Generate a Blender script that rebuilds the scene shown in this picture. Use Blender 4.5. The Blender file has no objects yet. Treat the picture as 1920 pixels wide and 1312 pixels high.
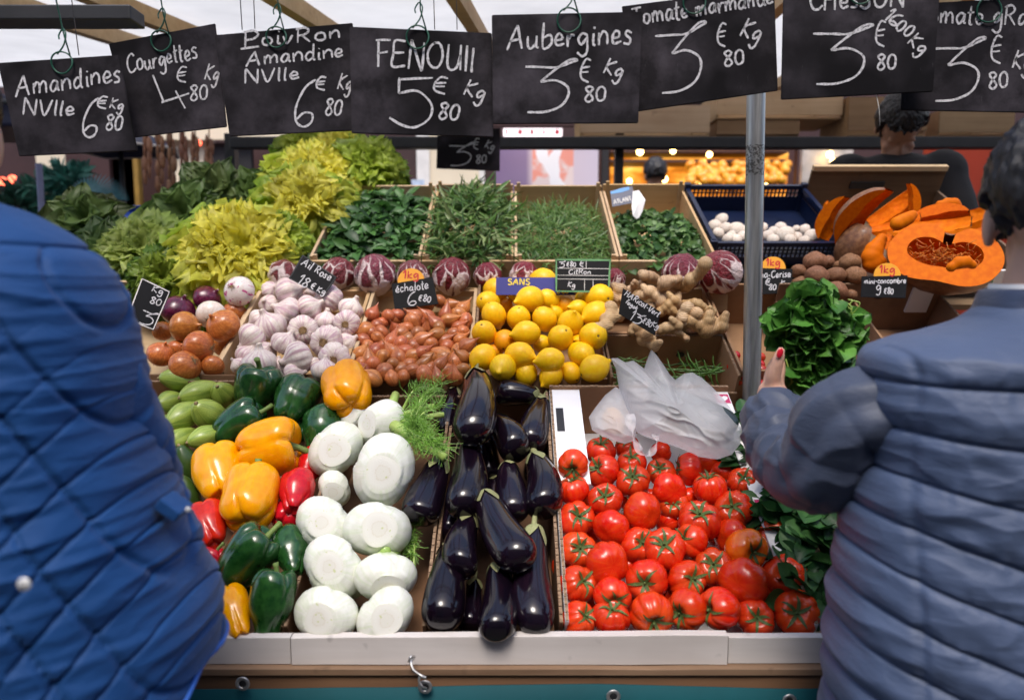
import bpy, bmesh, math, random
import numpy as np
from mathutils import Vector, Matrix, Quaternion, Euler, noise

random.seed(7)
RNG = np.random.default_rng(7)
SC = bpy.context.scene
COL = SC.collection
R = math.radians
PI = math.pi

# ------------------------------------------------------------------ camera, sky, sun, exposure
FPX, PITCH, EYE = 1280.0, R(6.1), Vector((0.0, 0.0, 1.42))
cam_d = bpy.data.cameras.new('camera')
cam_d.lens, cam_d.sensor_width = 24.0, 36.0
cam_d.clip_start, cam_d.clip_end = 0.02, 500.0
cam_d.dof.use_dof = True
cam_d.dof.focus_distance = 1.42
cam_d.dof.aperture_fstop = 2.6
cam = bpy.data.objects.new('camera', cam_d)
cam.location = EYE
cam.rotation_euler = (R(90) - PITCH, 0, 0)
COL.objects.link(cam)
SC.camera = cam

world = bpy.data.worlds.new('World')
SC.world = world
world.use_nodes = True
wn = world.node_tree
sky = wn.nodes.new('ShaderNodeTexSky')
sky.sky_type = 'NISHITA'
sky.sun_disc = False
SUN_EL, SUN_AZ = R(62), R(180)
sky.sun_elevation, sky.sun_rotation = SUN_EL, SUN_AZ
sky.air_density, sky.dust_density, sky.ozone_density = 1.0, 2.5, 1.0
wn.links.new(sky.outputs[0], wn.nodes['Background'].inputs[0])
wn.nodes['Background'].inputs[1].default_value = 0.15
sun_d = bpy.data.lights.new('sun', 'SUN')
sun_d.energy, sun_d.angle, sun_d.color = 1.2, R(20), (1.0, 0.95, 0.88)
sun = bpy.data.objects.new('sun', sun_d)
sun.rotation_euler = (R(90) - SUN_EL, 0, R(-8))
sun.location = (0, -5, 8)
COL.objects.link(sun)
SC.view_settings.view_transform = 'Standard'
SC.view_settings.look = 'None'
SC.view_settings.exposure = 1.08
SC.view_settings.gamma = 1.0
SC.cycles.max_bounces = 8
SC.cycles.use_denoising = True
SC.cycles.sample_clamp_indirect = 6.0

# ------------------------------------------------------------------ from a photo pixel to a place in the stall
V_R, V_F, V_U = Vector((1, 0, 0)), Vector((0, math.cos(PITCH), -math.sin(PITCH))), Vector((0, math.sin(PITCH), math.cos(PITCH)))
def ray(u, v):
    return V_R * ((u - 960) / FPX) + V_F + V_U * ((656 - v) / FPX)
def onY(u, v, Y):
    d = ray(u, v)
    return EYE + d * (Y / d.y)
TILT = R(30)
class Tier:
    def __init__(s, y, z, tilt=TILT):
        s.p = Vector((0, y, z)); s.tilt = tilt
        s.S = Vector((0, math.cos(tilt), math.sin(tilt))); s.N = Vector((0, -math.sin(tilt), math.cos(tilt)))
    def at(s, u, v, h=0.0):
        d = ray(u, v)
        t = ((s.p + s.N * h - EYE).dot(s.N)) / d.dot(s.N)
        return EYE + d * t, t
    def w(s, x, a, h):
        return s.p + Vector((x, 0, 0)) + s.S * a + s.N * h
T1, T2, T3 = Tier(1.05, 0.845), Tier(1.62, 1.184), Tier(2.05, 1.467)
def screen_axis(u, v, dx, dy, dz=None):
    """world direction for a direction given as seen: right, up, towards the viewer"""
    d = ray(u, v).normalized()
    rt = V_R - d * V_R.dot(d); rt.normalize()
    up = rt.cross(d)
    if dz is None:
        dz = math.sqrt(max(0.0, 1 - dx * dx - dy * dy))
    a = rt * dx + up * dy - d * dz
    return a.normalized()
def quat_to(axis, roll=0.0):
    q = Vector((0, 0, 1)).rotation_difference(Vector(axis))
    return q @ Quaternion((0, 0, 1), roll)

# ------------------------------------------------------------------ object helpers
def put(o, parent=None):
    COL.objects.link(o)
    if parent is not None:
        o.parent = parent
    return o
def obj(name, me, m=None, parent=None):
    o = bpy.data.objects.new(name, me)
    if m is not None and not me.materials:
        me.materials.append(m)
    me.name = name
    return put(o, parent)
def tag(o, label=None, cat=None, group=None, kind=None):
    if label: o['label'] = label
    if cat: o['category'] = cat
    if group: o['group'] = group
    if kind: o['kind'] = kind
    return o
def empty(name, loc=(0, 0, 0), q=None):
    o = bpy.data.objects.new(name, None)
    o.empty_display_size = 0.05
    o.location = loc
    if q is not None:
        o.rotation_mode = 'QUATERNION'; o.rotation_quaternion = q
    return put(o)
def mesh(name, verts, faces, smooth=True, uv=None, col=None):
    me = bpy.data.meshes.new(name)
    me.from_pydata([tuple(v) for v in verts], [], [tuple(f) for f in faces])
    if smooth:
        me.polygons.foreach_set('use_smooth', [True] * len(me.polygons))
    if uv is not None:
        l = me.uv_layers.new(name='UVMap')
        idx = np.empty(len(me.loops), dtype=np.int32); me.loops.foreach_get('vertex_index', idx)
        l.data.foreach_set('uv', np.asarray(uv, dtype=np.float32)[idx].ravel())
    if col is not None:
        a = me.color_attributes.new('Col', 'FLOAT_COLOR', 'POINT')
        c = np.ones((len(verts), 4), dtype=np.float32); c[:, :3] = np.asarray(col)
        a.data.foreach_set('color', c.ravel())
    me.update()
    return me
class MB:
    """collects simple shapes into one mesh"""
    def __init__(s): s.v, s.f, s.sm = [], [], []
    def add(s, verts, faces, smooth=False):
        b = len(s.v); s.v += [Vector(x) for x in verts]
        s.f += [tuple(i + b for i in f) for f in faces]; s.sm += [smooth] * len(faces)
        return s
    def box(s, lo, hi, M=None, bev=0.0):
        (x0, y0, z0), (x1, y1, z1) = lo, hi
        if bev <= 0:
            vs = [(x0,y0,z0),(x1,y0,z0),(x1,y1,z0),(x0,y1,z0),(x0,y0,z1),(x1,y0,z1),(x1,y1,z1),(x0,y1,z1)]
            fs = [(3,2,1,0),(4,5,6,7),(0,1,5,4),(1,2,6,5),(2,3,7,6),(3,0,4,7)]
        else:
            bm = bmesh.new(); bmesh.ops.create_cube(bm, size=1)
            for v in bm.verts:
                v.co = Vector(((x0+x1)/2 + v.co.x*(x1-x0), (y0+y1)/2 + v.co.y*(y1-y0), (z0+z1)/2 + v.co.z*(z1-z0)))
            bmesh.ops.bevel(bm, geom=bm.edges[:], offset=bev, segments=2, affect='EDGES', profile=0.5)
            bm.verts.index_update()
            vs = [v.co.copy() for v in bm.verts]; fs = [[v.index for v in f.verts] for f in bm.faces]; bm.free()
        if M is not None: vs = [M @ Vector(v) for v in vs]
        return s.add(vs, fs)
    def tube(s, pts, rad, n=8, caps=True):
        pts = [Vector(p) for p in pts]; k = len(pts)
        if not hasattr(rad, '__len__'): rad = [rad] * k
        tans = []
        for i in range(k):
            t = pts[min(i+1, k-1)] - pts[max(i-1, 0)]
            tans.append(t.normalized() if t.length > 1e-9 else Vector((0, 0, 1)))
        a = tans[0].orthogonal().normalized(); vs = []
        for i in range(k):
            a = (a - tans[i] * a.dot(tans[i]))
            a = a.normalized() if a.length > 1e-6 else tans[i].orthogonal().normalized()
            b = tans[i].cross(a)
            for j in range(n):
                th = 2 * PI * j / n
                vs.append(pts[i] + (a * math.cos(th) + b * math.sin(th)) * rad[i])
        fs = [(i*n + j, i*n + (j+1) % n, (i+1)*n + (j+1) % n, (i+1)*n + j) for i in range(k-1) for j in range(n)]
        if caps: fs += [tuple(range(n-1, -1, -1)), tuple((k-1)*n + j for j in range(n))]
        return s.add(vs, fs, True)
    def ellipsoid(s, c, r, q=None, nu=16, nv=10):
        vs, fs = ball_grid(nu, nv, lambda th, ph: (math.sin(ph)*math.cos(th)*r[0], math.sin(ph)*math.sin(th)*r[1], math.cos(ph)*r[2]))[:2]
        vs = [Vector(c) + (q @ Vector(v) if q else Vector(v)) for v in vs]
        return s.add(vs, fs, True)
    def build(s, name, m=None, parent=None):
        me = mesh(name, s.v, s.f, smooth=False)
        me.polygons.foreach_set('use_smooth', s.sm)
        return obj(name, me, m, parent)
def ball_grid(nu, nv, fn):
    """closed surface from fn(theta, phi); returns verts, faces, uv"""
    vs, uv, fs = [fn(0.0, 0.0)], [(0.5, 0.0)], []
    for j in range(1, nv):
        for i in range(nu):
            vs.append(fn(2*PI*i/nu, PI*j/nv)); uv.append((i/nu, j/nv))
    vs.append(fn(0.0, PI)); uv.append((0.5, 1.0))
    for i in range(nu):
        fs.append((0, 1 + i, 1 + (i+1) % nu))
        for j in range(nv-2):
            a = 1 + j*nu
            fs.append((a+i, a+nu+i, a+nu+(i+1) % nu, a+(i+1) % nu))
        a = 1 + (nv-2)*nu
        fs.append((a+i, len(vs)-1, a+(i+1) % nu))
    return vs, fs, uv
def ball(name, nu, nv, fn):
    v, f, uv = ball_grid(nu, nv, fn)
    return mesh(name, v, f, True, uv)
def spline(pts, n):
    """Catmull-Rom through points, n samples per span"""
    p = [np.array(q, dtype=float) for q in pts]
    p = [2*p[0]-p[1]] + p + [2*p[-1]-p[-2]]
    out = []
    for i in range(1, len(p)-2):
        for k in range(n):
            t = k/n
            out.append(0.5*((2*p[i]) + (-p[i-1]+p[i+1])*t + (2*p[i-1]-5*p[i]+4*p[i+1]-p[i+2])*t*t + (-p[i-1]+3*p[i]-3*p[i+1]+p[i+2])*t**3))
    out.append(p[-2])
    return out
def prof(pts, n=12):
    """smooth profile -> function of phi in 0..pi giving (r, z)"""
    s = np.array(spline(pts, n)); m = len(s) - 1
    def f(ph):
        x = min(max(ph / PI, 0), 1) * m; i = min(int(x), m-1); t = x - i
        return max(0.0, (1-t)*s[i][0] + t*s[i+1][0]), (1-t)*s[i][1] + t*s[i+1][1]
    return f
def evaluated(o, name):
    dg = bpy.context.evaluated_depsgraph_get()
    me = bpy.data.meshes.new_from_object(o.evaluated_get(dg)); me.name = name
    return me
def fused(name, mb, voxel, smooth=4):
    """overlapping closed shapes melted into one continuous surface"""
    o = bpy.data.objects.new('tmp', mesh('tmp', mb.v, mb.f, False)); COL.objects.link(o)
    r = o.modifiers.new('r', 'REMESH'); r.mode = 'VOXEL'; r.voxel_size = voxel
    s = o.modifiers.new('s', 'SMOOTH'); s.iterations = smooth; s.factor = 0.5
    me = evaluated(o, name)
    bpy.data.objects.remove(o)
    me.polygons.foreach_set('use_smooth', [True]*len(me.polygons))
    return me
PROTOS = []
def proto(name, me, m, children=()):
    """an unlinked pattern: a thing's own mesh and its parts"""
    root = bpy.data.objects.new(name, me)
    if m and not me.materials: me.materials.append(m)
    kids = []
    for (nm, cme, cm) in children:
        c = bpy.data.objects.new(nm, cme)
        if cm and not cme.materials: cme.materials.append(cm)
        kids.append(c)
    PROTOS.append(root); PROTOS.extend(kids)
    return root, kids
def place(pr, loc, q, sc, label, cat, group, m=None, skip=()):
    root, kids = pr
    o = root.copy(); COL.objects.link(o)
    o.rotation_mode = 'QUATERNION'
    o.location, o.rotation_quaternion, o.scale = loc, q, (sc if hasattr(sc, '__len__') else (sc, sc, sc))
    if m is not None:
        o.material_slots[0].link = 'OBJECT'; o.material_slots[0].material = m
    tag(o, label, cat, group)
    for k in kids:
        if k.name.split('.')[0] in skip: continue
        c = k.copy(); COL.objects.link(c); c.parent = o
    return o
ORD = 'zeroth first second third fourth fifth sixth seventh eighth ninth tenth eleventh twelfth thirteenth fourteenth fifteenth sixteenth seventeenth eighteenth nineteenth twentieth'.split()
def rows(items, gap):
    """row and column ordinals of pixel-placed items, rows counted from the front"""
    order = sorted(range(len(items)), key=lambda i: -items[i][1]); res = {}; r = []; rs = []
    for i in order:
        if r and items[r[0]][1] - items[i][1] > gap:
            rs.append(r); r = []
        r.append(i)
    rs.append(r)
    for k, r in enumerate(rs):
        for c, i in enumerate(sorted(r, key=lambda i: items[i][0])):
            res[i] = ('front' if k == 0 else ORD[k+1], ORD[c+1])
    return res

# ------------------------------------------------------------------ materials
class Mat:
    def __init__(s, name, rough=0.5, spec=0.5, coat=0.0, metal=0.0, sss=0.0):
        s.m = bpy.data.materials.new(name); s.m.use_nodes = True
        s.t = s.m.node_tree; s.b = s.t.nodes['Principled BSDF']; s.out = s.t.nodes['Material Output']
        s.set('Roughness', rough); s.set('Specular IOR Level', spec); s.set('Coat Weight', coat); s.set('Coat Roughness', 0.12); s.set('Metallic', metal)
        if sss:
            s.set('Subsurface Weight', sss); s.set('Subsurface Radius', (1.0, 0.5, 0.25)); s.set('Subsurface Scale', 0.006)
    def set(s, k, v):
        i = s.b.inputs[k]
        if hasattr(v, 'is_linked'): s.t.links.new(v, i)
        else: i.default_value = (*v, 1.0) if hasattr(v, '__len__') and len(v) == 3 and i.type == 'RGBA' else v
        return s
    def node(s, t, **kw):
        n = s.t.nodes.new(t)
        for k, v in kw.items():
            if k.startswith('_'): setattr(n, k[1:], v)
            else:
                i = n.inputs[k]
                if hasattr(v, 'is_linked'): s.t.links.new(v, i)
                else: i.default_value = v
        return n
    def coord(s, which='Object', scale=(1, 1, 1), seed=False):
        tc = s.node('ShaderNodeTexCoord'); o = tc.outputs[which]
        if seed:
            oi = s.node('ShaderNodeObjectInfo')
            mu = s.node('ShaderNodeVectorMath', _operation='SCALE'); s.t.links.new(oi.outputs['Random'], mu.inputs['Scale']); mu.inputs[0].default_value = (17, 31, 23)
            ad = s.node('ShaderNodeVectorMath', _operation='ADD'); s.t.links.new(o, ad.inputs[0]); s.t.links.new(mu.outputs[0], ad.inputs[1]); o = ad.outputs[0]
        mp = s.node('ShaderNodeMapping'); s.t.links.new(o, mp.inputs[0]); mp.inputs['Scale'].default_value = scale
        return mp.outputs[0]
    def noise(s, scale=5, detail=3, vec=None, rough=0.55, dist=0.0):
        n = s.node('ShaderNodeTexNoise', Scale=scale, Detail=detail, Roughness=rough, Distortion=dist)
        s.t.links.new(vec if vec is not None else s.coord(), n.inputs['Vector'])
        return n.outputs[0]
    def ramp(s, fac, stops, inter='LINEAR'):
        r = s.node('ShaderNodeValToRGB'); s.t.links.new(fac, r.inputs[0]); e = r.color_ramp.elements; r.color_ramp.interpolation = inter
        while len(e) < len(stops): e.new(0.5)
        for k, (p, c) in enumerate(stops):
            e[k].position = p; e[k].color = (*c, 1) if hasattr(c, '__len__') else (c, c, c, 1)
        return r.outputs[0]
    def mix(s, fac, a, b, mode='MIX'):
        n = s.node('ShaderNodeMix', _data_type='RGBA', _blend_type=mode)
        for i, v in ((0, fac), (6, a), (7, b)):
            if hasattr(v, 'is_linked'): s.t.links.new(v, n.inputs[i])
            else: n.inputs[i].default_value = (*v, 1) if hasattr(v, '__len__') else v
        return n.outputs[2]
    def math(s, op, a, b=0.0, c=0.0):
        n = s.node('ShaderNodeMath', _operation=op)
        for i, v in enumerate((a, b, c)):
            if hasattr(v, 'is_linked'): s.t.links.new(v, n.inputs[i])
            else: n.inputs[i].default_value = v
        return n.outputs[0]
    def vary(s, colr, dh=0.01, dv=0.2, dsat=0.1):
        oi = s.node('ShaderNodeObjectInfo'); r = oi.outputs['Random']
        r2 = s.math('FRACT', s.math('MULTIPLY', r, 7.31)); r3 = s.math('FRACT', s.math('MULTIPLY', r, 13.7))
        h = s.node('ShaderNodeHueSaturation')
        s.t.links.new(colr, h.inputs['Color'])
        s.t.links.new(s.math('MULTIPLY_ADD', r, 2*dh, 0.5-dh), h.inputs['Hue'])
        s.t.links.new(s.math('MULTIPLY_ADD', r2, 2*dv, 1-dv), h.inputs['Value'])
        s.t.links.new(s.math('MULTIPLY_ADD', r3, 2*dsat, 1-dsat), h.inputs['Saturation'])
        return h.outputs[0]
    def bump(s, h, strength=0.3, dist=0.002):
        n = s.node('ShaderNodeBump', Strength=strength, Distance=dist); s.t.links.new(h, n.inputs['Height'])
        s.t.links.new(n.outputs[0], s.b.inputs['Normal']); return s
    def base(s, c): return s.set('Base Color', c)
def flat(name, c, rough=0.5, spec=0.5, coat=0.0, metal=0.0, nz=0.25, scale=12, bump=0.0, seed=True):
    """plain colour broken up by soft dirt"""
    M = Mat(name, rough, spec, coat, metal)
    n = M.noise(scale, 5, M.coord(seed=seed))
    c2 = tuple(x*(1-nz) for x in c); c1 = tuple(min(1, x*(1+nz*0.5)) for x in c)
    M.base(M.ramp(n, [(0.3, c2), (0.7, c1)]))
    if bump: M.bump(M.noise(scale*6, 4), bump, 0.002)
    return M.m
def fruit(name, c1, c2, rough=0.25, scale=18, coat=0.4, dh=0.008, dv=0.12, bump=0.08, bscale=140, sss=0.0, streak=None, tip=None, foot=None, spec=0.4):
    """c1/c2 blotches; streak=(colour, amount, count) runs from pole to pole; tip/foot colours near the stem and the blossom end"""
    M = Mat(name, rough, spec, coat, 0, sss)
    col = M.ramp(M.noise(scale, 4, M.coord(seed=True)), [(0.35, c1), (0.68, c2)])
    uv = None
    if streak:
        n = M.noise(1.0, 4, M.coord('UV', (streak[2], 2.2, 1), seed=True), 0.6, 0.4)
        col = M.mix(M.math('MULTIPLY', M.ramp(n, [(0.45, 0.0), (0.62, 1.0)]), streak[1]), col, streak[0])
    if tip or foot:
        tc = M.node('ShaderNodeTexCoord'); sp = M.node('ShaderNodeSeparateXYZ'); M.t.links.new(tc.outputs['UV'], sp.inputs[0]); v = sp.outputs[1]
        wob = M.math('ADD', v, M.math('MULTIPLY_ADD', M.noise(4, 3, M.coord('UV', (10, 2, 1), seed=True)), 0.3, -0.15))
        if tip: col = M.mix(M.ramp(wob, [(tip[1], 1.0), (tip[2], 0.0)]), col, tip[0])
        if foot: col = M.mix(M.ramp(wob, [(foot[1], 0.0), (foot[2], 1.0)]), col, foot[0])
    M.base(M.vary(col, dh, dv, 0.0))
    if bump: M.bump(M.noise(bscale, 3), bump, 0.002)
    return M.m
def leaf_mat(name, rough=0.45, trans=0.3, bump=0.3, coat=0.0):
    M = Mat(name, rough, 0.4, coat)
    a = M.node('ShaderNodeVertexColor', _layer_name='Col')
    c = M.mix(0.35, a.outputs[0], M.ramp(M.noise(60, 4), [(0.3, 0.25), (0.7, 1.0)]), 'MULTIPLY')
    M.base(c)
    M.bump(M.noise(220, 3), bump, 0.002)
    tr = M.node('ShaderNodeBsdfTranslucent'); M.t.links.new(c, tr.inputs[0])
    mx = M.node('ShaderNodeMixShader'); mx.inputs[0].default_value = trans
    M.t.links.new(M.b.outputs[0], mx.inputs[1]); M.t.links.new(tr.outputs[0], mx.inputs[2])
    M.t.links.new(mx.outputs[0], M.out.inputs[0])
    return M.m
def wood(name, c1, c2, axis=0, rough=0.7, fine=1.0):
    M = Mat(name, rough, 0.3)
    sc = [40*fine, 40*fine, 40*fine]; sc[axis] = 2.2
    v = M.coord('Object', tuple(sc), seed=True)
    n = M.noise(1.0, 6, v, 0.6, 0.6)
    g = M.noise(5, 3, M.coord(seed=True))
    col = M.mix(0.5, M.ramp(n, [(0.3, c1), (0.7, c2)]), M.ramp(g, [(0.3, c1), (0.75, c2)]))
    col = M.mix(M.ramp(M.noise(26, 2, M.coord(seed=True)), [(0.68, 0.0), (0.8, 0.5)]), col, tuple(x*0.35 for x in c1))
    M.base(M.vary(col, 0.006, 0.15, 0.1)); M.bump(n, 0.25, 0.001)
    return M.m

m_crate = wood('crate_wood', (0.42, 0.27, 0.14), (0.62, 0.44, 0.26), 0)
m_crate_dull = wood('crate_wood_dull', (0.25, 0.15, 0.08), (0.42, 0.27, 0.15), 0)
m_plank = wood('brown_plank', (0.13, 0.062, 0.028), (0.26, 0.135, 0.065), 0)
m_board = wood('pale_board', (0.46, 0.42, 0.4), (0.66, 0.62, 0.6), 0, 0.6, 0.5)
m_card = flat('cardboard', (0.36, 0.205, 0.11), 0.85, 0.2, nz=0.25, scale=9, bump=0.1)
m_card_dark = flat('cardboard_brown', (0.23, 0.125, 0.07), 0.85, 0.2, nz=0.3, scale=9, bump=0.1)
m_card_edge = flat('cardboard_edge', (0.3, 0.2, 0.13), 0.9, 0.1, nz=0.55, scale=160)
m_white_card = flat('white_card', (0.82, 0.8, 0.8), 0.55, 0.4, nz=0.06, scale=7)
m_blue_plastic = flat('navy_plastic', (0.006, 0.013, 0.045), 0.35, 0.5, nz=0.3)
m_royal_plastic = flat('royal_blue_plastic', (0.01, 0.04, 0.22), 0.4, 0.5, nz=0.2)
m_tarp = flat('teal_tarpaulin', (0.0, 0.06, 0.075), 0.65, 0.2, nz=0.25, scale=5, bump=0.1)
m_steel = flat('brushed_steel', (0.55, 0.54, 0.53), 0.38, metal=0.9, nz=0.3, scale=30)
m_dark_metal = flat('dark_metal', (0.025, 0.026, 0.03), 0.5, nz=0.3)
m_black = flat('black_paint', (0.012, 0.012, 0.014), 0.5, nz=0.3)
m_green_wire = flat('green_wire', (0.01, 0.09, 0.05), 0.4, nz=0.3)
m_stem = fruit('green_stem', (0.12, 0.19, 0.035), (0.2, 0.27, 0.07), 0.5, 60, 0, bump=0.3)
# ------------------------------------------------------------------ ground, table, awning
def asphalt():
    M = Mat('asphalt', 0.85, 0.3)
    n = M.noise(90, 4); M.base(M.ramp(n, [(0.3, (0.035, 0.035, 0.036)), (0.7, (0.075, 0.073, 0.07))])); M.bump(n, 0.5, 0.004)
    return M.m
g = MB().add([(-150, -150, 0), (150, -150, 0), (150, 150, 0), (-150, 150, 0)], [(0, 1, 2, 3)]).build('ground', asphalt())
tag(g, kind='structure')

def tier_M(T):
    return Matrix(((1, 0, 0, 0), (0, T.S.y, T.N.y, T.p.y), (0, T.S.z, T.N.z, T.p.z), (0, 0, 0, 1)))
table = tag(empty('market_table', (0, 1.05, 0)), 'stepped wooden market table with pale front boards and brown planks under all the produce', 'table')
def tpart(name, mb, m):
    o = mb.build(name, m); o.parent = table; o.matrix_parent_inverse = Matrix.Translation((0, -1.05, 0)); return o
def wavy(x0, x1, y0, y1, z0, zt, n=24, amp=0.0012, seed=0):
    """a board whose top edge and face are not quite straight"""
    vs, fs = [], []
    for i in range(n+1):
        x = x0 + (x1-x0)*i/n; w = noise.noise(Vector((x*7, seed, 0)))*amp; f = noise.noise(Vector((x*9, seed, 5)))*amp
        zz = zt[0] + (zt[1]-zt[0])*i/n + w
        vs += [(x, y0+f, z0), (x, y0+f, zz-0.001), (x, y0+f+0.001, zz), (x, y1+f, zz), (x, y1+f, z0)]
    for i in range(n):
        a, b = i*5, i*5+5
        for k in range(5):
            k2 = (k+1) % 5; fs.append((a+k, b+k, b+k2, a+k2))
    fs += [(0, 1, 2, 3, 4), tuple(n*5+k for k in (4, 3, 2, 1, 0))]
    return MB().add(vs, fs)
tpart('front_board', wavy(-1.25, -0.352, 1.028, 1.042, 0.808, (0.853, 0.852), seed=1), m_board)
tpart('front_board', wavy(-0.350, 0.342, 1.026, 1.041, 0.808, (0.853, 0.8575), seed=2), m_board)
tpart('front_board', wavy(0.3445, 1.3, 1.030, 1.044, 0.808, (0.8515, 0.849), seed=3), m_board)
m_plank_worn = wood('worn_plank', (.17, .095, .055), (.34, .21, .13), 0)
tpart('edge_plank', wavy(-1.3, 1.3, 1.016, 1.06, 0.796, (0.8065, 0.8065), amp=0.002, seed=4), m_plank_worn)
tpart('fascia_plank', wavy(-1.3, 1.3, 1.021, 1.046, 0.735, (0.7955, 0.7955), seed=5), m_plank)
tpart('riser_plank', wavy(-1.3, 0.165, 1.611, 1.626, 1.02, (1.189, 1.186), seed=6), m_plank)
tpart('riser_plank', wavy(0.167, 1.5, 1.66, 1.68, 0.98, (1.10, 1.10), seed=7), m_plank)
for T, a1, hh, nm in ((T1, 0.66, -0.155, 'tabletop'), (T2, 0.44, -0.15, 'middle_shelf'), (T3, 0.62, -0.15, 'upper_shelf')):
    mb = MB().box((-1.7, -0.005, hh - 0.02), (1.7, a1, hh), tier_M(T)); tpart(nm, mb, m_crate_dull)
for x in (-1.2, 1.2):
    for y, z in ((1.12, 0.70), (1.75, 1.06), (2.5, 1.5)):
        tpart('leg', MB().box((x-0.03, y, 0), (x+0.03, y+0.05, z)), m_crate_dull)

shade_wall = MB().box((-40, -5.2, 0), (40, -4.8, 7.2)).build('added_shade_wall', flat('street_wall_grey', (.16, .14, .13), .8, nz=.4, scale=1))  # unseen wall added behind the camera to block low front sky light
tag(shade_wall, kind='structure')
def sheet_fall(x0, x1, y, z1, z0, n=60, k=10):
    vs, fs = [], []
    for j in range(k+1):
        for i in range(n+1):
            x = x0 + (x1-x0)*i/n; t = j/k
            d = 0.008*math.sin(x*11 + 1.3*math.sin(x*3)) * (0.2 + t) + 0.004*noise.noise(Vector((x*6, t*3, 2)))
            vs.append((x, y - 0.006 + d - 0.02*t, z1 + (z0-z1)*t + 0.004*math.sin(x*6+1)*(1-t)))
    for j in range(k):
        for i in range(n):
            a = j*(n+1)+i; fs.append((a, a+1, a+n+2, a+n+1))
    return MB().add(vs, fs, True)
tarp = sheet_fall(-1.35, 1.35, 1.012, 0.7835, 0.04).build('tarpaulin', m_tarp)
so = tarp.modifiers.new('thick', 'SOLIDIFY'); so.thickness = 0.002
tag(tarp, 'teal tarpaulin skirt with metal eyelets hanging along the front of the table', 'tarpaulin')
def ring_mesh(R0, r0, n=28, k=8):
    return MB().tube([(R0*math.cos(2*PI*i/n), 0, R0*math.sin(2*PI*i/n)) for i in range(n+1)], r0, k, False)
for (u, v) in ((455, 1281), (797, 1287), (1150, 1305), (1480, 1313)):
    p = onY(u, v, 0.995)
    e = ring_mesh(0.0085, 0.0028).build('eyelet', m_steel); e.location = p; e.scale = (1, 0.6, 1); e.parent = tarp
    d = MB().tube([(0, 0.002, 0), (0, -0.0005, 0)], 0.007, 16).build('eyelet_hole', m_black, e)
hk = [onY(u, v, y) for (u, v, y) in ((778, 1262, 1.012), (771, 1252, 1.008), (767, 1240, 1.004), (770, 1231, 1.004), (777, 1231, 1.012), (771, 1240, 1.0), (775, 1255, 0.992), (790, 1266, 0.988), (799, 1270, 0.984), (788, 1268, 0.988), (786, 1277, 0.986), (792, 1287, 0.984), (799, 1290, 0.99))]
hook = MB().tube([Vector(p) for p in spline(hk[2:], 5)], 0.0021, 8).build('hook', m_steel)
tag(hook, 'bent steel wire hook over the fascia plank holding up the tarpaulin', 'hook')

def fabric(name, c, trans):
    M = Mat(name, 0.8, 0.2); n = M.noise(4, 4)
    col = M.ramp(n, [(0.3, tuple(x*0.86 for x in c)), (0.7, c)]); M.base(col)
    tr = M.node('ShaderNodeBsdfTranslucent'); M.t.links.new(col, tr.inputs[0])
    mx = M.node('ShaderNodeMixShader'); mx.inputs[0].default_value = trans
    M.t.links.new(M.b.outputs[0], mx.inputs[1]); M.t.links.new(tr.outputs[0], mx.inputs[2]); M.t.links.new(mx.outputs[0], M.out.inputs[0])
    return M.m
m_awn = fabric('awning_cloth', (0.74, 0.73, 0.71), 0.6)
AWZ = lambda y: 2.36 + 0.13 * (y - 2.3)
vs, fs = [], []
NX, NY = 40, 16
for j in range(NY+1):
    for i in range(NX+1):
        x = -3.6 + 7.2*i/NX; y = 2.28 + 2.4*j/NY
        vs.append((x, y, AWZ(y) + 0.012*math.cos(x*5.2)*math.sin(PI*j/NY) + 0.008*noise.noise(Vector((x*1.5, y*2, 0)))))
fs = [(j*(NX+1)+i, j*(NX+1)+i+1, (j+1)*(NX+1)+i+1, (j+1)*(NX+1)+i) for j in range(NY) for i in range(NX)]
aw = tag(empty('awning', (0, 1.12, 2.2)), 'off white cloth awning on wooden rafters above the stall', 'awning')
cloth = MB().add(vs, fs, True).build('cloth', m_awn); cloth.parent = aw; cloth.matrix_parent_inverse = Matrix.Translation((0, -1.12, -2.2))
RD = Vector((0.085, 1, 0.13)).normalized()
for (u, v) in ((-8, 40), (190, 0), (525, 0), (858, 0), (1470, -12), (1790, -30)):
    c = onY(u, v, 2.3); c.z = AWZ(2.3) - 0.05
    a, b = c - RD*1.15, c + RD*2.1
    sd, up = Vector((1, -0.085, 0)).normalized()*0.022, Vector((0, 0, 0.03))
    r = MB().add([a-sd-up, a+sd-up, a+sd+up, a-sd+up, b-sd-up, b+sd-up, b+sd+up, b-sd+up], [(0,1,2,3),(7,6,5,4),(0,4,5,1),(1,5,6,2),(2,6,7,3),(3,7,4,0)]).build('rafter', m_crate)
    r.parent = aw; r.matrix_parent_inverse = Matrix.Translation((0, -1.12, -2.2))
for y, z in ((1.16, AWZ(1.16) - 0.11), (4.55, AWZ(4.55) - 0.11)):
    r = MB().tube([(-3.6, y, z), (3.6, y, z)], 0.018, 12).build('rail', m_dark_metal); r.parent = aw; r.matrix_parent_inverse = Matrix.Translation((0, -1.12, -2.2))
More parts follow.
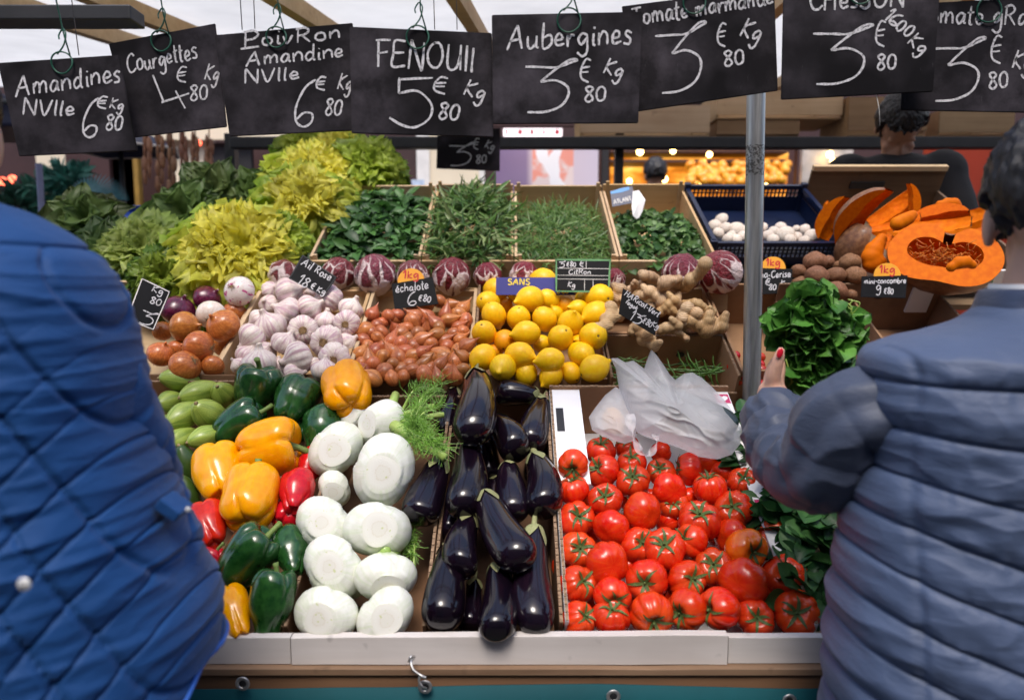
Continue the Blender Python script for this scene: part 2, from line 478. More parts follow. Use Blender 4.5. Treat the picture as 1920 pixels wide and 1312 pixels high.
# the pole in front of the stall
def pole_mat():
    M = Mat('worn_galvanised', 0.42, 0.5, 0, 0.75)
    st = M.noise(1.0, 5, M.coord('Object', (90, 90, 5)), 0.6)
    col = M.ramp(st, [(0.3, (0.2, 0.2, 0.2)), (0.7, (0.55, 0.55, 0.54))])
    tc = M.node('ShaderNodeTexCoord'); sp = M.node('ShaderNodeSeparateXYZ'); M.t.links.new(tc.outputs['Object'], sp.inputs[0]); z = sp.outputs[2]
    band = M.math('MULTIPLY', M.ramp(z, [(0.0, 0.0), (1.0, 1.0)]), 1.0)
    near = M.math('LESS_THAN', M.math('ABSOLUTE', M.math('SUBTRACT', z, POLE_BAND)), 0.034)
    mk = M.math('MULTIPLY', near, M.ramp(M.noise(150, 3, rough=0.7), [(0.47, 0.0), (0.53, 1.0)]))
    M.base(M.mix(M.math('MULTIPLY', mk, 0.9), col, (0.015, 0.013, 0.012)))
    M.set('Metallic', M.math('SUBTRACT', 0.75, M.math('MULTIPLY', mk, 0.7)))
    return M.m
pt, pb = onY(1418, 150, 1.615), onY(1409, 745, 1.615)
POLE_BAND = onY(1415, 302, 1.615).z
k = (pt - pb) / (pt.z - pb.z)
p0, p1 = pb + k*(0.0 - pb.z), pb + k*(AWZ(1.6) - 0.02 - pb.z)
N = 40
pole = MB().tube([p0 + (p1-p0)*i/N for i in range(N+1)], 0.0208, 20).build('awning_pole', pole_mat())
tag(pole, 'worn round steel pole with a black scuffed band, standing between the produce', 'pole')

# ------------------------------------------------------------------ behind the stall
def slab(u0, v0, u1, v1, Y, depth):
    a, b = onY(u0, v1, Y), onY(u1, v0, Y)
    return (min(a.x, b.x), Y, a.z), (max(a.x, b.x), Y + depth, b.z)
def bgbox(name, m, u0, v0, u1, v1, Y, depth, bev=0.0, parent=None):
    lo, hi = slab(u0, v0, u1, v1, Y, depth)
    return MB().box(lo, hi, None, bev).build(name, m, parent)
m_brown = flat('shop_brown', (0.055, 0.022, 0.02), 0.5, nz=0.3, scale=3)
m_cream = flat('cream_panel', (0.8, 0.68, 0.5), 0.6, nz=0.12, scale=2)
m_whitep = flat('white_paint', (0.78, 0.74, 0.7), 0.5, nz=0.1)
m_purple = flat('purple_panel', (0.2, 0.12, 0.21), 0.5, nz=0.2, scale=2)
m_orange = flat('orange_red_paint', (0.72, 0.075, 0.025), 0.6, nz=0.1, scale=2)
m_dark = flat('dark_void', (0.012, 0.01, 0.012), 0.7)
m_navy = flat('navy_paint', (0.012, 0.016, 0.05), 0.5)
m_mustard = flat('mustard_paint', (0.3, 0.17, 0.03), 0.5)
def emit(name, c, s):
    M = Mat(name); M.base((0, 0, 0)); M.set('Emission Color', c); M.set('Emission Strength', s); return M
shop = tag(empty('shop_building', (0, 6.0, 0)), 'brown wooden shop front with cream panels across the street behind the stall', 'building')
def spart(name, m, u0, v0, u1, v1, Y, depth):
    o = bgbox(name, m, u0, v0, u1, v1, Y, depth); o.parent = shop; o.matrix_parent_inverse = Matrix.Translation((0, -6.0, 0)); return o
lo, hi = slab(-700, 60, 2700, 700, 6.6, 0.3); lo = (lo[0], lo[1], 0)
w = MB().box(lo, hi).build('wall', m_brown); w.parent = shop; w.matrix_parent_inverse = Matrix.Translation((0, -6.0, 0))
for (nm, m, u0, v0, u1, v1, y) in (
    ('panel', m_cream, 86, 230, 118, 560, 6.0), ('panel', m_cream, 121, 230, 141, 560, 6.02), ('post', m_brown, 143, 200, 172, 600, 5.98),
    ('post', m_brown, 174, 200, 198, 600, 5.95), ('post', m_navy, 201, 200, 222, 600, 6.0), ('post', m_mustard, 223, 200, 230, 600, 6.0),
    ('post', m_navy, 231, 200, 243, 600, 6.0), ('post', m_mustard, 244, 200, 252, 600, 6.0),
    ('lintel', m_cream, 262, 200, 560, 262, 6.02), ('panel', m_dark, 400, 268, 470, 600, 6.1), ('panel', m_cream, 330, 264, 398, 420, 6.12),
    ('door', m_brown, 690, 240, 783, 640, 6.02), ('door_frame', m_whitep, 786, 240, 804, 640, 5.97), ('panel', m_cream, 807, 240, 899, 640, 6.0),
    ('door_frame', m_whitep, 900, 240, 908, 640, 5.97), ('post', m_brown, 909, 240, 928, 640, 6.0),
    ('post', m_dark, 1124, 200, 1143, 640, 5.95), ('post', m_brown, 1480, 200, 1502, 640, 5.9), ('lintel', m_brown, 690, 170, 1120, 236, 5.98)):
    spart(nm, m, u0, v0, u1, v1, y, 0.06)
st = bgbox('notice', flat('notice_paper', (0.5, 0.6, 0.75), 0.6, nz=0.3, scale=40), 772, 337, 795, 357, 5.95, 0.004)
tag(st, 'small pale blue notice stuck on the brown door behind the herbs', 'notice')
# lit shop window: warm lamps and shelves with goods
def lit_mat():
    M = emit('lit_interior', (1, 1, 1), 1.0)
    n = M.noise(1.0, 4, M.coord('Object', (3, 1, 7)), 0.6)
    c = M.ramp(n, [(0.3, (0.05, 0.012, 0.0)), (0.5, (0.55, 0.16, 0.01)), (0.66, (0.9, 0.42, 0.06)), (0.8, (1.0, 0.75, 0.35))])
    M.set('Emission Color', c); M.set('Emission Strength', 0.9); return M.m
w2 = spart('lit_window', lit_mat(), 1144, 268, 1479, 420, 6.5, 0.05)
for v in (262, 281, 299, 345):
    spart('shelf', m_brown, 1144, v, 1479, v+5, 6.2, 0.28)
spart('display_glass', flat('grey_glass', (0.5, 0.47, 0.45), 0.3, nz=0.5, scale=6), 1502, 276, 1600, 360, 6.0, 0.05)
m_warm = emit('warm_lamp', (1.0, 0.62, 0.2), 9.0).m
for i, (u, v, r) in enumerate(((1200, 285, 6), (1262, 283, 5), (1246, 336, 6), (1180, 340, 5), (1318, 345, 6), (1345, 350, 5), (1440, 345, 6), (1330, 290, 5), (1556, 290, 6), (1562, 302, 5), (1420, 290, 5))):
    c = onY(u, v, 5.9); L = MB().ellipsoid(c*0, (r*0.0046,)*3).build('shop_lamp', m_warm); L.location = c
    tag(L, 'small glowing warm lamp inside the amber lit shop', 'lamp', 'warm lamps in the lit shop')
m_citrus = fruit('far_citrus', (0.75, 0.25, 0.01), (0.8, 0.42, 0.02), 0.4)
mb = MB()
for i in range(90):
    u = random.choice((random.uniform(1288, 1372), random.uniform(1372, 1478))); v = random.uniform(306, 342)
    c = onY(u, v, 5.6 + (342-v)*0.008); mb.ellipsoid(c, (0.04, 0.04, 0.04), None, 8, 6)
tag(mb.build('fruit_display', m_citrus), kind='stuff')
# poster
def poster_mat():
    M = Mat('poster_print', 0.5)
    v = M.coord('Generated')
    sp = M.node('ShaderNodeSeparateXYZ'); M.t.links.new(v, sp.inputs[0]); x, z = sp.outputs[0], sp.outputs[2]
    n = M.noise(3, 3, v)
    def band(a, b, w0):
        d = M.math('ABSOLUTE', M.math('ADD', M.math('SUBTRACT', x, M.math('MULTIPLY_ADD', z, a, b)), M.math('MULTIPLY_ADD', n, 0.16, -0.08)))
        return M.math('LESS_THAN', d, w0)
    bg = M.ramp(x, [(0.0, (0.2, 0.13, 0.24)), (0.3, (0.25, 0.17, 0.28)), (0.36, (0.62, 0.48, 0.5)), (1.0, (0.6, 0.52, 0.6))])
    c = M.mix(M.math('LESS_THAN', M.math('ABSOLUTE', M.math('SUBTRACT', x, 0.56)), 0.2), bg, M.mix(M.ramp(M.noise(5, 3, v), [(0.45, 0.0), (0.55, 1.0)]), (0.8, 0.3, 0.22), (0.75, 0.6, 0.56)))
    c = M.mix(band(-0.34, 0.78, 0.055), c, (0.85, 0.82, 0.82)); c = M.mix(band(0.1, 0.5, 0.05), c, (0.85, 0.82, 0.82))
    M.base(c); return M.m
po = bgbox('poster', poster_mat(), 929, 277, 1122, 420, 5.9, 0.01)
tag(po, 'large purple and pink printed poster behind the herb crates', 'poster')
led = bgbox('shop_sign', emit('lit_sign', (0.95, 0.8, 0.85), 1.2).m, 944, 241, 1054, 254, 5.6, 0.05)
tag(led, 'narrow bright pinkish lit shop sign above the purple poster', 'sign')
for i in range(9):
    a = MB().box(*slab(948 + i*11.6, 243, 952 + i*11.6 + (i % 3)*2, 252, 5.59, 0.008)).build('letter_stroke', flat('sign_red', (0.5, 0.03, 0.05), 0.5), led) if i % 2 == 0 else None
kw = tag(empty('kiosk', (2.6, 4.4, 0)), 'plain orange red painted wall panel behind the squash crate', 'kiosk')
for (nm, u0, u1, y) in (('wall', 1764, 2050, 4.4), ('wall', 1730, 1761, 4.42), ('corner_post', 1905, 1925, 4.36)):
    lo, hi = slab(u0, 246, u1, 520, y, 0.08); o = MB().box((lo[0], lo[1], 0), hi).build(nm, m_orange if nm == 'wall' else flat('brick_red', (0.3, 0.03, 0.012), 0.6)); o.parent = kw; o.matrix_parent_inverse = Matrix.Translation((-2.6, -4.4, 0))
# dark beam with its posts, and the crates stored on it
beam = tag(empty('back_frame', (0, 3.2, 0)), 'dark steel frame with a long horizontal beam behind the stall', 'frame')
for (nm, u0, v0, u1, v1) in (('beam', 430, 256, 2100, 277),):
    lo, hi = slab(u0, v0, u1, v1, 3.2, 0.06); o = MB().box(lo, hi, None, 0.004).build(nm, m_dark_metal); o.parent = beam; o.matrix_parent_inverse = Matrix.Translation((0, -3.2, 0))
for u in (430, 1162, 1995):
    lo, hi = slab(u-8, 250, u+8, 300, 3.27, 0.05); o = MB().box((lo[0], lo[1], 0), hi).build('post', m_dark_metal); o.parent = beam; o.matrix_parent_inverse = Matrix.Translation((0, -3.2, 0))
for i, (u0, v0, u1, v1, y, lab) in enumerate((
        (1088, 196, 1332, 256, 3.22, 'pale wooden crate stored on the beam under the tomato price board'),
        (1344, 168, 1582, 222, 3.3, 'long wooden crate on the beam behind the steel pole, above a lower box'),
        (1344, 224, 1500, 256, 3.32, 'low dull wooden box on the beam below a long crate'),
        (1590, 180, 1742, 254, 3.26, 'wooden crate on the beam behind the vendor with a gap of light'),
        (1760, 206, 1904, 254, 3.3, 'wooden crate at the far end of the beam above the orange wall'))):
    lo, hi = slab(u0, v0, u1, v1, y, 0.3)
    t = tag(empty('crate', lo), lab, 'crate', 'crates stored on the back beam'); w_, h_ = hi[0]-lo[0], hi[2]-lo[2]
    mm = m_crate if i in (0, 1) else m_crate_dull
    for (nm, a, b) in (('front_panel', (0, 0, h_*0.12), (w_, 0.01, h_*0.97)), ('back_panel', (0, 0.29, 0.01), (w_, 0.3, h_)), ('side_panel', (0, 0.012, 0), (0.01, 0.288, h_)), ('side_panel', (w_-0.01, 0.012, 0), (w_, 0.288, h_)), ('base_panel', (0.011, 0.012, 0), (w_-0.011, 0.288, 0.008))):
        o = MB().box(a, b).build(nm, mm, t)
# hanging dried braids, parasol, plants and poles on the far left
m_braid = fruit('dry_braid', (0.17, 0.06, 0.03), (0.35, 0.17, 0.09), 0.7, 30)
for i, (u, v0, v1) in enumerate(((276, 262, 330), (300, 256, 345), (322, 262, 352), (345, 258, 338), (366, 262, 325), (392, 268, 318))):
    mb = MB(); n = 7
    for j in range(n):
        c = onY(u + (4 if j % 2 else -4), v0 + (v1-v0)*j/(n-1), 4.0)
        mb.ellipsoid(c, (0.013 + 0.006*math.sin(j*2.1+i), 0.016, 0.05), None, 10, 7)
    mb.tube([onY(u, v0-40, 4.0), onY(u, v0, 4.0)], 0.004, 6)
    tag(mb.build('onion_braid', m_braid), 'brown dried braid hanging behind the dark green cabbages', 'braid', 'dried braids hanging at the next stall')
par = tag(empty('parasol', onY(240, 300, 4.3)), 'navy blue parasol with a white edge at the next stall', 'parasol')
c = onY(225, 262, 4.3); vs = [c + Vector((0, 0, 0.12))]; n = 8
for i in range(n):
    a = 2*PI*i/n; vs.append(c + Vector((0.34*math.cos(a), 0.34*math.sin(a), -0.05 - 0.02*(i % 2))))
o = MB().add(vs, [(0, 1+i, 1+(i+1) % n) for i in range(n)]).build('canopy', m_navy); o.parent = par; o.matrix_parent_inverse = par.matrix_world.inverted() if False else Matrix.Translation(-par.location)
o.modifiers.new('t', 'SOLIDIFY').thickness = 0.004
e = MB().tube(vs[1:] + [vs[1]], 0.007, 6).build('edge_trim', m_whitep); e.parent = par; e.matrix_parent_inverse = Matrix.Translation(-par.location)
e = MB().tube([c + Vector((0, 0, 0.12)), Vector((c.x, c.y, 0))], 0.014, 8).build('pole', m_dark_metal); e.parent = par; e.matrix_parent_inverse = Matrix.Translation(-par.location)
q = onY(68, 290, 3.6); o = MB().tube([(q.x, q.y, 0), (q.x + 0.01, q.y, 2.0)], 0.016, 12).build('stall_pole', flat('blue_grey_metal', (0.1, 0.11, 0.2), 0.4, metal=0.3)); tag(o, 'thin blue grey pole rising behind the shopper in the royal blue coat', 'pole')
lo, hi = slab(-400, 176, 40, 236, 4.6, 0.6); o = MB().box(lo, hi, None, 0.02).build('market_awning', m_navy); tag(o, 'dark navy awning of the next stall with a dark front', 'awning')
o = bgbox('beam', m_dark_metal, -300, 8, 243, 37, 1.75, 0.07, 0.004); tag(o, 'dark metal crossbeam under the awning above the courgette price board', 'beam')
lo, hi = slab(-420, 330, 60, 700, 4.4, 0.5); o = MB().box((lo[0], lo[1], 0), hi, None, 0.03).build('market_counter', m_dark); tag(o, 'dark counter of the next stall beyond the royal blue coat', 'counter')
m_redl = emit('red_lamp', (1.0, 0.12, 0.06), 3.0).m
for (u, v) in ((5, 340), (24, 336), (372, 268), (-14, 346)):
    L = MB().ellipsoid((0, 0, 0), (0.025, 0.025, 0.025)).build('red_lamp', m_redl); L.location = onY(u, v, 4.2 if u < 100 else 5.8)
    tag(L, 'small glowing red lamp at the stalls in the blurred distance', 'lamp', 'red lamps in the distance')
# ------------------------------------------------------------------ crates and boxes
def crate(name, T, x0, x1, a0, a1, hb, tops, m, label, cat, group=None, th=0.006, edge=None, skip=()):
    """open box lying on a tilted tier; tops = heights of front, back, left and right panels above the tier plane"""
    q = Quaternion((1, 0, 0), T.tilt)
    t = tag(empty(name, T.w((x0+x1)/2, a0, hb), q), label, cat, group)
    w2, d = (x1-x0)/2, a1-a0; f, b, l, r = [h - hb for h in tops]
    parts = {'base_panel': ((-w2, 0, 0), (w2, d, th)),
             'front_panel': ((-w2, 0, th+.0005), (w2, th, f)), 'back_panel': ((-w2, d-th, th+.0005), (w2, d, b)),
             'left': ((-w2, th+.0005, th+.0005), (-w2+th, d-th-.0005, l)), 'right': ((w2-th, th+.0005, th+.0005), (w2, d-th-.0005, r))}
    out = {}
    for k, (lo, hi) in parts.items():
        if k in skip: continue
        nm = 'side_panel' if k in ('left', 'right') else k
        vs, fs = [], []
        mb = MB().box(lo, hi)
        o = mb.build(nm, m, t); out[k] = o
        if edge is not None and k != 'base_panel':
            ax = 0 if k in ('front_panel', 'back_panel') else 1
            e = MB(); n = 40; rr = random.Random(sum(map(ord, k)) % 97 + int(x0*100))
            pts = []
            for i in range(n):
                s0, s1 = lo[ax] + (hi[ax]-lo[ax])*i/n, lo[ax] + (hi[ax]-lo[ax])*(i+1)/n - 0.0006
                hh = hi[2] + 0.0006 + rr.random()*0.0012
                A, B = list(lo), list(hi); A[ax], B[ax] = s0, s1; A[2], B[2] = hi[2] - 0.002 + 0.0022, hh + 0.001
                e.box([A[0]+0.0004, A[1]+0.0004, A[2]], [B[0]-0.0004, B[1]-0.0004, B[2]])
            e.build('cut_edge', edge, o)
    return t, out
# front row: cardboard boxes
crate('cardboard_box', T1, -0.90, -0.374, 0.004, 0.63, -0.13, (-0.015, 0.02, -0.0, 0.006), m_card, 'brown cardboard box holding the mixed peppers and pale courgettes', 'box', 'boxes in the front row', edge=m_card_edge)
crate('cardboard_box', T1, -0.372, -0.140, 0.004, 0.60, -0.13, (-0.015, 0.0, 0.004, 0.006), m_card_dark, 'narrow brown cardboard box holding the white fennel bulbs', 'box', 'boxes in the front row', edge=m_card_edge)
crate('cardboard_box', T1, -0.138, 0.083, 0.004, 0.60, -0.13, (-0.035, 0.0, 0.0, 0.016), m_card_dark, 'narrow brown cardboard box holding the dark aubergines', 'box', 'boxes in the front row', edge=m_card_edge)
tb, tp = crate('cardboard_box', T1, 0.086, 0.497, 0.004, 0.60, -0.12, (-0.015, 0.03, 0.022, 0.012), m_white_card, 'white cardboard box holding the ripe red tomatoes', 'box', 'boxes in the front row', edge=m_card_edge)
tp['back_panel'].data.materials[0] = m_card
# its folded white flap with a hand hole, seen as the white strip beside the aubergines
fl = MB().box((-0.20, 0.30, 0.137), (-0.137, 0.597, 0.1405)).build('flap', m_white_card, tb)
fh = MB().box((-0.1945, 0.45, 0.1407), (-0.178, 0.525, 0.1412), None).build('hand_hole', m_black, fl)
fr = MB().box((0.172, 0.12, 0.1335), (0.2055, 0.59, 0.137)).build('flap', m_white_card, tb)
fl.location.z = 0.022 - 0.0; fl.location.z = 0.003
m_magenta = flat('magenta_print', (0.55, 0.02, 0.12), 0.5, nz=0.1)
def heart(sz):
    pts = []
    for i in range(28):
        t = 2*PI*i/28; pts.append((sz*(16*math.sin(t)**3)/17, sz*(13*math.cos(t) - 5*math.cos(2*t) - 2*math.cos(3*t) - math.cos(4*t))/17))
    return pts
def logo(parent, M, w, h):
    """red square print with a white heart"""
    a = MB().add([M @ Vector(p) for p in ((-w, -h, 0), (w, -h, 0), (w, h, 0), (-w, h, 0))], [(0, 1, 2, 3)]).build('printed_logo', m_magenta, parent)
    pts = heart(min(w, h)*0.85); MB().add([M @ Vector((x, y, 0.0006)) for x, y in pts], [tuple(range(27, -1, -1))]).build('heart', m_white_card, a)
    return a
LOGOS = (fr, tb)
# middle row
crate('onion_crate', T2, -1.16, -0.712, 0.012, 0.40, -0.13, (-0.02, 0.03, 0.0, 0.012), m_crate, 'wooden crate of mixed brown and purple onions beside the blue coat', 'crate', 'crates in the middle row', th=0.009)
crate('garlic_crate', T2, -0.708, -0.397, 0.012, 0.40, -0.13, (-0.02, 0.0, 0.024, 0.016), m_crate, 'wooden crate filled with white and purple garlic bulbs', 'crate', 'crates in the middle row', th=0.009)
crate('shallot_crate', T2, -0.393, -0.098, 0.012, 0.40, -0.13, (-0.02, 0.0, 0.018, 0.01), m_crate, 'wooden crate filled with copper shallots', 'crate', 'crates in the middle row', th=0.009)
crate('lemon_crate', T2, -0.095, 0.232, 0.012, 0.40, -0.13, (-0.02, 0.01, 0.018, 0.004), m_card, 'brown cardboard crate heaped with yellow lemons', 'crate', 'crates in the middle row', th=0.006, edge=m_card_edge)
bb, bp = crate('bean_box', T2, 0.238, 0.548, -0.006, 0.172, -0.17, (-0.05, 0.0, -0.005, -0.0), m_card, 'brown cardboard box with oval holes holding green beans', 'box', None, edge=m_card_edge)
for x in (-0.02, 0.05):
    h = MB(); n = 20
    h.add([(x + 0.011*math.cos(2*PI*i/n), 0.1655, 0.115 + 0.009*math.sin(2*PI*i/n)) for i in range(n)], [tuple(range(n))]); h.build('hand_hole', m_black, bp['back_panel'])
crate('ginger_crate', T2, 0.24, 0.552, 0.178, 0.41, -0.11, (0.002, 0.0, 0.0, 0.0), m_card, 'brown cardboard tray heaped with knobbly ginger roots', 'crate')
crate('cardboard_box', T2, 0.556, 0.96, 0.02, 0.40, -0.12, (0.0, 0.02, 0.0, 0.0), m_card, 'brown cardboard box behind the steel pole with flat sides', 'box')
wb, wp = crate('cardboard_box', T2, 0.735, 1.19, 0.10, 0.34, -0.10, (-0.06, 0.055, 0.0, 0.02), m_card_dark, 'open brown box with white flap ends beneath the brown mushrooms', 'box', None, edge=m_card_edge)
for x in (-0.055, 0.055):
    h = MB(); n = 20
    h.add([(x + 0.013*math.cos(2*PI*i/n), 0.2335, 0.118 + 0.008*math.sin(2*PI*i/n)) for i in range(n)], [tuple(range(n))]); h.build('hand_hole', m_black, wp['back_panel'])
MB().box((0.14, 0.226, 0.07), (0.20, 0.2335, 0.156)).build('flap', m_white_card, wb)
# upper row: wooden herb crates
for i, (x0, x1, bk, lab) in enumerate(((-0.603, -0.272, 0.03, 'pale wooden crate of dark broad herb leaves beside the lettuces'), (-0.268, 0.004, 0.035, 'pale wooden crate heaped with mixed rocket leaves'),
        (0.008, 0.318, 0.03, 'pale wooden crate of fine grassy herbs'), (0.322, 0.61, 0.035, 'pale wooden crate of small dark round herb leaves'))):
    t, p = crate('herb_crate', T3, x0, x1, 0.0, 0.50, -0.13, (-0.0, bk, 0.012, 0.012), m_crate, lab, 'crate', 'wooden herb crates', th=0.008)
    for sx in (-1, 1):
        for (yy, hh) in ((0.009, 0.0), (0.484, bk)):
            xx = sx*((x1-x0)/2 - 0.015); MB().box((xx-0.006, yy, 0.01), (xx+0.006, yy+0.007, hh + 0.145)).build('corner_post', m_crate, t)
    MB().box((-(x1-x0)/2 - 0.001, -0.0035, 0.075), ((x1-x0)/2 + 0.001, -0.0005, 0.131)).build('front_slat', m_crate, t)
MB_ = crate('lettuce_crate', T3, -1.62, -0.608, -0.10, 0.62, -0.13, (-0.055, -0.10, -0.09, -0.04), m_royal_plastic, 'royal blue plastic crate under the green and yellow lettuces', 'crate')
# long thin ledge board carrying the radicchio
lb = wavy(-0.72, 0.62, 1.968, 1.98, 1.32, (1.392, 1.386), seed=11).build('ledge_board', m_crate); tag(lb, 'pale wooden ledge board in front of the radicchio heads', 'board')
# navy mesh crates
def mesh_crate(x0, x1, a0, a1, hb, tops, label):
    q = Quaternion((1, 0, 0), T3.tilt)
    t = tag(empty('plastic_crate', T3.w((x0+x1)/2, a0, hb), q), label, 'crate', 'navy plastic mesh crates')
    w2, d = (x1-x0)/2, a1-a0
    def wall(o, ux, L, top, nm, solid=0.35):
        mb = MB(); z = Vector((0, 0, 1)); ux = Vector(ux); ny = ux.cross(z); o = Vector(o)
        def bx(s0, s1, z0, z1, th=0.004):
            a = [o + ux*s0 + z*z0, o + ux*s1 + z*z0, o + ux*s1 + z*z1, o + ux*s0 + z*z1]
            mb.add([p - ny*th/2 for p in a] + [p + ny*th/2 for p in a], [(0,1,2,3),(7,6,5,4),(0,4,5,1),(1,5,6,2),(2,6,7,3),(3,7,4,0)])
        bx(0, L, 0, top*solid); bx(-0.004, L+0.004, top-0.014, top, 0.014)
        n = int(L/0.0135)
        for i in range(n+1): bx(L*i/n - 0.0026, L*i/n + 0.0026, top*solid, top-0.014, 0.0036)
        k = max(2, int((top*(1-solid)-0.014)/0.012))
        for j in range(1, k): zz = top*solid + (top-0.014-top*solid)*j/k; bx(0, L, zz-0.0022, zz+0.0022, 0.003)
        mb.build(nm, m_blue_plastic, t)
    f, b, l, r = [h - hb for h in tops]
    wall((-w2, 0, 0), (1, 0, 0), 2*w2, f, 'front_panel'); wall((-w2, d, 0), (1, 0, 0), 2*w2, b, 'back_panel', 0.55)
    wall((-w2, 0.003, 0), (0, 1, 0), d-0.006, l, 'side_panel'); wall((w2, 0.003, 0), (0, 1, 0), d-0.006, r, 'side_panel', 0.6)
    MB().box((-w2, 0, -0.004), (w2, d, 0.0)).build('base_panel', m_blue_plastic, t)
    for sx in (-1, 1):
        for yy, top in ((0, f), (d, b)):
            MB().box((sx*w2-0.011, yy-0.011, 0), (sx*w2+0.011, yy+0.011, top+0.008), None, 0.003).build('corner_post', m_blue_plastic, t)
    return t
mesh_crate(0.628, 1.045, 0.115, 0.52, -0.075, (0.004, 0.022, 0.014, 0.014), 'navy plastic mesh crate holding the white mushrooms, set on another')
mesh_crate(0.64, 1.05, 0.085, 0.50, -0.185, (-0.082, -0.082, -0.082, -0.082), 'navy plastic mesh crate underneath the white mushroom crate')
m_dark_wood = wood('dark_crate_wood', (.09, .05, .026), (.18, .11, .06), 0)
sq, sp_ = crate('squash_crate', T3, 1.06, 1.535, 0.03, 0.53, -0.12, (-0.05, 0.075, -0.04, 0.0), m_dark_wood, 'dark wooden crate heaped with cut orange squash', 'crate', th=0.009)
for o in (sp_['front_panel'],): o.data.materials[0] = m_white_card
MB().box((-0.236, 0.485, 0.1955), (0.236, 0.5025, 0.213)).build('rim_board', m_crate, sq)
h = MB().box((-0.09, 0.484, 0.13), (0.03, 0.4905, 0.155)).build('hand_hole', m_black, sq)
# torn printed wrapper tucked on the herb crates
# ------------------------------------------------------------------ produce patterns
def nz(x, y, z): return noise.noise(Vector((x, y, z)))
# tomatoes
def tomato_mesh(seed):
    rr = random.Random(seed); k = rr.choice((5, 6, 7, 8)); ph0 = rr.random()*6; A = rr.uniform(0.10, 0.2); sq = rr.uniform(0.72, 0.84)
    e1, e2 = rr.uniform(-.06, .06), rr.uniform(0, 6)
    def fn(th, ph):
        tw = th + 0.25*math.sin(2*th + e2)
        rib = abs(math.cos(k*tw/2 + ph0))**0.55
        amp = A*(0.25 + 0.75*math.cos(ph/2)**1.5)*math.sin(ph)**0.5
        r = math.sin(ph)**0.86*(1 - amp*(1-rib))*(1 + e1*math.cos(th+e2) + 0.04*math.cos(2*th+e2*2))
        rho = math.sin(ph)
        z = sq*math.cos(ph)
        if ph < PI/2: z -= 0.30*math.exp(-(rho/0.30)**2) - 0.03*rib*math.exp(-((rho-.4)/.25)**2)
        else: z += 0.07*math.exp(-(rho/0.25)**2)
        z += 0.03*nz(r*math.cos(th)*1.5+seed, r*math.sin(th)*1.5, z)
        return (r*math.cos(th), r*math.sin(th), z)
    return ball('tomato', 72, 36, fn), sq
def calyx_mesh(seed, sq):
    rr = random.Random(seed); mb = MB(); n = rr.choice((5, 6, 6, 7))
    for i in range(n):
        a = 2*PI*i/n + rr.uniform(-.25, .25); L = rr.uniform(0.5, 0.85); lift = rr.uniform(0.02, 0.28); tw = rr.uniform(-.35, .35)
        vs = []
        for j in range(8):
            t = j/7; rho = 0.05 + L*t
            z = sq*math.sqrt(max(0, 1-rho*rho)) - 0.30*math.exp(-(rho/0.30)**2) + 0.035 + lift*t**2.2
            w = 0.085*math.sin(PI*min(1, 0.18+t*0.82))**0.8*(1-t*0.35) + 0.006
            aa = a + tw*t*t
            c, s = math.cos(aa), math.sin(aa)
            for q, dz in ((-1, 0.018), (0, 0), (1, 0.018)): vs.append((rho*c - q*w*s, rho*s + q*w*c, z + dz))
        fs = [(j*3+q, j*3+q+1, j*3+q+4, j*3+q+3) for j in range(7) for q in (0, 1)]
        mb.add(vs, fs, True)
    z0 = sq - 0.3
    mb.tube([(0, 0, z0), (0.02, 0.01, z0+0.12), (0.06, 0.03, z0+0.24)], [0.07, 0.05, 0.055], 8)
    me = mesh('calyx', mb.v, mb.f, True); return me
m_tom = fruit('tomato_skin', (0.60, 0.014, 0.002), (0.68, 0.034, 0.004), 0.24, 3, 0.06, 0.003, 0.12, bump=0.03, bscale=60, streak=((0.72, 0.09, 0.01), 0.35, 26), tip=((0.62, 0.07, 0.015), 0.05, 0.4))
m_tomo = fruit('orange_tomato_skin', (0.8, 0.1, 0.004), (0.84, 0.18, 0.01), 0.2, 3, 0.35, 0.004, 0.08, bump=0.03, bscale=60)
m_calyx = fruit('calyx_green', (0.055, 0.09, 0.02), (0.12, 0.16, 0.045), 0.6, 8, 0)
m_scar = flat('pale_scar', (0.6, 0.4, 0.14), 0.7, nz=0.4, scale=60)
TOM = []
for s in range(9):
    me, sq = tomato_mesh(s*13+3); TOM.append(proto('tomato', me, m_tom, [('calyx', calyx_mesh(s*7+1, sq), m_calyx)]))
scar = MB().ellipsoid((0, 0, 0.50), (0.09, 0.09, 0.03)); scar_me = mesh('stem_scar', scar.v, scar.f, True); scar_me.materials.append(m_scar)
def cA(x, y): return 1020 + x/3.858, 620 + y/3.858
def cB(x, y): return 1020 + x/3.310, 920 + y/3.310
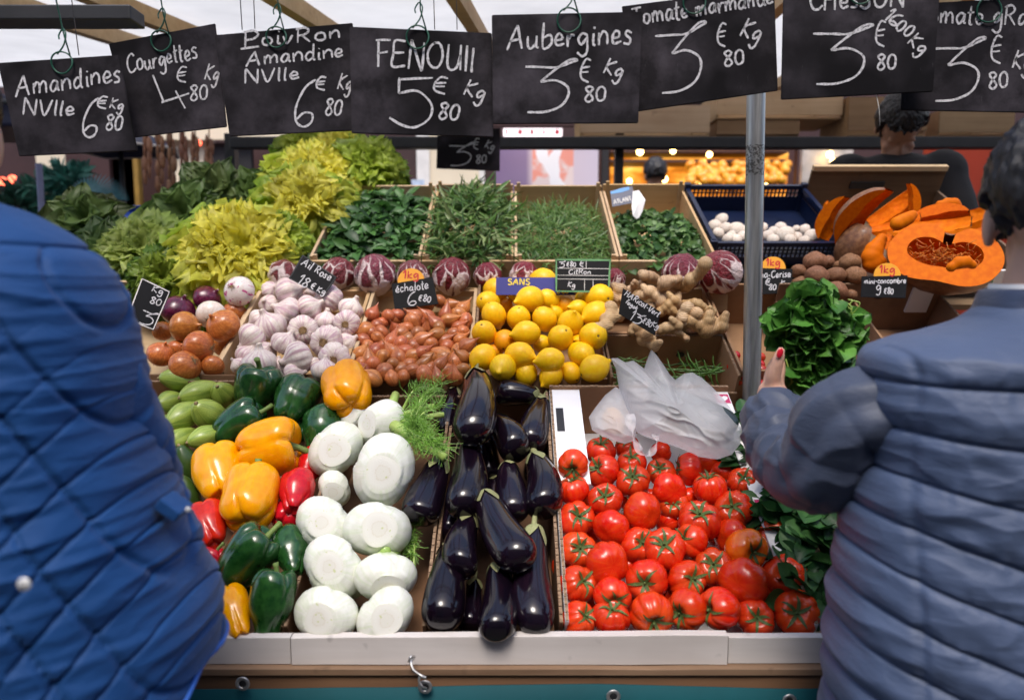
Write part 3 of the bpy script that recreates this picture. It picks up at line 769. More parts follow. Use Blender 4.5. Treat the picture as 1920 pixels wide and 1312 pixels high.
# crop, x, y, w, h, calyx x, y (or None), extra height
TOMS = [('A',210,970,218,190,205,1015,.035),('A',215,1145,235,195,195,1045,.01),('A',410,870,240,170,410,785,0),('A',428,1012,228,218,362,970,.01),('A',440,1222,245,205,440,1180,.01),
 ('A',600,845,190,140,590,790,-.01),('A',640,950,222,165,630,890,0),('A',640,1092,238,212,640,1035,.012),('A',845,880,165,120,0,0,-.02),('A',850,1022,200,180,832,985,0),
 ('A',1048,992,172,240,955,965,.012),('A',905,1152,262,198,0,0,.018),('A',930,1255,215,180,935,1235,.0),('A',1300,1035,175,165,0,0,-.02),('A',1200,1142,252,205,1190,1035,.012),
 ('A',1442,1092,195,205,1455,1045,.0),('A',1185,965,160,140,0,0,-.03),('A',1050,1205,110,150,0,0,-.02),('A',470,1010,120,120,0,0,-.04),('A',760,1200,110,130,0,0,-.04),
 ('B',200,175,220,200,225,142,.0),('B',420,230,228,198,0,0,.006),('B',610,125,242,188,0,0,.014),('B',970,188,258,215,975,122,.01),('B',1180,112,238,192,1165,88,.01),
 ('B',218,370,212,210,235,345,.0),('B',390,452,258,238,0,0,.014),('B',590,336,194,220,622,312,-.004),('B',750,366,252,225,752,310,.016),('B',905,312,200,212,838,276,.0),
 ('B',1165,290,215,192,0,0,-.004),('B',1258,362,248,222,1312,392,.014),('B',1425,300,232,222,1438,274,-.01),('B',216,578,204,222,265,548,.0),('B',420,652,244,190,442,700,.01),
 ('B',415,785,244,185,430,715,.0),('B',636,558,254,222,622,580,.006),('B',893,548,218,218,945,542,.008),('B',1050,472,204,225,1050,442,.002),('B',1240,562,266,272,0,0,.02),
 ('B',1490,532,256,246,1494,508,-.006),('B',216,790,195,200,275,765,.0),('B',668,762,262,242,690,836,.012),('B',882,742,214,250,822,772,.004),('B',1086,728,218,262,1000,735,.012),
 ('B',1310,788,232,192,1330,788,-.004),('B',1566,768,266,236,1578,752,-.002),('B',765,200,140,130,0,0,-.03),('B',780,640,120,120,0,0,-.03),('B',1350,650,140,140,0,0,-.03),('B',520,470,110,130,0,0,-.035),('B',660,640,100,120,0,0,-.04)]
for (x, y) in ((320, 270), (470, 290), (330, 640), (560, 720), (740, 540), (860, 420), (1010, 620), (1120, 480), (1230, 740), (1440, 700), (960, 60), (1090, 240), (700, 480), (150, 480), (1390, 560), (560, 40), (330, 90)):
    TOMS.append(('B', x, y, 190, 180, 0, 0, -.05))
items = []
for t in TOMS: items.append((cA if t[0] == 'A' else cB)(t[1], t[2]))
rc = rows(items, 30)
look_t = {'n': 'smooth red tomato with no calyx in sight', 'u': 'red ribbed tomato with its green calyx on top', 'f': 'red ribbed tomato, star calyx facing forward', 's': 'red tomato, calyx turned to its side', 'd': 'red tomato, calyx hanging low'}
for i, t in enumerate(TOMS):
    sc = 3.858 if t[0] == 'A' else 3.310
    u, v = items[i]; w, h = t[3]/sc, t[4]/sc
    p, d = T1.at(u, v, 0.0 + t[7])
    rad = 0.25*(w+h)*d/FPX*1.10
    m = None; skip = ()
    if t[5]:
        cu, cv = (cA if t[0] == 'A' else cB)(t[5], t[6])
        dx, dy = (cu-u)/(0.5*(w+h)/2*1.0), -(cv-v)/(0.5*(w+h)/2)
        l = math.hypot(dx, dy); f = min(1, 0.93/max(l, 1e-6)); dx, dy = dx*f, dy*f
        key = 's' if abs(dx) > 0.55 else ('f' if l < 0.5 else ('u' if dy > 0 else 'd'))
    else:
        a = random.uniform(0, 2*PI); dx, dy = 0.6*math.cos(a), 0.35 + 0.3*math.sin(a); key = 'n'
    ax = screen_axis(u, v, dx, dy) if t[5] else screen_axis(u, v, dx, dy, -0.8)
    lk = look_t[key]
    if i == 31: m = m_tomo; lk = 'orange tomato lighter than all others'
    if i in (32, 40): skip = ('calyx',); lk = 'red tomato with bare pale stem scar'
    if i == 10: ax = screen_axis(u, v, -0.95, 0.1, 0.25)
    r_, c_ = rc[i]
    o = place(TOM[i % 9], p, quat_to(ax, random.uniform(0, 6)), (rad*1.03, rad*1.03, rad*1.06), f'{lk}, {c_} from left in {r_} row', 'tomato', 'tomatoes in the white box', m, skip)
    if skip:
        s_ = bpy.data.objects.new('stem_scar', scar_me); COL.objects.link(s_); s_.parent = o

# peppers
def pepper_mesh(seed, k=4, taper=0.8, length=1.12):
    rr = random.Random(seed); ph0 = rr.random()*6
    P = prof([(0, .66), (.2, .74), (.45, .95), (.75, .98), (.97, .72), (1.0, .35), (.95, -.1), (taper*1.05, -.6), (taper*.88, -.92), (taper*.6, -1.12), (.25, -1.1), (0, -.98)])
    def fn(th, ph):
        r, z = P(ph)
        tw = th + 0.2*math.sin(th + ph0) + 0.12*math.sin(z*2+ph0)
        g = abs(math.cos(k*tw/2))**0.38
        top = math.exp(-((z-.9)/.4)**2); bot = math.exp(-((z+1.05)/.45)**2)
        r *= 1 - (0.05 + 0.10*top + 0.10*bot)*(1-g)
        z -= (1-g)*0.20*top*(r > .12); z += (1-g)*0.24*bot*min(1, r*2.5)
        r *= 1 + 0.06*math.cos(th*1+ph0) + 0.05*nz(math.cos(th)*1.3+seed, math.sin(th)*1.3, z*1.2)
        return (r*math.cos(th), r*math.sin(th), z*length)
    return ball('pepper', 80, 48, fn)
def stem_mesh(seed, length=1.12):
    rr = random.Random(seed); b = rr.uniform(0.1, 0.5); a = rr.uniform(0, 6); z0 = .62*length
    mb = MB().tube([(0, 0, z0), (0, 0, z0+.14), (b*.12*math.cos(a), b*.12*math.sin(a), z0+.36), (b*.5*math.cos(a), b*.5*math.sin(a), z0+.6), (b*.8*math.cos(a), b*.8*math.sin(a), z0+.74)], [.26, .15, .105, .11, .135], 12)
    return mesh('stem', mb.v, mb.f, True)
m_pg = fruit('green_pepper_skin', (0.006, 0.04, 0.008), (0.02, 0.085, 0.016), 0.2, 3, 0.35, 0.006, 0.2, bump=0.04, bscale=40)
m_py = fruit('yellow_pepper_skin', (0.82, 0.30, 0.0), (0.88, 0.39, 0.0), 0.2, 3, 0.15, 0.004, 0.05, bump=0.04, bscale=40)
m_pr = fruit('red_pepper_skin', (0.45, 0.004, 0.004), (0.62, 0.01, 0.008), 0.2, 3, 0.15, 0.004, 0.15, bump=0.04, bscale=40)
PEP = [proto('pepper', pepper_mesh(s*5+2, (4, 3, 4, 3)[s], (.82, .7, .88, .62)[s], (1.0, 1.12, 1.0, 1.3)[s]), m_pg, [('stem', stem_mesh(s, (1.0, 1.12, 1.0, 1.3)[s]), m_stem)]) for s in range(4)]
def cC(x, y): return 280 + x/4.3725, 660 + y/4.3725
PEPS = [ # u, v, w, h, stem direction as seen (right, up, toward), pattern, colour, extra height, label
 (*cC(880, 285), 86, 76, (.12, .93, .2), 0, 'g', .03, 'dark green pepper standing on top at the back with its stem up'),
 (*cC(1190, 400), 82, 84, (.35, .75, -.6), 1, 'g', .02, 'glossy dark green pepper behind, just right of the one with upright stem'),
 (*cC(760, 590), 84, 80, (.72, .5, .2), 0, 'g', .015, 'dark green pepper beside the courgettes with white window glints'),
 (*cC(1430, 650), 78, 86, (.1, .85, -.5), 1, 'g', .0, 'dull dark green pepper wedged behind the upper left fennel bulb'),
 (653, 731, 92, 92, (-.1, .55, -.8), 2, 'y', .05, 'yellow pepper on the back plank showing its lobed underside'),
 (*cC(995, 795), 112, 100, (.86, .1, .25), 0, 'y', .03, 'yellow orange pepper with a green stem pointing to the fennel'),
 (*cC(572, 985), 95, 108, (-.1, .65, -.7), 1, 'y', .02, 'yellow pepper nearest the blue coat, above the dark red pepper'),
 (472, 930, 104, 110, (.1, .7, -.65), 2, 'y', .035, 'big yellow pepper in the middle, lobes down, above green peppers'),
 (557, 923, 66, 84, (.1, .6, -.7), 3, 'r', .02, 'bright red pepper touching the pale small fennel'),
 (542, 966, 60, 50, (.4, .5, -.7), 0, 'r', -.01, 'red pepper mostly hidden under the bright red one'),
 (584, 872, 52, 64, (.3, .7, -.5), 1, 'r', -.01, 'deep red pepper peeking from behind a fennel bulb'),
 (394, 984, 72, 92, (-.2, .6, -.7), 1, 'r', .01, 'dark crimson pepper against the blue coat below a yellow pepper'),
 (398, 1060, 54, 70, (.15, .9, .1), 0, 'r', .01, 'red pepper against the blue coat with a curled green stem'),
 (469, 1043, 94, 108, (.52, .72, .25), 0, 'g', .02, 'large green pepper with its stem leaning right in the middle'),
 (545, 1033, 66, 92, (-.2, .7, -.6), 3, 'g', .015, 'green pepper between the fennel and the large green pepper'),
 (511, 1132, 84, 118, (.04, .92, .1), 3, 'g', .02, 'long green pepper at the front board with stem upright'),
 (438, 1148, 66, 104, (-.3, .6, -.6), 3, 'y', .01, 'yellow pepper at the front board beside the blue coat'),
 (554, 806, 40, 46, (.2, .7, -.5), 2, 'g', -.02, 'small dark green pepper behind the yellow pepper stem'),
 (390, 880, 70, 70, (.2, .6, -.6), 0, 'g', -.05, 'dark green pepper buried beneath the yellow peppers'),
 (460, 1110, 60, 70, (.2, .6, -.6), 2, 'g', -.05, 'dark green pepper low in the gap above the front board')]
for i, (u, v, w, h, dr, k, c, eh, lab) in enumerate(PEPS):
    p, d = T1.at(u, v, eh)
    ln = math.sqrt(sum(x*x for x in dr)); up = abs(dr[1])/ln; sd = abs(dr[0])/ln
    L = (1.0, 1.12, 1.0, 1.3)[k]
    rw = w/2*d/FPX; rh = h/2*d/FPX
    along, cross = (rh, rw) if up > sd else (rw, rh)
    s = cross*1.02; sz = min(max(along/L*1.06, s*.72), s*1.15)
    if i == 5: s, sz = s*1.14, s*1.0
    if k == 3: sz = min(max(along/L*1.05, s*.8), s*1.3)
    place(PEP[k], p, quat_to(screen_axis(u, v, *[x/ln for x in dr]), i*1.7), (s, s, sz), lab, 'pepper', 'peppers of three colours', {'g': m_pg, 'y': m_py, 'r': m_pr}[c])

# courgettes
def courgette_mesh(seed):
    P = prof([(0, 1.0), (.14, .99), (.2, .96), (.42, .86), (.8, .45), (1.0, 0), (.95, -.5), (.7, -1.1), (.45, -1.4), (.3, -1.5), (0, -1.52)])
    def fn(th, ph):
        r, z = P(ph); r *= 1 + 0.03*math.cos(5*th) + .04*nz(math.cos(th)+seed, math.sin(th), z)
        return (r*math.cos(th) + .1*math.sin(z+seed), r*math.sin(th), z)
    return ball('courgette', 40, 36, fn)
e = MB().tube([(0, 0, .97), (0, 0, 1.03), (.02, 0, 1.07)], [.17, .13, .07], 10)
end_me = mesh('blossom_end', e.v, e.f, True)
m_cg = fruit('pale_courgette', (0.24, 0.33, 0.04), (0.42, 0.52, 0.11), 0.32, 30, 0.2, 0.006, 0.1, bump=0.1, bscale=90, streak=((0.1, 0.19, 0.02), 0.6, 24), foot=None)
m_cgd = fruit('dark_courgette', (0.02, 0.05, 0.008), (0.05, 0.1, 0.015), 0.35, 30, 0.2, bump=0.1)
m_cend = flat('dry_blossom', (0.3, 0.22, 0.1), 0.8, nz=0.5, scale=80)
COU = [proto('courgette', courgette_mesh(s), m_cg, [('blossom_end', end_me, m_cend)]) for s in (1, 5)]
for i, (x, y, w, l, dr, eh, lab) in enumerate((
    (215, 225, 165, 330, (-.9, .1, .1), .02, 'long pale courgette lying lengthwise on top at the onion crate'),
    (375, 335, 175, 260, (-.75, -.25, .5), .02, 'pale courgette second in the upper row with its end to the coat'),
    (605, 345, 165, 230, (-.25, .35, .85), .01, 'pale courgette facing out beside the dark green peppers'),
    (150, 415, 165, 200, (-.4, -.1, .85), .0, 'green courgette half hidden by the blue coat, upper one'),
    (478, 490, 205, 260, (-.4, .3, .75), .02, 'largest pale courgette with its round end facing out in the middle'),
    (265, 540, 190, 240, (-.55, -.3, .7), .01, 'pale courgette in the middle row next to the blue coat'),
    (440, 708, 175, 270, (-.7, -.2, .55), .01, 'pale courgette in the lowest row above the yellow pepper'),
    (230, 720, 160, 220, (-.5, -.3, .7), .0, 'streaked courgette low down against the blue coat'),
    (150, 590, 130, 180, (-.5, -.1, .7), -.02, 'shadowed courgette behind the blue coat edge'))):
    u, v = cC(x, y); p, d = T1.at(u, v, eh); s = w/2/4.3725*d/FPX*1.16
    place(COU[i % 2], p, quat_to(screen_axis(u, v, dr[0]*1.3, dr[1]*1.3, dr[2]*.8), i), (s, s, s*1.3), lab, 'courgette', 'pale courgettes')
for i, (u, v, lab) in enumerate(((348, 872, 'dark green courgette in the shade between the coat and the yellow pepper'), (352, 930, 'dark courgette deep behind the yellow pepper by the coat'))):
    p, d = T1.at(u, v, -.02); place(COU[i], p, quat_to(screen_axis(u, v, -.3, .8, .2), i), (.026, .026, .045), lab, 'courgette', None, m_cgd)

# fennel
def fennel_mesh(seed):
    P = prof([(0, -.78), (.35, -.78), (.52, -.77), (.62, -.71), (.84, -.46), (1.0, 0.0), (.93, .4), (.68, .8), (.5, 1.1), (.42, 1.3), (.3, 1.36), (0, 1.36)])
    rr = random.Random(seed); a0 = rr.random()*6
    def fn(th, ph):
        r, z = P(PI - ph) if False else P(ph)
        fl = 1 - .14*math.cos(2*(th-a0)) * (1 if z > -.7 else .6)
        lay = ((th - a0)/PI + z*.25) % 1.0
        stp = 1 + (.11 if z > -.66 else 0)*(lay - .5) * min(1, (z+.7)*2)
        r *= fl*stp*(1 + .004*math.sin(23*th+a0)*(z > -.6) + .05*math.cos(th+a0*2)*(z > -.6) + .02*nz(3*math.cos(th)+seed, 3*math.sin(th), 2*z))
        return (r*math.cos(th), r*math.sin(th), z)
    return ball('fennel', 64, 44, fn)
m_fen = fruit('fennel_bulb', (0.68, 0.68, 0.60), (0.77, 0.77, 0.71), 0.33, 4, 0.1, 0.004, 0.05, bump=0.06, bscale=40, streak=((0.56, 0.64, 0.42), 0.45, 40), foot=((0.42, 0.56, 0.17), 0.48, 0.92))
def cut_mat():
    M = Mat('fennel_cut', 0.5, 0.4); tc = M.node('ShaderNodeTexCoord'); ln = M.node('ShaderNodeVectorMath', _operation='LENGTH'); M.t.links.new(tc.outputs['UV'], ln.inputs[0])
    n = M.noise(7, 3, M.coord('UV', seed=True)); r = M.math('ADD', ln.outputs['Value'], M.math('MULTIPLY_ADD', n, .25, -.12))
    c = M.ramp(r, [(0.0, (.70, .68, .61)), (.38, (.70, .68, .61)), (.43, (.66, .62, .53)), (.48, (.72, .70, .64)), (.8, (.74, .73, .67)), (.97, (.72, .71, .63))])
    sp = M.ramp(M.noise(3.5, 1, M.coord('UV', seed=True)), [(.68, 0.0), (.73, 1.0)])
    M.base(M.mix(M.math('MULTIPLY', sp, .7), c, (.5, .55, .2))); M.bump(M.noise(12, 3, M.coord('UV')), .15, .002); return M.m
m_cut = cut_mat()
def disc(name, r, z, n=40, k=6, dome=0.02):
    vs, fs, uv = [(0, 0, z-dome)], [], [(0, 0)]
    for j in range(1, k+1):
        for i in range(n):
            a = 2*PI*i/n; q = j/k; w = 1 + .05*math.sin(3*a+1)
            vs.append((r*q*w*math.cos(a), r*q*w*math.sin(a), z - dome*(1-q*q) + (.012 if j == k else 0))); uv.append((q*math.cos(a), q*math.sin(a)))
    for i in range(n):
        fs.append((0, 1+(i+1) % n, 1+i))
        for j in range(k-1):
            a = 1+j*n; fs.append((a+i, a+(i+1) % n, a+n+(i+1) % n, a+n+i))
    return mesh(name, vs, fs, True, uv)
def stalks(seed):
    rr = random.Random(seed); mb = MB()
    for i in range(3):
        a = 2*PI*i/3 + rr.random(); c, s = math.cos(a), math.sin(a)
        mb.tube([(c*.18, s*.18, 1.1), (c*.3, s*.3, 1.5), (c*.5, s*.5, 1.9 + rr.uniform(-.2, .3))], [.26, .2, .17], 12)
    return mesh('stalks', mb.v, mb.f, True)
m_stalk = fruit('fennel_stalk', (0.22, 0.38, 0.05), (0.42, 0.56, 0.14), 0.35, 20, 0.2, streak=((.5, .62, .25), .5, 20), tip=None)
FEN = [proto('fennel', fennel_mesh(s*3+1), m_fen, [('cut_base', disc('cut_base', (.60, .5, .56, .46)[s], -.79), m_cut), ('stalks', stalks(s), m_stalk)]) for s in range(4)]
def cE(x, y): return 540 + x/3.692, 680 + y/3.692
def cD(x, y): return 340 + x/3.185, 900 + y/3.185
def cF(x, y): return 740 + x/3.183, 900 + y/3.183
FENS = [(*cE(330, 605), 95, 95, (-.1, 0.02, .99), .03, 'white fennel bulb at upper left of its box, base facing out, brownish rim'),
 (*cE(658, 755), 128, 112, (-.02, -.04, .99), .05, 'biggest white fennel bulb with its broad round base facing out'),
 (*cE(645, 420), 84, 88, (-.72, -.02, .62), .05, 'fennel bulb turned sideways with green stalks and feathery fronds'),
 (*cE(455, 365), 58, 50, (-.3, .1, .8), .02, 'yellowish white fennel bulb half hidden behind the sideways one'),
 (*cE(315, 872), 68, 56, (-.05, -.3, .9), .0, 'small pale cut fennel bulb beside the bright red pepper'),
 (*cD(850, 258), 102, 96, (-.12, 0.05, .98), .03, 'white fennel bulb left of centre with a green stalk behind'),
 (*cD(1176, 290), 116, 102, (.05, 0, .99), .03, 'white fennel bulb next to the cardboard edge of the aubergines'),
 (*cD(906, 508), 110, 104, (-.2, -.05, .97), .03, 'white fennel bulb lying over the box edge beside green peppers'),
 (*cD(1226, 578), 110, 92, (.1, -.62, .72), .02, 'white fennel bulb tipped down so its cut base faces the board'),
 (*cD(868, 805), 122, 90, (-.38, -.2, .88), .01, 'white fennel bulb at the front board on the pepper side'),
 (*cD(1220, 818), 114, 84, (.05, -.15, .98), .01, 'white fennel bulb at the front board on the aubergine side'),
 (*cD(1012, 645), 48, 40, (-.3, -.2, .9), -.03, 'shaded fennel bulb deep between the four lowest bulbs'),
 (740, 985, 52, 44, (.2, .1, .9), -.03, 'shaded fennel bulb low behind the biggest bulb and the left box edge')]
for i, (u, v, w, h, dr, eh, lab) in enumerate(FENS):
    p, d = T1.at(u, v, eh); s = (w+h)/4*d/FPX
    ln = math.sqrt(sum(x*x for x in dr)); base = screen_axis(u, v, *[x/ln for x in dr])
    o = place(FEN[i % 4], p, quat_to(-base, i*2.1), (s*1.04, s*1.04, s*(1.0 if i == 2 else .82)), lab, 'fennel', 'fennel bulbs')

# aubergines
def aub_mesh(seed):
    P = prof([(0, 0), (.18, .005), (.42, .015), (.60, .09), (.76, .26), (.92, .5), (1.0, .72), (.93, .88), (.6, .975), (.2, 1.0), (0, 1.0)])
    def fn(th, ph):
        r, z = P(ph); r *= 1 + .035*nz(math.cos(th)*1.2+seed*3, math.sin(th)*1.2, z*3) + .02*math.cos(2*th+seed)
        return (r*math.cos(th) + .3*math.sin(PI*z)*math.sin(seed*2.3), r*math.sin(th), z)
    return ball('aubergine', 56, 44, fn)
def aub_calyx(seed):
    n, k = 40, 7; vs, fs = [], []
    P = prof([(0, 0), (.18, .005), (.42, .015), (.60, .09), (.76, .26), (.92, .5), (1.0, .72), (.93, .88), (.6, .975), (.2, 1.0), (0, 1.0)])
    def rad(z):
        lo, hi = 0.0, PI*.8
        for _ in range(30):
            m = (lo+hi)/2
            if P(m)[1] < z: lo = m
            else: hi = m
        return P(lo)[0]
    rr = random.Random(seed); L = [rr.uniform(.14, .27) for _ in range(5)]
    for j in range(k+1):
        for i in range(n):
            th = 2*PI*i/n; s_ = (i/n*5) % 1.0; li = int(i/n*5)
            ln = .05 + (L[li]-.05)*max(0, 1 - abs(s_-.5)*2)**.8
            z = ln*j/k; r = max(.14, rad(max(z, .004))) + .022 + .03*(j/k)**2
            vs.append((r*math.cos(th) + .3*math.sin(PI*z)*math.sin(seed*2.3), r*math.sin(th), z - .01))
    fs = [(j*n+i, j*n+(i+1) % n, (j+1)*n+(i+1) % n, (j+1)*n+i) for j in range(k) for i in range(n)]
    mb = MB().add(vs, fs, True); b = rr.uniform(-.2, .2)
    mb.tube([(0, 0, .02), (0, 0, -.03), (b*.5, 0, -.10), (b, .05, -.16)], [.3, .17, .12, .15], 12)
    return mesh('calyx', mb.v, mb.f, True)
m_aub = fruit('aubergine_skin', (0.004, 0.0022, 0.006), (0.009, 0.0035, 0.008), 0.15, 3, 0.25, 0.01, 0.3, bump=0.02, bscale=25, tip=((0.02, 0.004, 0.012), 0.1, 0.3))
m_acal = fruit('aubergine_calyx', (0.2, 0.22, 0.08), (0.36, 0.34, 0.18), 0.6, 30, 0)
AUB = [proto('aubergine', aub_mesh(s), m_aub, [('calyx', aub_calyx(s), m_acal)]) for s in (1, 2, 4, 5)]
AUBS = [ # tip u, v, stem u, v, width, height at tip, height at stem, label
 (884, 822, 893, 702, 70, .09, .05, 'tall aubergine standing highest at the back of its box, over the plank'),
 (930, 736, 1011, 742, 46, .0, .0, 'aubergine lying crosswise at the back beside the tallest one'),
 (992, 840, 1018, 752, 58, .02, .0, 'aubergine at the back corner next to the white flap'),
 (972, 852, 922, 788, 60, .03, .01, 'aubergine leaning to lower right behind the top one, pale sheen'),
 (868, 962, 876, 828, 70, .05, .03, 'long aubergine below the topmost one with square white glint'),
 (782, 974, 826, 866, 68, .03, .03, 'aubergine leaning over the fennel side with its tip at the box edge'),
 (964, 972, 952, 872, 58, .02, .01, 'aubergine with small curled calyx in the middle of the box'),
 (1018, 962, 1004, 856, 66, .03, .02, 'aubergine against the tomato box edge in the middle'),
 (982, 1058, 908, 928, 74, .075, .05, 'aubergine lying diagonally on top with a pale green calyx'),
 (866, 1074, 880, 974, 64, .04, .02, 'short aubergine with bright blue white glint left of the diagonal one'),
 (826, 1176, 846, 1024, 74, .02, .01, 'aubergine in the front corner beside the fennel box'),
 (928, 1192, 932, 1062, 74, .045, .02, 'aubergine whose pointed tip overhangs the front board'),
 (1004, 1186, 1002, 990, 72, .02, .02, 'longest aubergine by the tomato box with pale calyx at its top'),
 (836, 820, 853, 730, 40, -.02, -.02, 'aubergine half hidden behind the tallest one and the fronds'),
 (842, 1004, 848, 930, 46, -.02, -.03, 'small shaded aubergine between the box edge and the short one'),
 (880, 1178, 890, 1090, 50, -.04, -.05, 'aubergine deep in shade between the two front ones'),
 (960, 1160, 972, 1060, 50, -.05, -.06, 'aubergine hidden in the dark under the diagonal one'),
 (930, 1010, 930, 900, 60, -.05, -.06, 'aubergine underneath the diagonal one in deep shade'),
 (1010, 900, 1012, 830, 54, -.05, -.05, 'aubergine buried in shade below the back corner'),
 (915, 900, 915, 800, 54, -.05, -.05, 'aubergine buried behind the long one with square glint')]
for i, (tu, tv, su, sv, w, ht, hs, lab) in enumerate(AUBS):
    a, da = T1.at(su, sv, hs); b, db = T1.at(tu, tv, ht)
    ax = b - a; L = ax.length; r = w/2*(da+db)/2/FPX*(.95 if i == 11 else 1.07)
    a = a - ax*.0
    place(AUB[i % 4], a, quat_to(ax.normalized(), i*1.3 + .6), (r, r, L), lab, 'aubergine', 'aubergines in the narrow box')

# lemons
def lemon_mesh(seed):
    P = prof([(0, 1.34), (.1, 1.32), (.16, 1.22), (.3, 1.06), (.64, .80), (.93, .4), (1.0, 0), (.93, -.42), (.66, -.82), (.34, -1.03), (.14, -1.09), (.07, -1.06), (0, -1.05)])
    def fn(th, ph):
        r, z = P(ph); r *= 1 + .03*nz(math.cos(th)+seed, math.sin(th), z); return (r*math.cos(th), r*math.sin(th), z)
    return ball('lemon', 40, 32, fn)
m_lem = fruit('lemon_peel', (0.90, 0.48, 0.0), (0.93, 0.58, 0.003), 0.42, 5, 0.05, 0.006, 0.05, bump=0.12, bscale=420)
m_leo = fruit('orange_lemon_peel', (0.86, 0.33, 0.0), (0.9, 0.38, 0.002), 0.42, 5, 0.05, bump=0.12, bscale=420)
s_ = MB().tube([(0, 0, -1.04), (0, 0, -1.075), (0, 0, -1.085)], [.12, .11, .05], 8); lem_s = mesh('stem_scar', s_.v, s_.f, True)
LEM = [proto('lemon', lemon_mesh(s), m_lem, [('stem_scar', lem_s, flat('lemon_scar', (.22, .13, .02), .8, nz=.4, scale=90))]) for s in (0, 3)]
def cH(x, y): return 600 + x/3.281, 320 + y/3.281
def cI(x, y): return 1080 + x/3.281, 320 + y/3.281
LEMS = [('H',1080,735,155,.02),('H',1035,815,150,.02),('H',1070,890,155,.035),('H',1010,1000,155,.03),('H',1000,1150,165,.03),('H',1125,1210,170,.03),('H',1225,750,145,.02),('H',1290,790,165,.045),('H',1375,675,155,.04),('H',1405,795,145,.02),
 ('H',1222,910,152,.03),('H',1268,1000,185,.045),('H',1135,1045,138,.015),('H',1382,915,152,.03),('H',1510,825,122,.005),('H',1540,940,165,.035),('H',1480,1030,162,.04),('H',1415,1165,185,.045),('H',1230,1135,172,.04),('H',1365,1065,115,.0),
 ('I',140,775,178,.035),('I',125,885,172,.045),('I',15,850,120,.01),('I',105,1018,176,.045),('I',38,1130,155,.03),('I',115,1215,176,.04),('H',1265,1245,150,.005),('H',1420,1265,145,.01),('H',1540,1245,140,.0),('H',1600,1125,150,.02),
 ('H',1140,835,95,-.01),('H',1075,1115,100,-.01),('H',1450,880,100,-.005),('H',1590,1060,110,.0),('H',1330,830,100,-.01),('I',60,790,130,.0),('I',-60,960,100,.0)]
items = [(cH if t[0] == 'H' else cI)(t[1], t[2]) for t in LEMS]; rc = rows(items, 26)
for i, t in enumerate(LEMS):
    u, v = items[i]; p, d = T2.at(u, v, t[4]); s = t[3]/2/3.281*d/FPX
    a = random.uniform(0, 2*PI); tz = random.uniform(.35, .95); q = math.sqrt(1-tz*tz)
    dr = (q*math.cos(a), q*math.sin(a), tz if random.random() < .4 else -tz)
    m = None; lk = 'yellow lemon'
    if i in (11, 17): dr = (-.93, -.1, .2); lk = 'yellow lemon with its pointed nipple sideways'; s *= .86
    if i in (12, 14, 31, 30): m = m_leo; lk = 'deeper orange lemon set lower'
    r_, c_ = rc[i]
    place(LEM[i % 2], p, quat_to(screen_axis(u, v, *dr), i), (s*.97, s*.97, s*1.04), f'{lk}, {c_} from left in the {r_} row', 'lemon', 'lemons in the cardboard crate', m)

# garlic
def garlic_mesh(seed):
    rr = random.Random(seed); k = rr.choice((7, 8, 9)); a0 = rr.random()*6
    P = prof([(0, -.62), (.16, -.64), (.3, -.68), (.55, -.66), (.86, -.42), (1.0, 0.0), (.88, .36), (.55, .62), (.3, .78), (.2, .92), (.17, 1.1), (.1, 1.15), (0, 1.15)])
    def fn(th, ph):
        r, z = P(ph); g = abs(math.cos(k*(th+.2*math.sin(th*2+a0))/2))
        w = math.exp(-((z+.05)/.5)**2); r *= 1 - .11*(1-g**.6)*w
        r *= 1 + .07*math.cos(th+a0) + .03*nz(2*math.cos(th)+seed, 2*math.sin(th), z*2)
        b = max(0, z-.5); return (r*math.cos(th) + .25*b*math.cos(a0), r*math.sin(th) + .25*b*math.sin(a0), z)
    return ball('garlic', 56, 40, fn)
m_gar = fruit('garlic_skin', (0.72, 0.60, 0.52), (0.83, 0.75, 0.68), 0.5, 8, 0.1, 0.01, 0.06, bump=0.15, bscale=60, streak=((0.42, 0.15, 0.27), 0.6, 26), foot=((.68, .58, .45), .75, .95))
m_root = flat('dry_roots', (0.38, 0.24, 0.11), 0.9, nz=0.6, scale=120, bump=.6)
def root_pad(seed):
    rr = random.Random(seed); mb = MB().ellipsoid((0, 0, -.64), (.3, .28, .07), None, 14, 8)
    for i in range(26):
        a = rr.uniform(0, 6.28); r0, r1 = rr.uniform(.05, .22), rr.uniform(.18, .36)
        mb.tube([(r0*math.cos(a), r0*math.sin(a), -.68), (r1*math.cos(a+.2), r1*math.sin(a+.2), -.74 - rr.random()*.05)], .015, 4)
    return mesh('root_pad', mb.v, mb.f, True)
GAR = [proto('garlic', garlic_mesh(s*3), m_gar, [('root_pad', root_pad(s), m_root)]) for s in range(5)]
def cG(x, y): return 200 + x/3.2795, 320 + y/3.2795
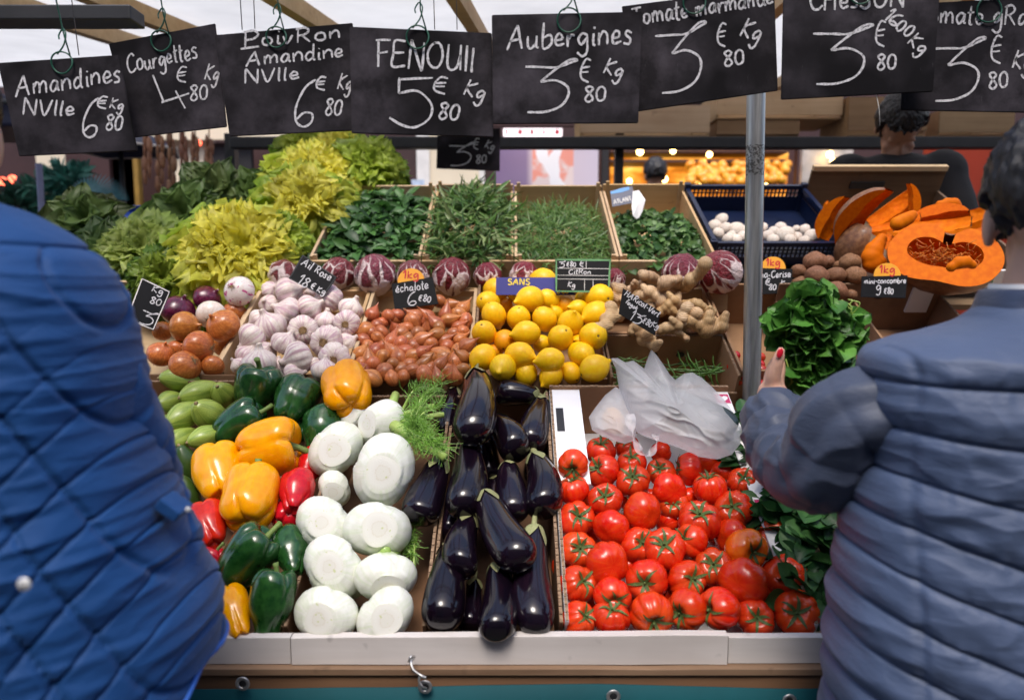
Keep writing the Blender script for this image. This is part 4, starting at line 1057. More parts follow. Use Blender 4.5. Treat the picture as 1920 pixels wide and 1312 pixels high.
# crop, x, y, w, facing: r root to the viewer, t tip to the viewer, or a side angle in degrees of the tip
GARS = [('G',1120,755,180,20),('G',1365,790,160,'r'),('G',1112,868,165,150),('G',1250,850,155,25),('G',995,825,115,'t'),('G',935,925,125,200),('G',1012,958,190,'s'),('G',1212,985,172,'r'),('G',1350,930,135,80),('G',895,1025,165,220),('G',1092,1062,150,60),
 ('G',1352,1050,182,'r'),('G',1182,1150,190,200),('G',862,1135,135,'s'),('G',985,1112,118,'t'),('G',945,1185,200,100),('G',1405,1160,160,'r'),('G',1335,1245,130,90),('G',1150,1255,130,'s'),('G',810,1195,95,140),('H',190,850,142,60),('H',165,942,150,'r'),
 ('H',60,790,142,'s'),('H',60,1035,165,'r'),('H',165,1060,125,30),('H',82,1150,175,'r'),('H',40,925,115,'s'),('H',30,1225,145,90),('H',150,1240,130,'t'),('G',1290,1200,110,'s'),('G',1180,1060,100,'t'),('G',1060,1210,110,'s'),('G',1010,740,110,'t'),('G',1240,740,120,150)]
items = [(cG if t[0] == 'G' else cH)(t[1], t[2]) for t in GARS]; rc = rows(items, 24)
for i, t in enumerate(GARS):
    u, v = items[i]; p, d = T2.at(u, v, .015 + .02*(t[3] > 140)); s = t[3]/2/3.28*d/FPX*1.12
    f = t[4]
    if f == 'r': dr = (random.uniform(-.3, .3), random.uniform(-.1, .35), -.92); lk = 'purple streaked garlic bulb, root end facing out'
    elif f == 't': dr = (random.uniform(-.4, .4), .5, .75); lk = 'white garlic bulb, tip facing out'
    else:
        a = R(f) if f != 's' else random.uniform(.3, 2.8); dr = (math.cos(a), math.sin(a), .15); lk = 'purple streaked garlic bulb lying on its side'
    r_, c_ = rc[i]
    place(GAR[i % 5], p, quat_to(screen_axis(u, v, *dr, ), i*2.2), (s, s, s), f'{lk}, {c_} from the left in the {r_} row', 'garlic', 'garlic bulbs in the crate')

# onions
def onion_mesh(seed):
    rr = random.Random(seed)
    P = prof([(0, 1.3), (.08, 1.28), (.12, 1.1), (.22, .96), (.6, .78), (.94, .35), (1.0, 0), (.9, -.4), (.6, -.75), (.25, -.9), (.1, -.93), (0, -.92)])
    def fn(th, ph):
        r, z = P(ph); r *= 1 + .04*math.cos(th+seed) + .025*nz(math.cos(th)*1.5+seed, math.sin(th)*1.5, z*1.5); return (r*math.cos(th), r*math.sin(th), z)
    return ball('onion', 48, 36, fn)
def onion_roots(seed):
    rr = random.Random(seed); mb = MB().ellipsoid((0, 0, -.91), (.13, .13, .05), None, 10, 6)
    for i in range(22):
        a = rr.uniform(0, 6.28); r1 = rr.uniform(.1, .42)
        mb.tube([(.06*math.cos(a), .06*math.sin(a), -.93), (.7*r1*math.cos(a), .7*r1*math.sin(a), -1.0), (r1*math.cos(a+.4), r1*math.sin(a+.4), -.98 - rr.uniform(-.05, .12))], .012, 4)
    return mesh('roots', mb.v, mb.f, True)
m_on = fruit('brown_onion_skin', (0.46, 0.12, 0.02), (0.66, 0.23, 0.05), 0.28, 6, 0.25, 0.008, 0.15, bump=0.06, bscale=50, streak=((.28, .07, .015), .5, 40))
m_or = fruit('purple_onion_skin', (0.09, 0.008, 0.03), (0.17, 0.02, 0.06), 0.25, 6, 0.3, 0.008, 0.2, bump=0.05, streak=((.04, .003, .012), .6, 36), tip=((.5, .35, .3), .03, .1))
m_ow = fruit('white_onion_skin', (0.72, 0.6, 0.5), (0.82, 0.75, 0.68), 0.28, 6, 0.3, 0.004, 0.05, bump=0.05, streak=((.6, .4, .36), .3, 30))
def pinkwhite():
    M = Mat('pink_white_onion_skin', 0.25, 0.5, 0.3); n = M.noise(2.0, 3, M.coord('Object', (1.5, 1.5, .6)), .6, .5)
    M.base(M.mix(M.ramp(n, [(.56, 0.0), (.62, 1.0)]), M.ramp(M.noise(8), [(.3, (.72, .6, .54)), (.7, (.82, .75, .7))]), (.5, .06, .2))); return M.m
m_op = pinkwhite()
ONI = [proto('onion', onion_mesh(s), m_on, [('roots', onion_roots(s), m_root)]) for s in (1, 4, 7)]
for i, (x, y, w, dr, c, eh, lab) in enumerate((
    (440, 862, 205, (.3, .7, .4), m_or, .01, 'purple onion beside the price tag near the blue coat'), (622, 792, 175, (.55, .55, .5), m_or, .01, 'dark purple onion with a pale tip at the back'),
    (815, 738, 188, (.5, -.3, -.7), m_op, .06, 'white onion with a pink patch, topmost of the heap'), (645, 885, 180, (.2, .4, -.7), m_ow, .03, 'white onion with a torn brown skin behind a brown one'),
    (715, 955, 208, (-.55, .5, .5), m_on, .05, 'glossy brown onion on top in the middle with a peeling neck'), (790, 885, 155, (.3, .5, -.6), m_on, .0, 'brown onion tucked by the crate wall at the back'),
    (480, 960, 195, (.75, .1, .5), m_on, .03, 'brown onion with ragged neck next to the middle one'), (567, 1082, 205, (-.8, .1, -.5), m_on, .045, 'round brown onion with roots, in the middle at the front'),
    (330, 1130, 165, (.3, .75, .5), m_on, .04, 'orange brown onion cut off by the blue coat'), (430, 1100, 125, (.2, .6, -.5), m_on, -.01, 'small brown onion set back between the front ones'),
    (485, 1205, 198, (-.5, -.4, -.6), m_on, .03, 'reddish brown onion at the front edge by the pale courgette'), (655, 1205, 140, (.3, .5, -.7), m_on, .01, 'brown onion at the front against the crate divider'),
    (345, 985, 120, (-.2, .3, .7), m_on, -.01, 'brown onion in shade under the price tag'), (720, 1080, 130, (.3, .5, -.7), m_on, -.03, 'brown onion in the gap beside the divider'))):
    u, v = cG(x, y); p, d = T2.at(u, v, eh); s = w/2/3.28*d/FPX
    ln = math.sqrt(sum(q*q for q in dr)); place(ONI[i % 3], p, quat_to(screen_axis(u, v, *[q/ln for q in dr]), i), (s, s, s*.9), lab, 'onion', 'onions of three colours', c, ('roots',) if i not in (2, 3, 7, 8, 10) else ())

# shallots
def shallot_mesh(seed):
    rr = random.Random(seed)
    P = prof([(0, 1.9), (.06, 1.86), (.1, 1.6), (.2, 1.3), (.55, .85), (.9, .35), (1.0, -.1), (.85, -.6), (.5, -.95), (.2, -1.08), (.08, -1.1), (0, -1.1)])
    def fn(th, ph):
        r, z = P(ph); r *= 1 + .08*math.cos(2*th+seed) + .04*nz(math.cos(th)*1.5+seed, math.sin(th)*1.5, z); b = max(0, z-.5)
        return (r*math.cos(th) + .22*b*math.cos(seed), r*math.sin(th) + .22*b*math.sin(seed), z)
    return ball('shallot', 28, 26, fn)
m_sh = fruit('shallot_skin', (0.42, 0.11, 0.03), (0.62, 0.22, 0.07), 0.32, 14, 0.2, 0.012, 0.22, bump=0.1, bscale=90, streak=((.2, .045, .015), .6, 22), tip=((.4, .2, .09), .04, .2))
SHA = [proto('shallot', shallot_mesh(s*1.7), m_sh) for s in range(5)]
rr = random.Random(31); pts = []
for j in range(11):
    v = 592 + j*11.4; xl, xr = 668 - (v-592)*.10, 884 - (v-592)*.02
    if j < 2: xl = 690
    n = 7
    for i in range(n):
        u = xl + 14 + (xr-xl-26)*(i + (.5 if j % 2 else 0))/(n-.5) + rr.uniform(-6, 6); pts.append((u, v + rr.uniform(-3.5, 3.5), j))
pts += [(772, 577, 0), (800, 570, 0), (845, 574, 0), (868, 580, 0), (745, 590, 0), (825, 566, 0)]
items = [(a, b) for a, b, c in pts]
order = {}
for i, (u, v, j) in enumerate(pts): order.setdefault(j, []).append(i)
for j, ids in order.items():
    for c, i in enumerate(sorted(ids, key=lambda k: pts[k][0])):
        u, v, _ = pts[i]; p, d = T2.at(u, v, rr.uniform(.0, .022)); s = rr.uniform(.0165, .0225)
        a = rr.uniform(0, 2*PI); tz = rr.uniform(-.45, .45); q = math.sqrt(1-tz*tz)
        dirn = 'pointing up' if math.sin(a) > .5 else ('pointing down' if math.sin(a) < -.5 else ('pointing right' if math.cos(a) > 0 else 'pointing left'))
        jj = 11 - j
        place(SHA[i % 5], p, quat_to(screen_axis(u, v, q*math.cos(a), q*math.sin(a), tz), i), (s, s, s*rr.uniform(.9, 1.25)), f'copper shallot {dirn}, {ORD[c+1]} from the left in row {ORD[jj]} from the front', 'shallot', 'shallots in the wooden crate')

# ginger
def ginger_mesh(seed):
    rr = random.Random(seed); mb = MB(); n = rr.choice((3, 4, 4, 5)); c = Vector((0, 0, 0)); d = Vector((1, 0, 0))
    mb.ellipsoid(c, (.5, .42, .42), None, 14, 10)
    for i in range(n):
        d = (d + Vector((0, rr.uniform(-.55, .55), rr.uniform(-.3, .3)))).normalized(); c = c + d*rr.uniform(.42, .55); r = rr.uniform(.34, .52)
        mb.ellipsoid(c, (r*1.1, r, r), None, 14, 10)
        if rr.random() < .75:
            s = Vector((rr.uniform(-.3, .3), rr.choice((-1, 1)), rr.uniform(-.2, .5))).normalized(); r2 = r*rr.uniform(.6, .85)
            mb.ellipsoid(c + s*r*1.0, (r2, r2, r2), None, 12, 8); mb.ellipsoid(c + s*r*1.6, (r2*.8, r2*.8, r2*.8), None, 12, 8)
    k = n*.25; mb.v = [v - Vector((k, 0, 0)) for v in mb.v]
    me = fused('ginger', mb, .07, 3); return me
def ginger_mat():
    M = Mat('ginger_skin', .55, .4, .1); n = M.noise(1.2, 4, M.coord(seed=True))
    w = M.node('ShaderNodeTexWave', Scale=2.6, Distortion=3.5, Detail=2.0); M.t.links.new(M.coord(seed=True), w.inputs['Vector'])
    c = M.mix(M.math('MULTIPLY', M.ramp(w.outputs[1], [(.0, 1.0), (.22, 0.0)]), .35), M.ramp(n, [(.3, (.42, .25, .12)), (.7, (.64, .44, .24))]), (.22, .11, .045))
    M.base(M.vary(c, .006, .12, .1)); M.bump(M.math('ADD', w.outputs[1], M.noise(14, 3)), .25, .03); return M.m
m_gin = ginger_mat()
GIN = [proto('ginger', ginger_mesh(s*11+2), m_gin) for s in range(5)]
GINS = [(440,640,150,150,'r',0,.07,'ginger root at the top left of the heap, thick and pale'),(560,670,200,170,'r',.3,.07,'knobbly ginger root near the top behind the price tag'),(740,720,190,-8,'r',0,.06,'long ginger root pointing to the radicchio'),
 (545,765,190,-12,'r',0,.06,'smooth finger of ginger lying level in the middle'),(370,710,120,30,'r',0,.04,'ringed ginger stub above the tag corner'),(400,745,140,60,'r',0,.05,'pale bare ginger piece left of the middle'),
 (780,800,120,20,'r',0,.05,'knobbly ginger root at the right edge, upper one'),(780,870,170,70,'r',0,.04,'ginger cluster at the right edge in the middle'),(810,950,210,-15,'r',0,.05,'large pale ginger root at the front right corner'),
 (655,900,190,80,'r',0,.05,'ginger root standing upright in the middle of the front'),(560,940,150,50,'r',0,.05,'ginger root below the price tag tip'),(650,980,100,0,'r',0,.04,'small round ginger knob at the front edge'),
 (250,950,200,-70,'r',0,.05,'pointed ginger root hanging at the left front beside the lemons'),(410,1030,170,-70,'r',0,.06,'ginger root overhanging the bean box front'),(240,790,190,80,'r',0,.03,'tan ginger root behind the lemons'),
 (350,950,120,80,'r',0,.04,'ginger root under the price tag left side'),(500,830,130,10,'r',0,.03,'ginger root set low behind the tag'),(620,800,120,80,'r',0,.03,'shaded ginger root low in the middle'),(300,850,130,60,'r',0,.02,'shaded ginger root low beside lemons'),(560,830,150,45,'r',0,.05,'pale ginger finger rising to the right')]
for i, (x, y, L, ang, _, _2, eh, lab) in enumerate(GINS):
    u, v = cI(x, y); p, d = T2.at(u, v, eh - .01); s = L/3.28*d/FPX/2.1
    a = R(ang); xax = screen_axis(u, v, math.cos(a)*.95, math.sin(a)*.95, .3 if abs(ang) > 40 else .05)
    q = Vector((1, 0, 0)).rotation_difference(xax) @ Quaternion((1, 0, 0), i*1.4)
    place(GIN[i % 5], p, q, (s, s*1.15, s*1.15), lab, 'ginger', 'ginger roots')

# radicchio
def radicchio_mesh(seed):
    def fn(th, ph):
        x = (th*2.5/PI + ph*.9 + seed) % 1.0
        r = 1 + .07*(x-.5)*math.sin(ph) + .05*nz(2*math.cos(th)*math.sin(ph)+seed, 2*math.sin(th)*math.sin(ph), 2*math.cos(ph)) + .025*nz(6*math.cos(th)*math.sin(ph)+seed, 6*math.sin(th)*math.sin(ph), 6*math.cos(ph))
        z = math.cos(ph); st = 1 - .35*max(0, -z-.3)
        return (r*st*math.sin(ph)*math.cos(th), r*st*math.sin(ph)*math.sin(th), r*z*1.05)
    return ball('radicchio', 80, 56, fn)
def rad_mat():
    M = Mat('radicchio_leaf', .4, .5, .15)
    vv = M.coord('UV', (9, 2.3, 1), seed=True); wv = M.node('ShaderNodeTexNoise', Scale=1.2, Detail=3.0); M.t.links.new(vv, wv.inputs['Vector'])
    ad = M.node('ShaderNodeVectorMath', _operation='MULTIPLY_ADD'); M.t.links.new(wv.outputs['Color'], ad.inputs[0]); ad.inputs[1].default_value = (.9, .5, 0); M.t.links.new(vv, ad.inputs[2])
    vo = M.node('ShaderNodeTexVoronoi', _feature='DISTANCE_TO_EDGE', Scale=1.0); M.t.links.new(ad.outputs[0], vo.inputs['Vector'])
    tc = M.node('ShaderNodeTexCoord'); sp = M.node('ShaderNodeSeparateXYZ'); M.t.links.new(tc.outputs['UV'], sp.inputs[0]); v = sp.outputs[1]
    w = M.math('MULTIPLY', M.math('POWER', v, 1.5), .40)
    mk = M.math('SMOOTH_MIN', M.math('MULTIPLY', M.math('SUBTRACT', w, vo.outputs['Distance']), 18), 1.0, .2)
    mk = M.math('MAXIMUM', mk, 0.0)
    c = M.ramp(M.noise(9, 4, M.coord(seed=True)), [(.3, (.10, .004, .012)), (.7, (.23, .012, .032))])
    M.base(M.vary(M.mix(mk, c, (.72, .58, .56)), .008, .1, .1)); M.bump(M.math('MULTIPLY_ADD', mk, .6, M.noise(9, 3)), .5, .03); return M.m
m_rad = rad_mat()
RAD = [proto('radicchio', radicchio_mesh(s*.37), m_rad) for s in range(4)]
for i, (u, v, w, dr, eh, lab) in enumerate((
    (cG(1085, 640)[0], 516, 56, (.3, .8, -.2), .0, 'radicchio head left of the tilted garlic price tag'), (634, 515, 62, (.2, .85, .1), .0, 'radicchio head between the garlic tag and the large veined head'),
    (704, 516, 76, (-.15, .9, .1), .012, 'large radicchio head with the boldest white veins'), (774, 519, 60, (0, .9, .1), .0, 'radicchio head behind the round orange one kilo disc'),
    (847, 519, 70, (.1, .9, .3), .005, 'dark round radicchio head alone between shallots and herbs'), (914, 519, 52, (0, .8, .3), -.005, 'small radicchio head at the left back of the lemons'),
    (982, 518, 54, (.2, .8, .2), -.005, 'radicchio head mostly hidden behind the lemons'), (1152, 524, 40, (.2, .7, .3), .0, 'small radicchio head between the green bordered tag and the ginger'),
    (1278, 514, 74, (.1, .75, .3), .03, 'radicchio head above the ginger, left of the biggest head'), (1350, 512, 82, (-.45, .55, .5), .035, 'biggest radicchio head touching the steel pole'))):
    p, d = Tier(1.985, 1.43).at(u, v, eh); s = w/2*d/FPX; ln = math.sqrt(sum(q*q for q in dr))
    place(RAD[i % 4], p, quat_to(screen_axis(u, v, *[q/ln for q in dr]), i*1.9), (s, s, s*1.0), lab, 'radicchio', 'radicchio heads')

# white mushrooms in the mesh crate
def mush_mesh():
    P = prof([(0, .6), (.45, .52), (.85, .2), (1.0, -.15), (.9, -.32), (.6, -.3), (.36, -.36), (.32, -.8), (.36, -1.05), (.2, -1.1), (0, -1.1)])
    return ball('mushroom', 32, 26, lambda th, ph: (lambda r, z: (r*math.cos(th)*(1+.04*math.cos(2*th)), r*math.sin(th), z))(*P(ph)))
m_mu = fruit('mushroom_white', (.62, .5, .4), (.78, .7, .62), .6, 6, 0, .006, .08, bump=.1)
MUS = [proto('mushroom', mush_mesh(), m_mu)]
def cJ(x, y): return 1400 + x/3.281, 320 + y/3.281
musx = [('I',890,300,85),('I',858,335,80),('I',915,350,75),('I',985,358,100),('I',1040,365,70),('J',165,370,66),('J',128,395,70),('J',230,390,112),('J',310,402,62),('J',300,355,46),('J',395,398,90),('J',440,402,60),('I',1020,400,70),('I',880,380,70),('I',930,415,70),('I',985,420,70),('J',30,400,80),('J',90,350,70),('J',160,420,70),('J',210,345,70),('J',350,430,70),('J',350,360,70),('J',60,380,80),('J',270,420,70),('I',950,395,60)]
items = [(cI if t[0] == 'I' else cJ)(t[1], t[2]) for t in musx]; rc = rows(items, 14)
for i, t in enumerate(musx):
    u, v = items[i]; p, d = T3.at(u, v, -.022); s = t[3]/2/3.28*d/FPX*1.08; a = random.uniform(0, 6.28)
    place(MUS[0], p, quat_to(screen_axis(u, v, .5*math.cos(a), .55, .6), a), s, f'white mushroom, {rc[i][1]} from the left in the {rc[i][0]} row of the navy crate', 'mushroom', 'white mushrooms in the navy crate')
# brown mushrooms in front
def kiwi_mesh(seed):
    def fn(th, ph):
        x, y, z = math.sin(ph)*math.cos(th), math.sin(ph)*math.sin(th), math.cos(ph); k = 1 + .12*nz(x*1.3+seed, y*1.3, z*1.3) + .03*nz(x*5, y*5+seed, z*5)
        return (x*k, y*k, z*k*.85)
    return ball('potato', 32, 24, fn)
m_pot = fruit('brown_potato_skin', (.17, .075, .035), (.32, .16, .085), .6, 7, .05, .006, .12, bump=.3, bscale=35, spec=.2)
POT = [proto('potato', kiwi_mesh(s), m_pot) for s in (1, 6, 9)]
for i, (x, y, w, eh, lab) in enumerate(((420,560,145,.05,'brown potato at the top left of the heap'),(430,650,145,.06,'largest brown potato in the middle of the heap'),(318,620,100,.03,'brown potato right of the first one kilo tag'),(335,700,115,.03,'brown potato low beside the first black tag'),(495,560,90,.03,'small brown potato second along the top'),(548,645,125,.05,'brown potato between the largest one and the cucumber tag'),(635,565,130,.05,'brown potato at the top right near the navy crate corner'),(665,650,135,.05,'brown potato touching the mini cucumber price tag'),(550,740,135,.04,'brown potato at the bottom above the open brown box'),(640,765,80,.02,'small pale brown potato at the bottom corner'),(390,745,90,.02,'brown potato low behind the held green bunch'),(560,580,60,.01,'small potato at the back in shade'))):
    u, v = cJ(x, y); p, d = Tier(1.96, 1.40).at(u, v, eh); s = w/2/3.28*d/FPX
    place(POT[i % 3], p, quat_to((.3*math.sin(i), .2, 1), i), s, lab, 'potato', 'brown potatoes')

# squash pieces
m_fle = fruit('squash_flesh', (.62, .115, .0), (.72, .17, .0), .6, 8, .0, .004, .06, bump=.15, bscale=60, spec=.12)
m_rind = fruit('squash_rind', (.13, .05, .02), (.26, .12, .05), .5, 6, .1, .004, .1, bump=.15, bscale=40)
m_pulp = fruit('squash_pulp', (.55, .09, .005), (.7, .2, .01), .5, 30, .2, bump=.5)
def squash_piece(a0, a1, seed, boat=False):
    """wedge of a ribbed pumpkin between two angles: rind mesh and cut-face mesh"""
    P = prof([(.10, .50), (.35, .66), (.7, .55), (.97, .25), (1.03, -.1), (.85, -.45), (.5, -.62), (.0, -.60)]); Q = prof([(.08, .26), (.3, .34), (.55, .27), (.66, .08), (.62, -.1), (.45, -.22), (.22, -.28), (.0, -.28)])
    if boat:
        P = prof([(.48, 1.0), (.74, .78), (.95, .35), (1.0, -.1), (.92, -.5), (.7, -.82), (.48, -1.0)]); Q = prof([(.44, .97), (.52, .66), (.56, .3), (.52, 0), (.53, -.3), (.5, -.65), (.44, -.97)])
    n, k = max(8, int((a1-a0)/(2*PI)*60)), 28; vs, fs = [], []
    for i in range(n+1):
        th = a0 + (a1-a0)*i/n; g = 1 - .06*(1-abs(math.cos(4*th+seed)))
        for j in range(k+1):
            r, z = P(PI*j/k); vs.append((r*g*math.cos(th), r*g*math.sin(th), z))
    fs = [(i*(k+1)+j, i*(k+1)+j+1, (i+1)*(k+1)+j+1, (i+1)*(k+1)+j) for i in range(n) for j in range(k)]
    rind = mesh('rind', vs, fs, True)
    v2, f2 = [], []
    for th in (a0, a1):
        g = 1 - .06*(1-abs(math.cos(4*th+seed))); b = len(v2)
        for j in range(k+1):
            r, z = P(PI*j/k); r2, z2 = Q(PI*j/k); v2 += [(r*g*.998*math.cos(th), r*g*.998*math.sin(th), z*.998), (r2*math.cos(th), r2*math.sin(th), z2)]
        f2 += [(b+2*j, b+2*j+1, b+2*j+3, b+2*j+2) for j in range(k)]
    b = len(v2)                                             # the scooped inside
    for i in range(n+1):
        th = a0 + (a1-a0)*i/n
        for j in range(k+1):
            r, z = Q(PI*j/k); w = 1 + .05*nz(6*math.cos(th), 6*math.sin(th), z*6+seed); v2.append((r*w*math.cos(th), r*w*math.sin(th), z*w))
    f2 += [(b+i*(k+1)+j, b+(i+1)*(k+1)+j, b+(i+1)*(k+1)+j+1, b+i*(k+1)+j+1) for i in range(n) for j in range(k)]
    for j in (0, k):                                         # close the waist at the stem and the base
        for i in range(n):
            pass
    fl = mesh('flesh', v2, f2, True); fl.polygons.foreach_set('use_smooth', [len(f) and i >= 2*k for i, f in enumerate(f2)])
    return rind, fl
def squash(name, a0, a1, seed, u, v, size, face, rollv, lab, pulp=False, T=None, eh=.1):
    """face = direction (as seen) of the wedge's middle outward normal, rollv = its stem axis"""
    rind, fl = squash_piece(a0, a1, seed, not pulp); T = T or T3
    p, d = T.at(u, v, eh); s = size*d/FPX
    zx = screen_axis(u, v, *rollv); xx = screen_axis(u, v, *face); xx = (xx - zx*xx.dot(zx)).normalized(); yy = zx.cross(xx)
    q = Matrix((xx, yy, zx)).transposed().to_quaternion()
    o = obj(name, rind, m_rind); o.rotation_mode = 'QUATERNION'; o.rotation_quaternion = q; o.location = p; o.scale = (s, s, s); tag(o, lab, 'squash', 'cut squash pieces')
    obj('flesh', fl, m_fle, o)
    if pulp:
        mb = MB(); rr = random.Random(3)
        for i in range(170):
            a = rr.uniform(0, 6.28); r0 = rr.uniform(.05, .6); x0, z0 = r0*math.cos(a), .42*r0*math.sin(a)
            c = Vector((x0, rr.uniform(-.02, -.25), z0)); e = c + Vector((rr.uniform(-.22, .22), rr.uniform(-.1, .2), rr.uniform(-.16, .16)))
            md = (c+e)/2 + Vector((rr.uniform(-.08, .08), .05, rr.uniform(-.08, .08)))
            mb.tube([c, md, e], [.006, .012, .006], 4)
        mb.build('pulp_strands', m_pulp, o)
    return o
H1 = PI
# big half: wedge spans half a turn, the flat cut face (the y=0 plane) towards the viewer
squash('squash', -PI, 0, 1, *cJ(1215, 515), 94, (-1, .18, 0), (.14, .82, -.46), 'large halved squash with its orange cut face and stringy hollow to the front', True, eh=.12)
squash('squash', -.75, .75, 2, *cJ(770, 330), 62, (-.8, .3, -.35), (.6, .75, .2), 'tall squash wedge with brown rind leaning in the crate', eh=.10)
squash('squash', -.7, .7, 3, *cJ(1130, 268), 64, (.05, -.8, -.45), (.97, .1, .1), 'squash wedge lying level on top of the large half', eh=.16)
squash('squash', -.7, .7, 4, *cJ(1400, 330), 46, (.4, -.7, -.4), (.85, .45, -.1), 'squash wedge at the far right pointing up, beside the dark hair', eh=.12)
squash('squash', -.4, .4, 5, *cJ(610, 255), 38, (-.5, -.55, -.4), (-.6, .7, .1), 'small squash wedge with pale stringy flesh at the crate corner', eh=.08)
squash('squash', -.35, .35, 6, *cJ(960, 200), 34, (.7, -.2, -.6), (-.15, .97, .1), 'pointed squash wedge sticking up at the back of the crate', eh=.12)
for i_, (x_, y_, s_, fc_, rl_, lab_, e_) in enumerate(((1040, 345, 52, (-.3, -.6, -.5), (.9, .1, .1), 'squash wedge with brown rind lying cut side up behind the large half', .11), (580, 320, 44, (-.6, .2, -.6), (.4, .8, .1), 'squash wedge at the left wall of the crate, cut side out', .06),
        (860, 215, 46, (.3, -.5, -.7), (.7, .6, .1), 'squash wedge cut side out at the back middle of the crate', .09), (1180, 345, 50, (.2, .3, -.7), (.95, .2, .1), 'squash wedge cut side out just above the large half', .10), (690, 470, 44, (-.4, -.3, .6), (.3, .9, .2), 'squash wedge low behind the knobbly chunk', .02), (1320, 260, 44, (.3, -.5, -.6), (.8, .3, .1), 'squash wedge cut side up near the orange wall', .11))):
    squash('squash', -.75, .75, 20 + i_, *cJ(x_, y_), s_, fc_, rl_, lab_, eh=e_)
squash('squash', -.8, .8, 8, *cJ(700, 400), 44, (-.6, -.3, -.5), (.3, .9, .2), 'squash wedge low at the left front with brown rind outward', eh=.05)
squash('squash', -.7, .7, 9, *cJ(1010, 400), 46, (-.3, -.8, -.3), (.9, -.3, .1), 'shaded squash wedge filling the middle under the level one', eh=.09)
squash('squash', -.7, .7, 10, *cJ(900, 280), 42, (.2, -.8, -.4), (.9, .3, .1), 'squash wedge behind the chunk in the middle of the crate', eh=.10)
def knob(u, v, pts, rad, lab, eh):
    mb = MB(); p, d = T3.at(u, v, eh); s = d/FPX
    for (a, b), r in zip(pts, rad):
        c = V_R*(a*s) + V_U*(-b*s); mb.ellipsoid(c, (r*s, r*s*.8, r*s), None, 18, 12)
    o = obj('squash', fused('squash', mb, .004, 5), m_fle); o.location = p; tag(o, lab, 'squash', 'cut squash pieces')
knob(*cJ(790, 505), [(-6, 8), (-2, -4), (6, -16), (12, -26), (0, 20), (-8, 22), (8, 24)], [20, 18, 14, 11, 20, 16, 17], 'knobbly orange squash chunk between the potatoes and the halved squash', .06)
knob(*cJ(960, 320), [(-10, 2), (0, -3), (10, -8), (18, -14)], [14, 14, 13, 10], 'rounded orange squash chunk above the halved squash', .15)
knob(*cJ(755, 215), [(-8, 0), (0, 0), (9, -2)], [9, 10, 8], 'small orange squash cube at the back left of the crate', .1)
knob(*cJ(1235, 205), [(-14, 2), (0, 0), (12, 0), (18, 4)], [9, 12, 12, 9], 'orange squash chunk at the back right of the crate', .14)
knob(*cJ(1330, 580), [(-22, 4), (-8, -4), (6, -6), (18, 0)], [10, 13, 12, 9], 'squash chunk resting inside the hollow of the large half', .19)

# beans, cherry tomatoes
m_bean = fruit('bean_green', (.035, .1, .012), (.08, .18, .03), .4, 20, .1, .008, .2)
def bean_mesh(seed):
    mb = MB(); c = .12*math.sin(seed*2); mb.tube([Vector((-1 + 2*i/10, c*math.sin(PI*i/10)*1.5 + .02*math.sin(i+seed), .04*math.cos(i*1.3))) for i in range(11)], [.012, .035, .045, .04, .046, .04, .045, .042, .046, .03, .008], 8)
    return mesh('green_bean', mb.v, mb.f, True)
BEA = [proto('green_bean', bean_mesh(s), m_bean) for s in range(4)]
rr = random.Random(5)
for i in range(46):
    left = i < 18
    u, v = (rr.uniform(1150, 1200), rr.uniform(672, 715)) if left else (rr.uniform(1250, 1345), rr.uniform(680, 708))
    ang = rr.gauss(15, 25) if left else rr.choice((rr.gauss(-62, 14), rr.gauss(0, 14)))
    p, d = T2.at(u, v, -.075 + rr.uniform(-.01, .02)); a = R(ang); ax = screen_axis(u, v, math.cos(a)*.97, math.sin(a)*.97, .1)
    side = 'left of' if left else 'right of'
    place(BEA[i % 4], p, Vector((1, 0, 0)).rotation_difference(ax), .05*rr.uniform(.8, 1.1), f'slim green bean in the box, lying {side} the white bag', 'bean', 'beans left of the bag' if left else 'beans right of the bag')
m_ch = fruit('cherry_tomato', (.5, .01, .008), (.62, .03, .01), .2, 6, .4)
CH = [proto('cherry_tomato', ball('cherry_tomato', 20, 14, lambda th, ph: (math.sin(ph)*math.cos(th), math.sin(ph)*math.sin(th), .95*math.cos(ph))), m_ch)]
for i in range(22):
    u, v = rr.uniform(1372, 1450), rr.uniform(662, 735)
    p, d = T2.at(u, v, -.02 - .02*rr.random()); place(CH[0], p, quat_to((rr.uniform(-1, 1), -.4, 1)), rr.uniform(.012, .015), 'small red cherry tomato in the loose heap behind the steel pole', 'tomato', 'cherry tomatoes behind the pole')
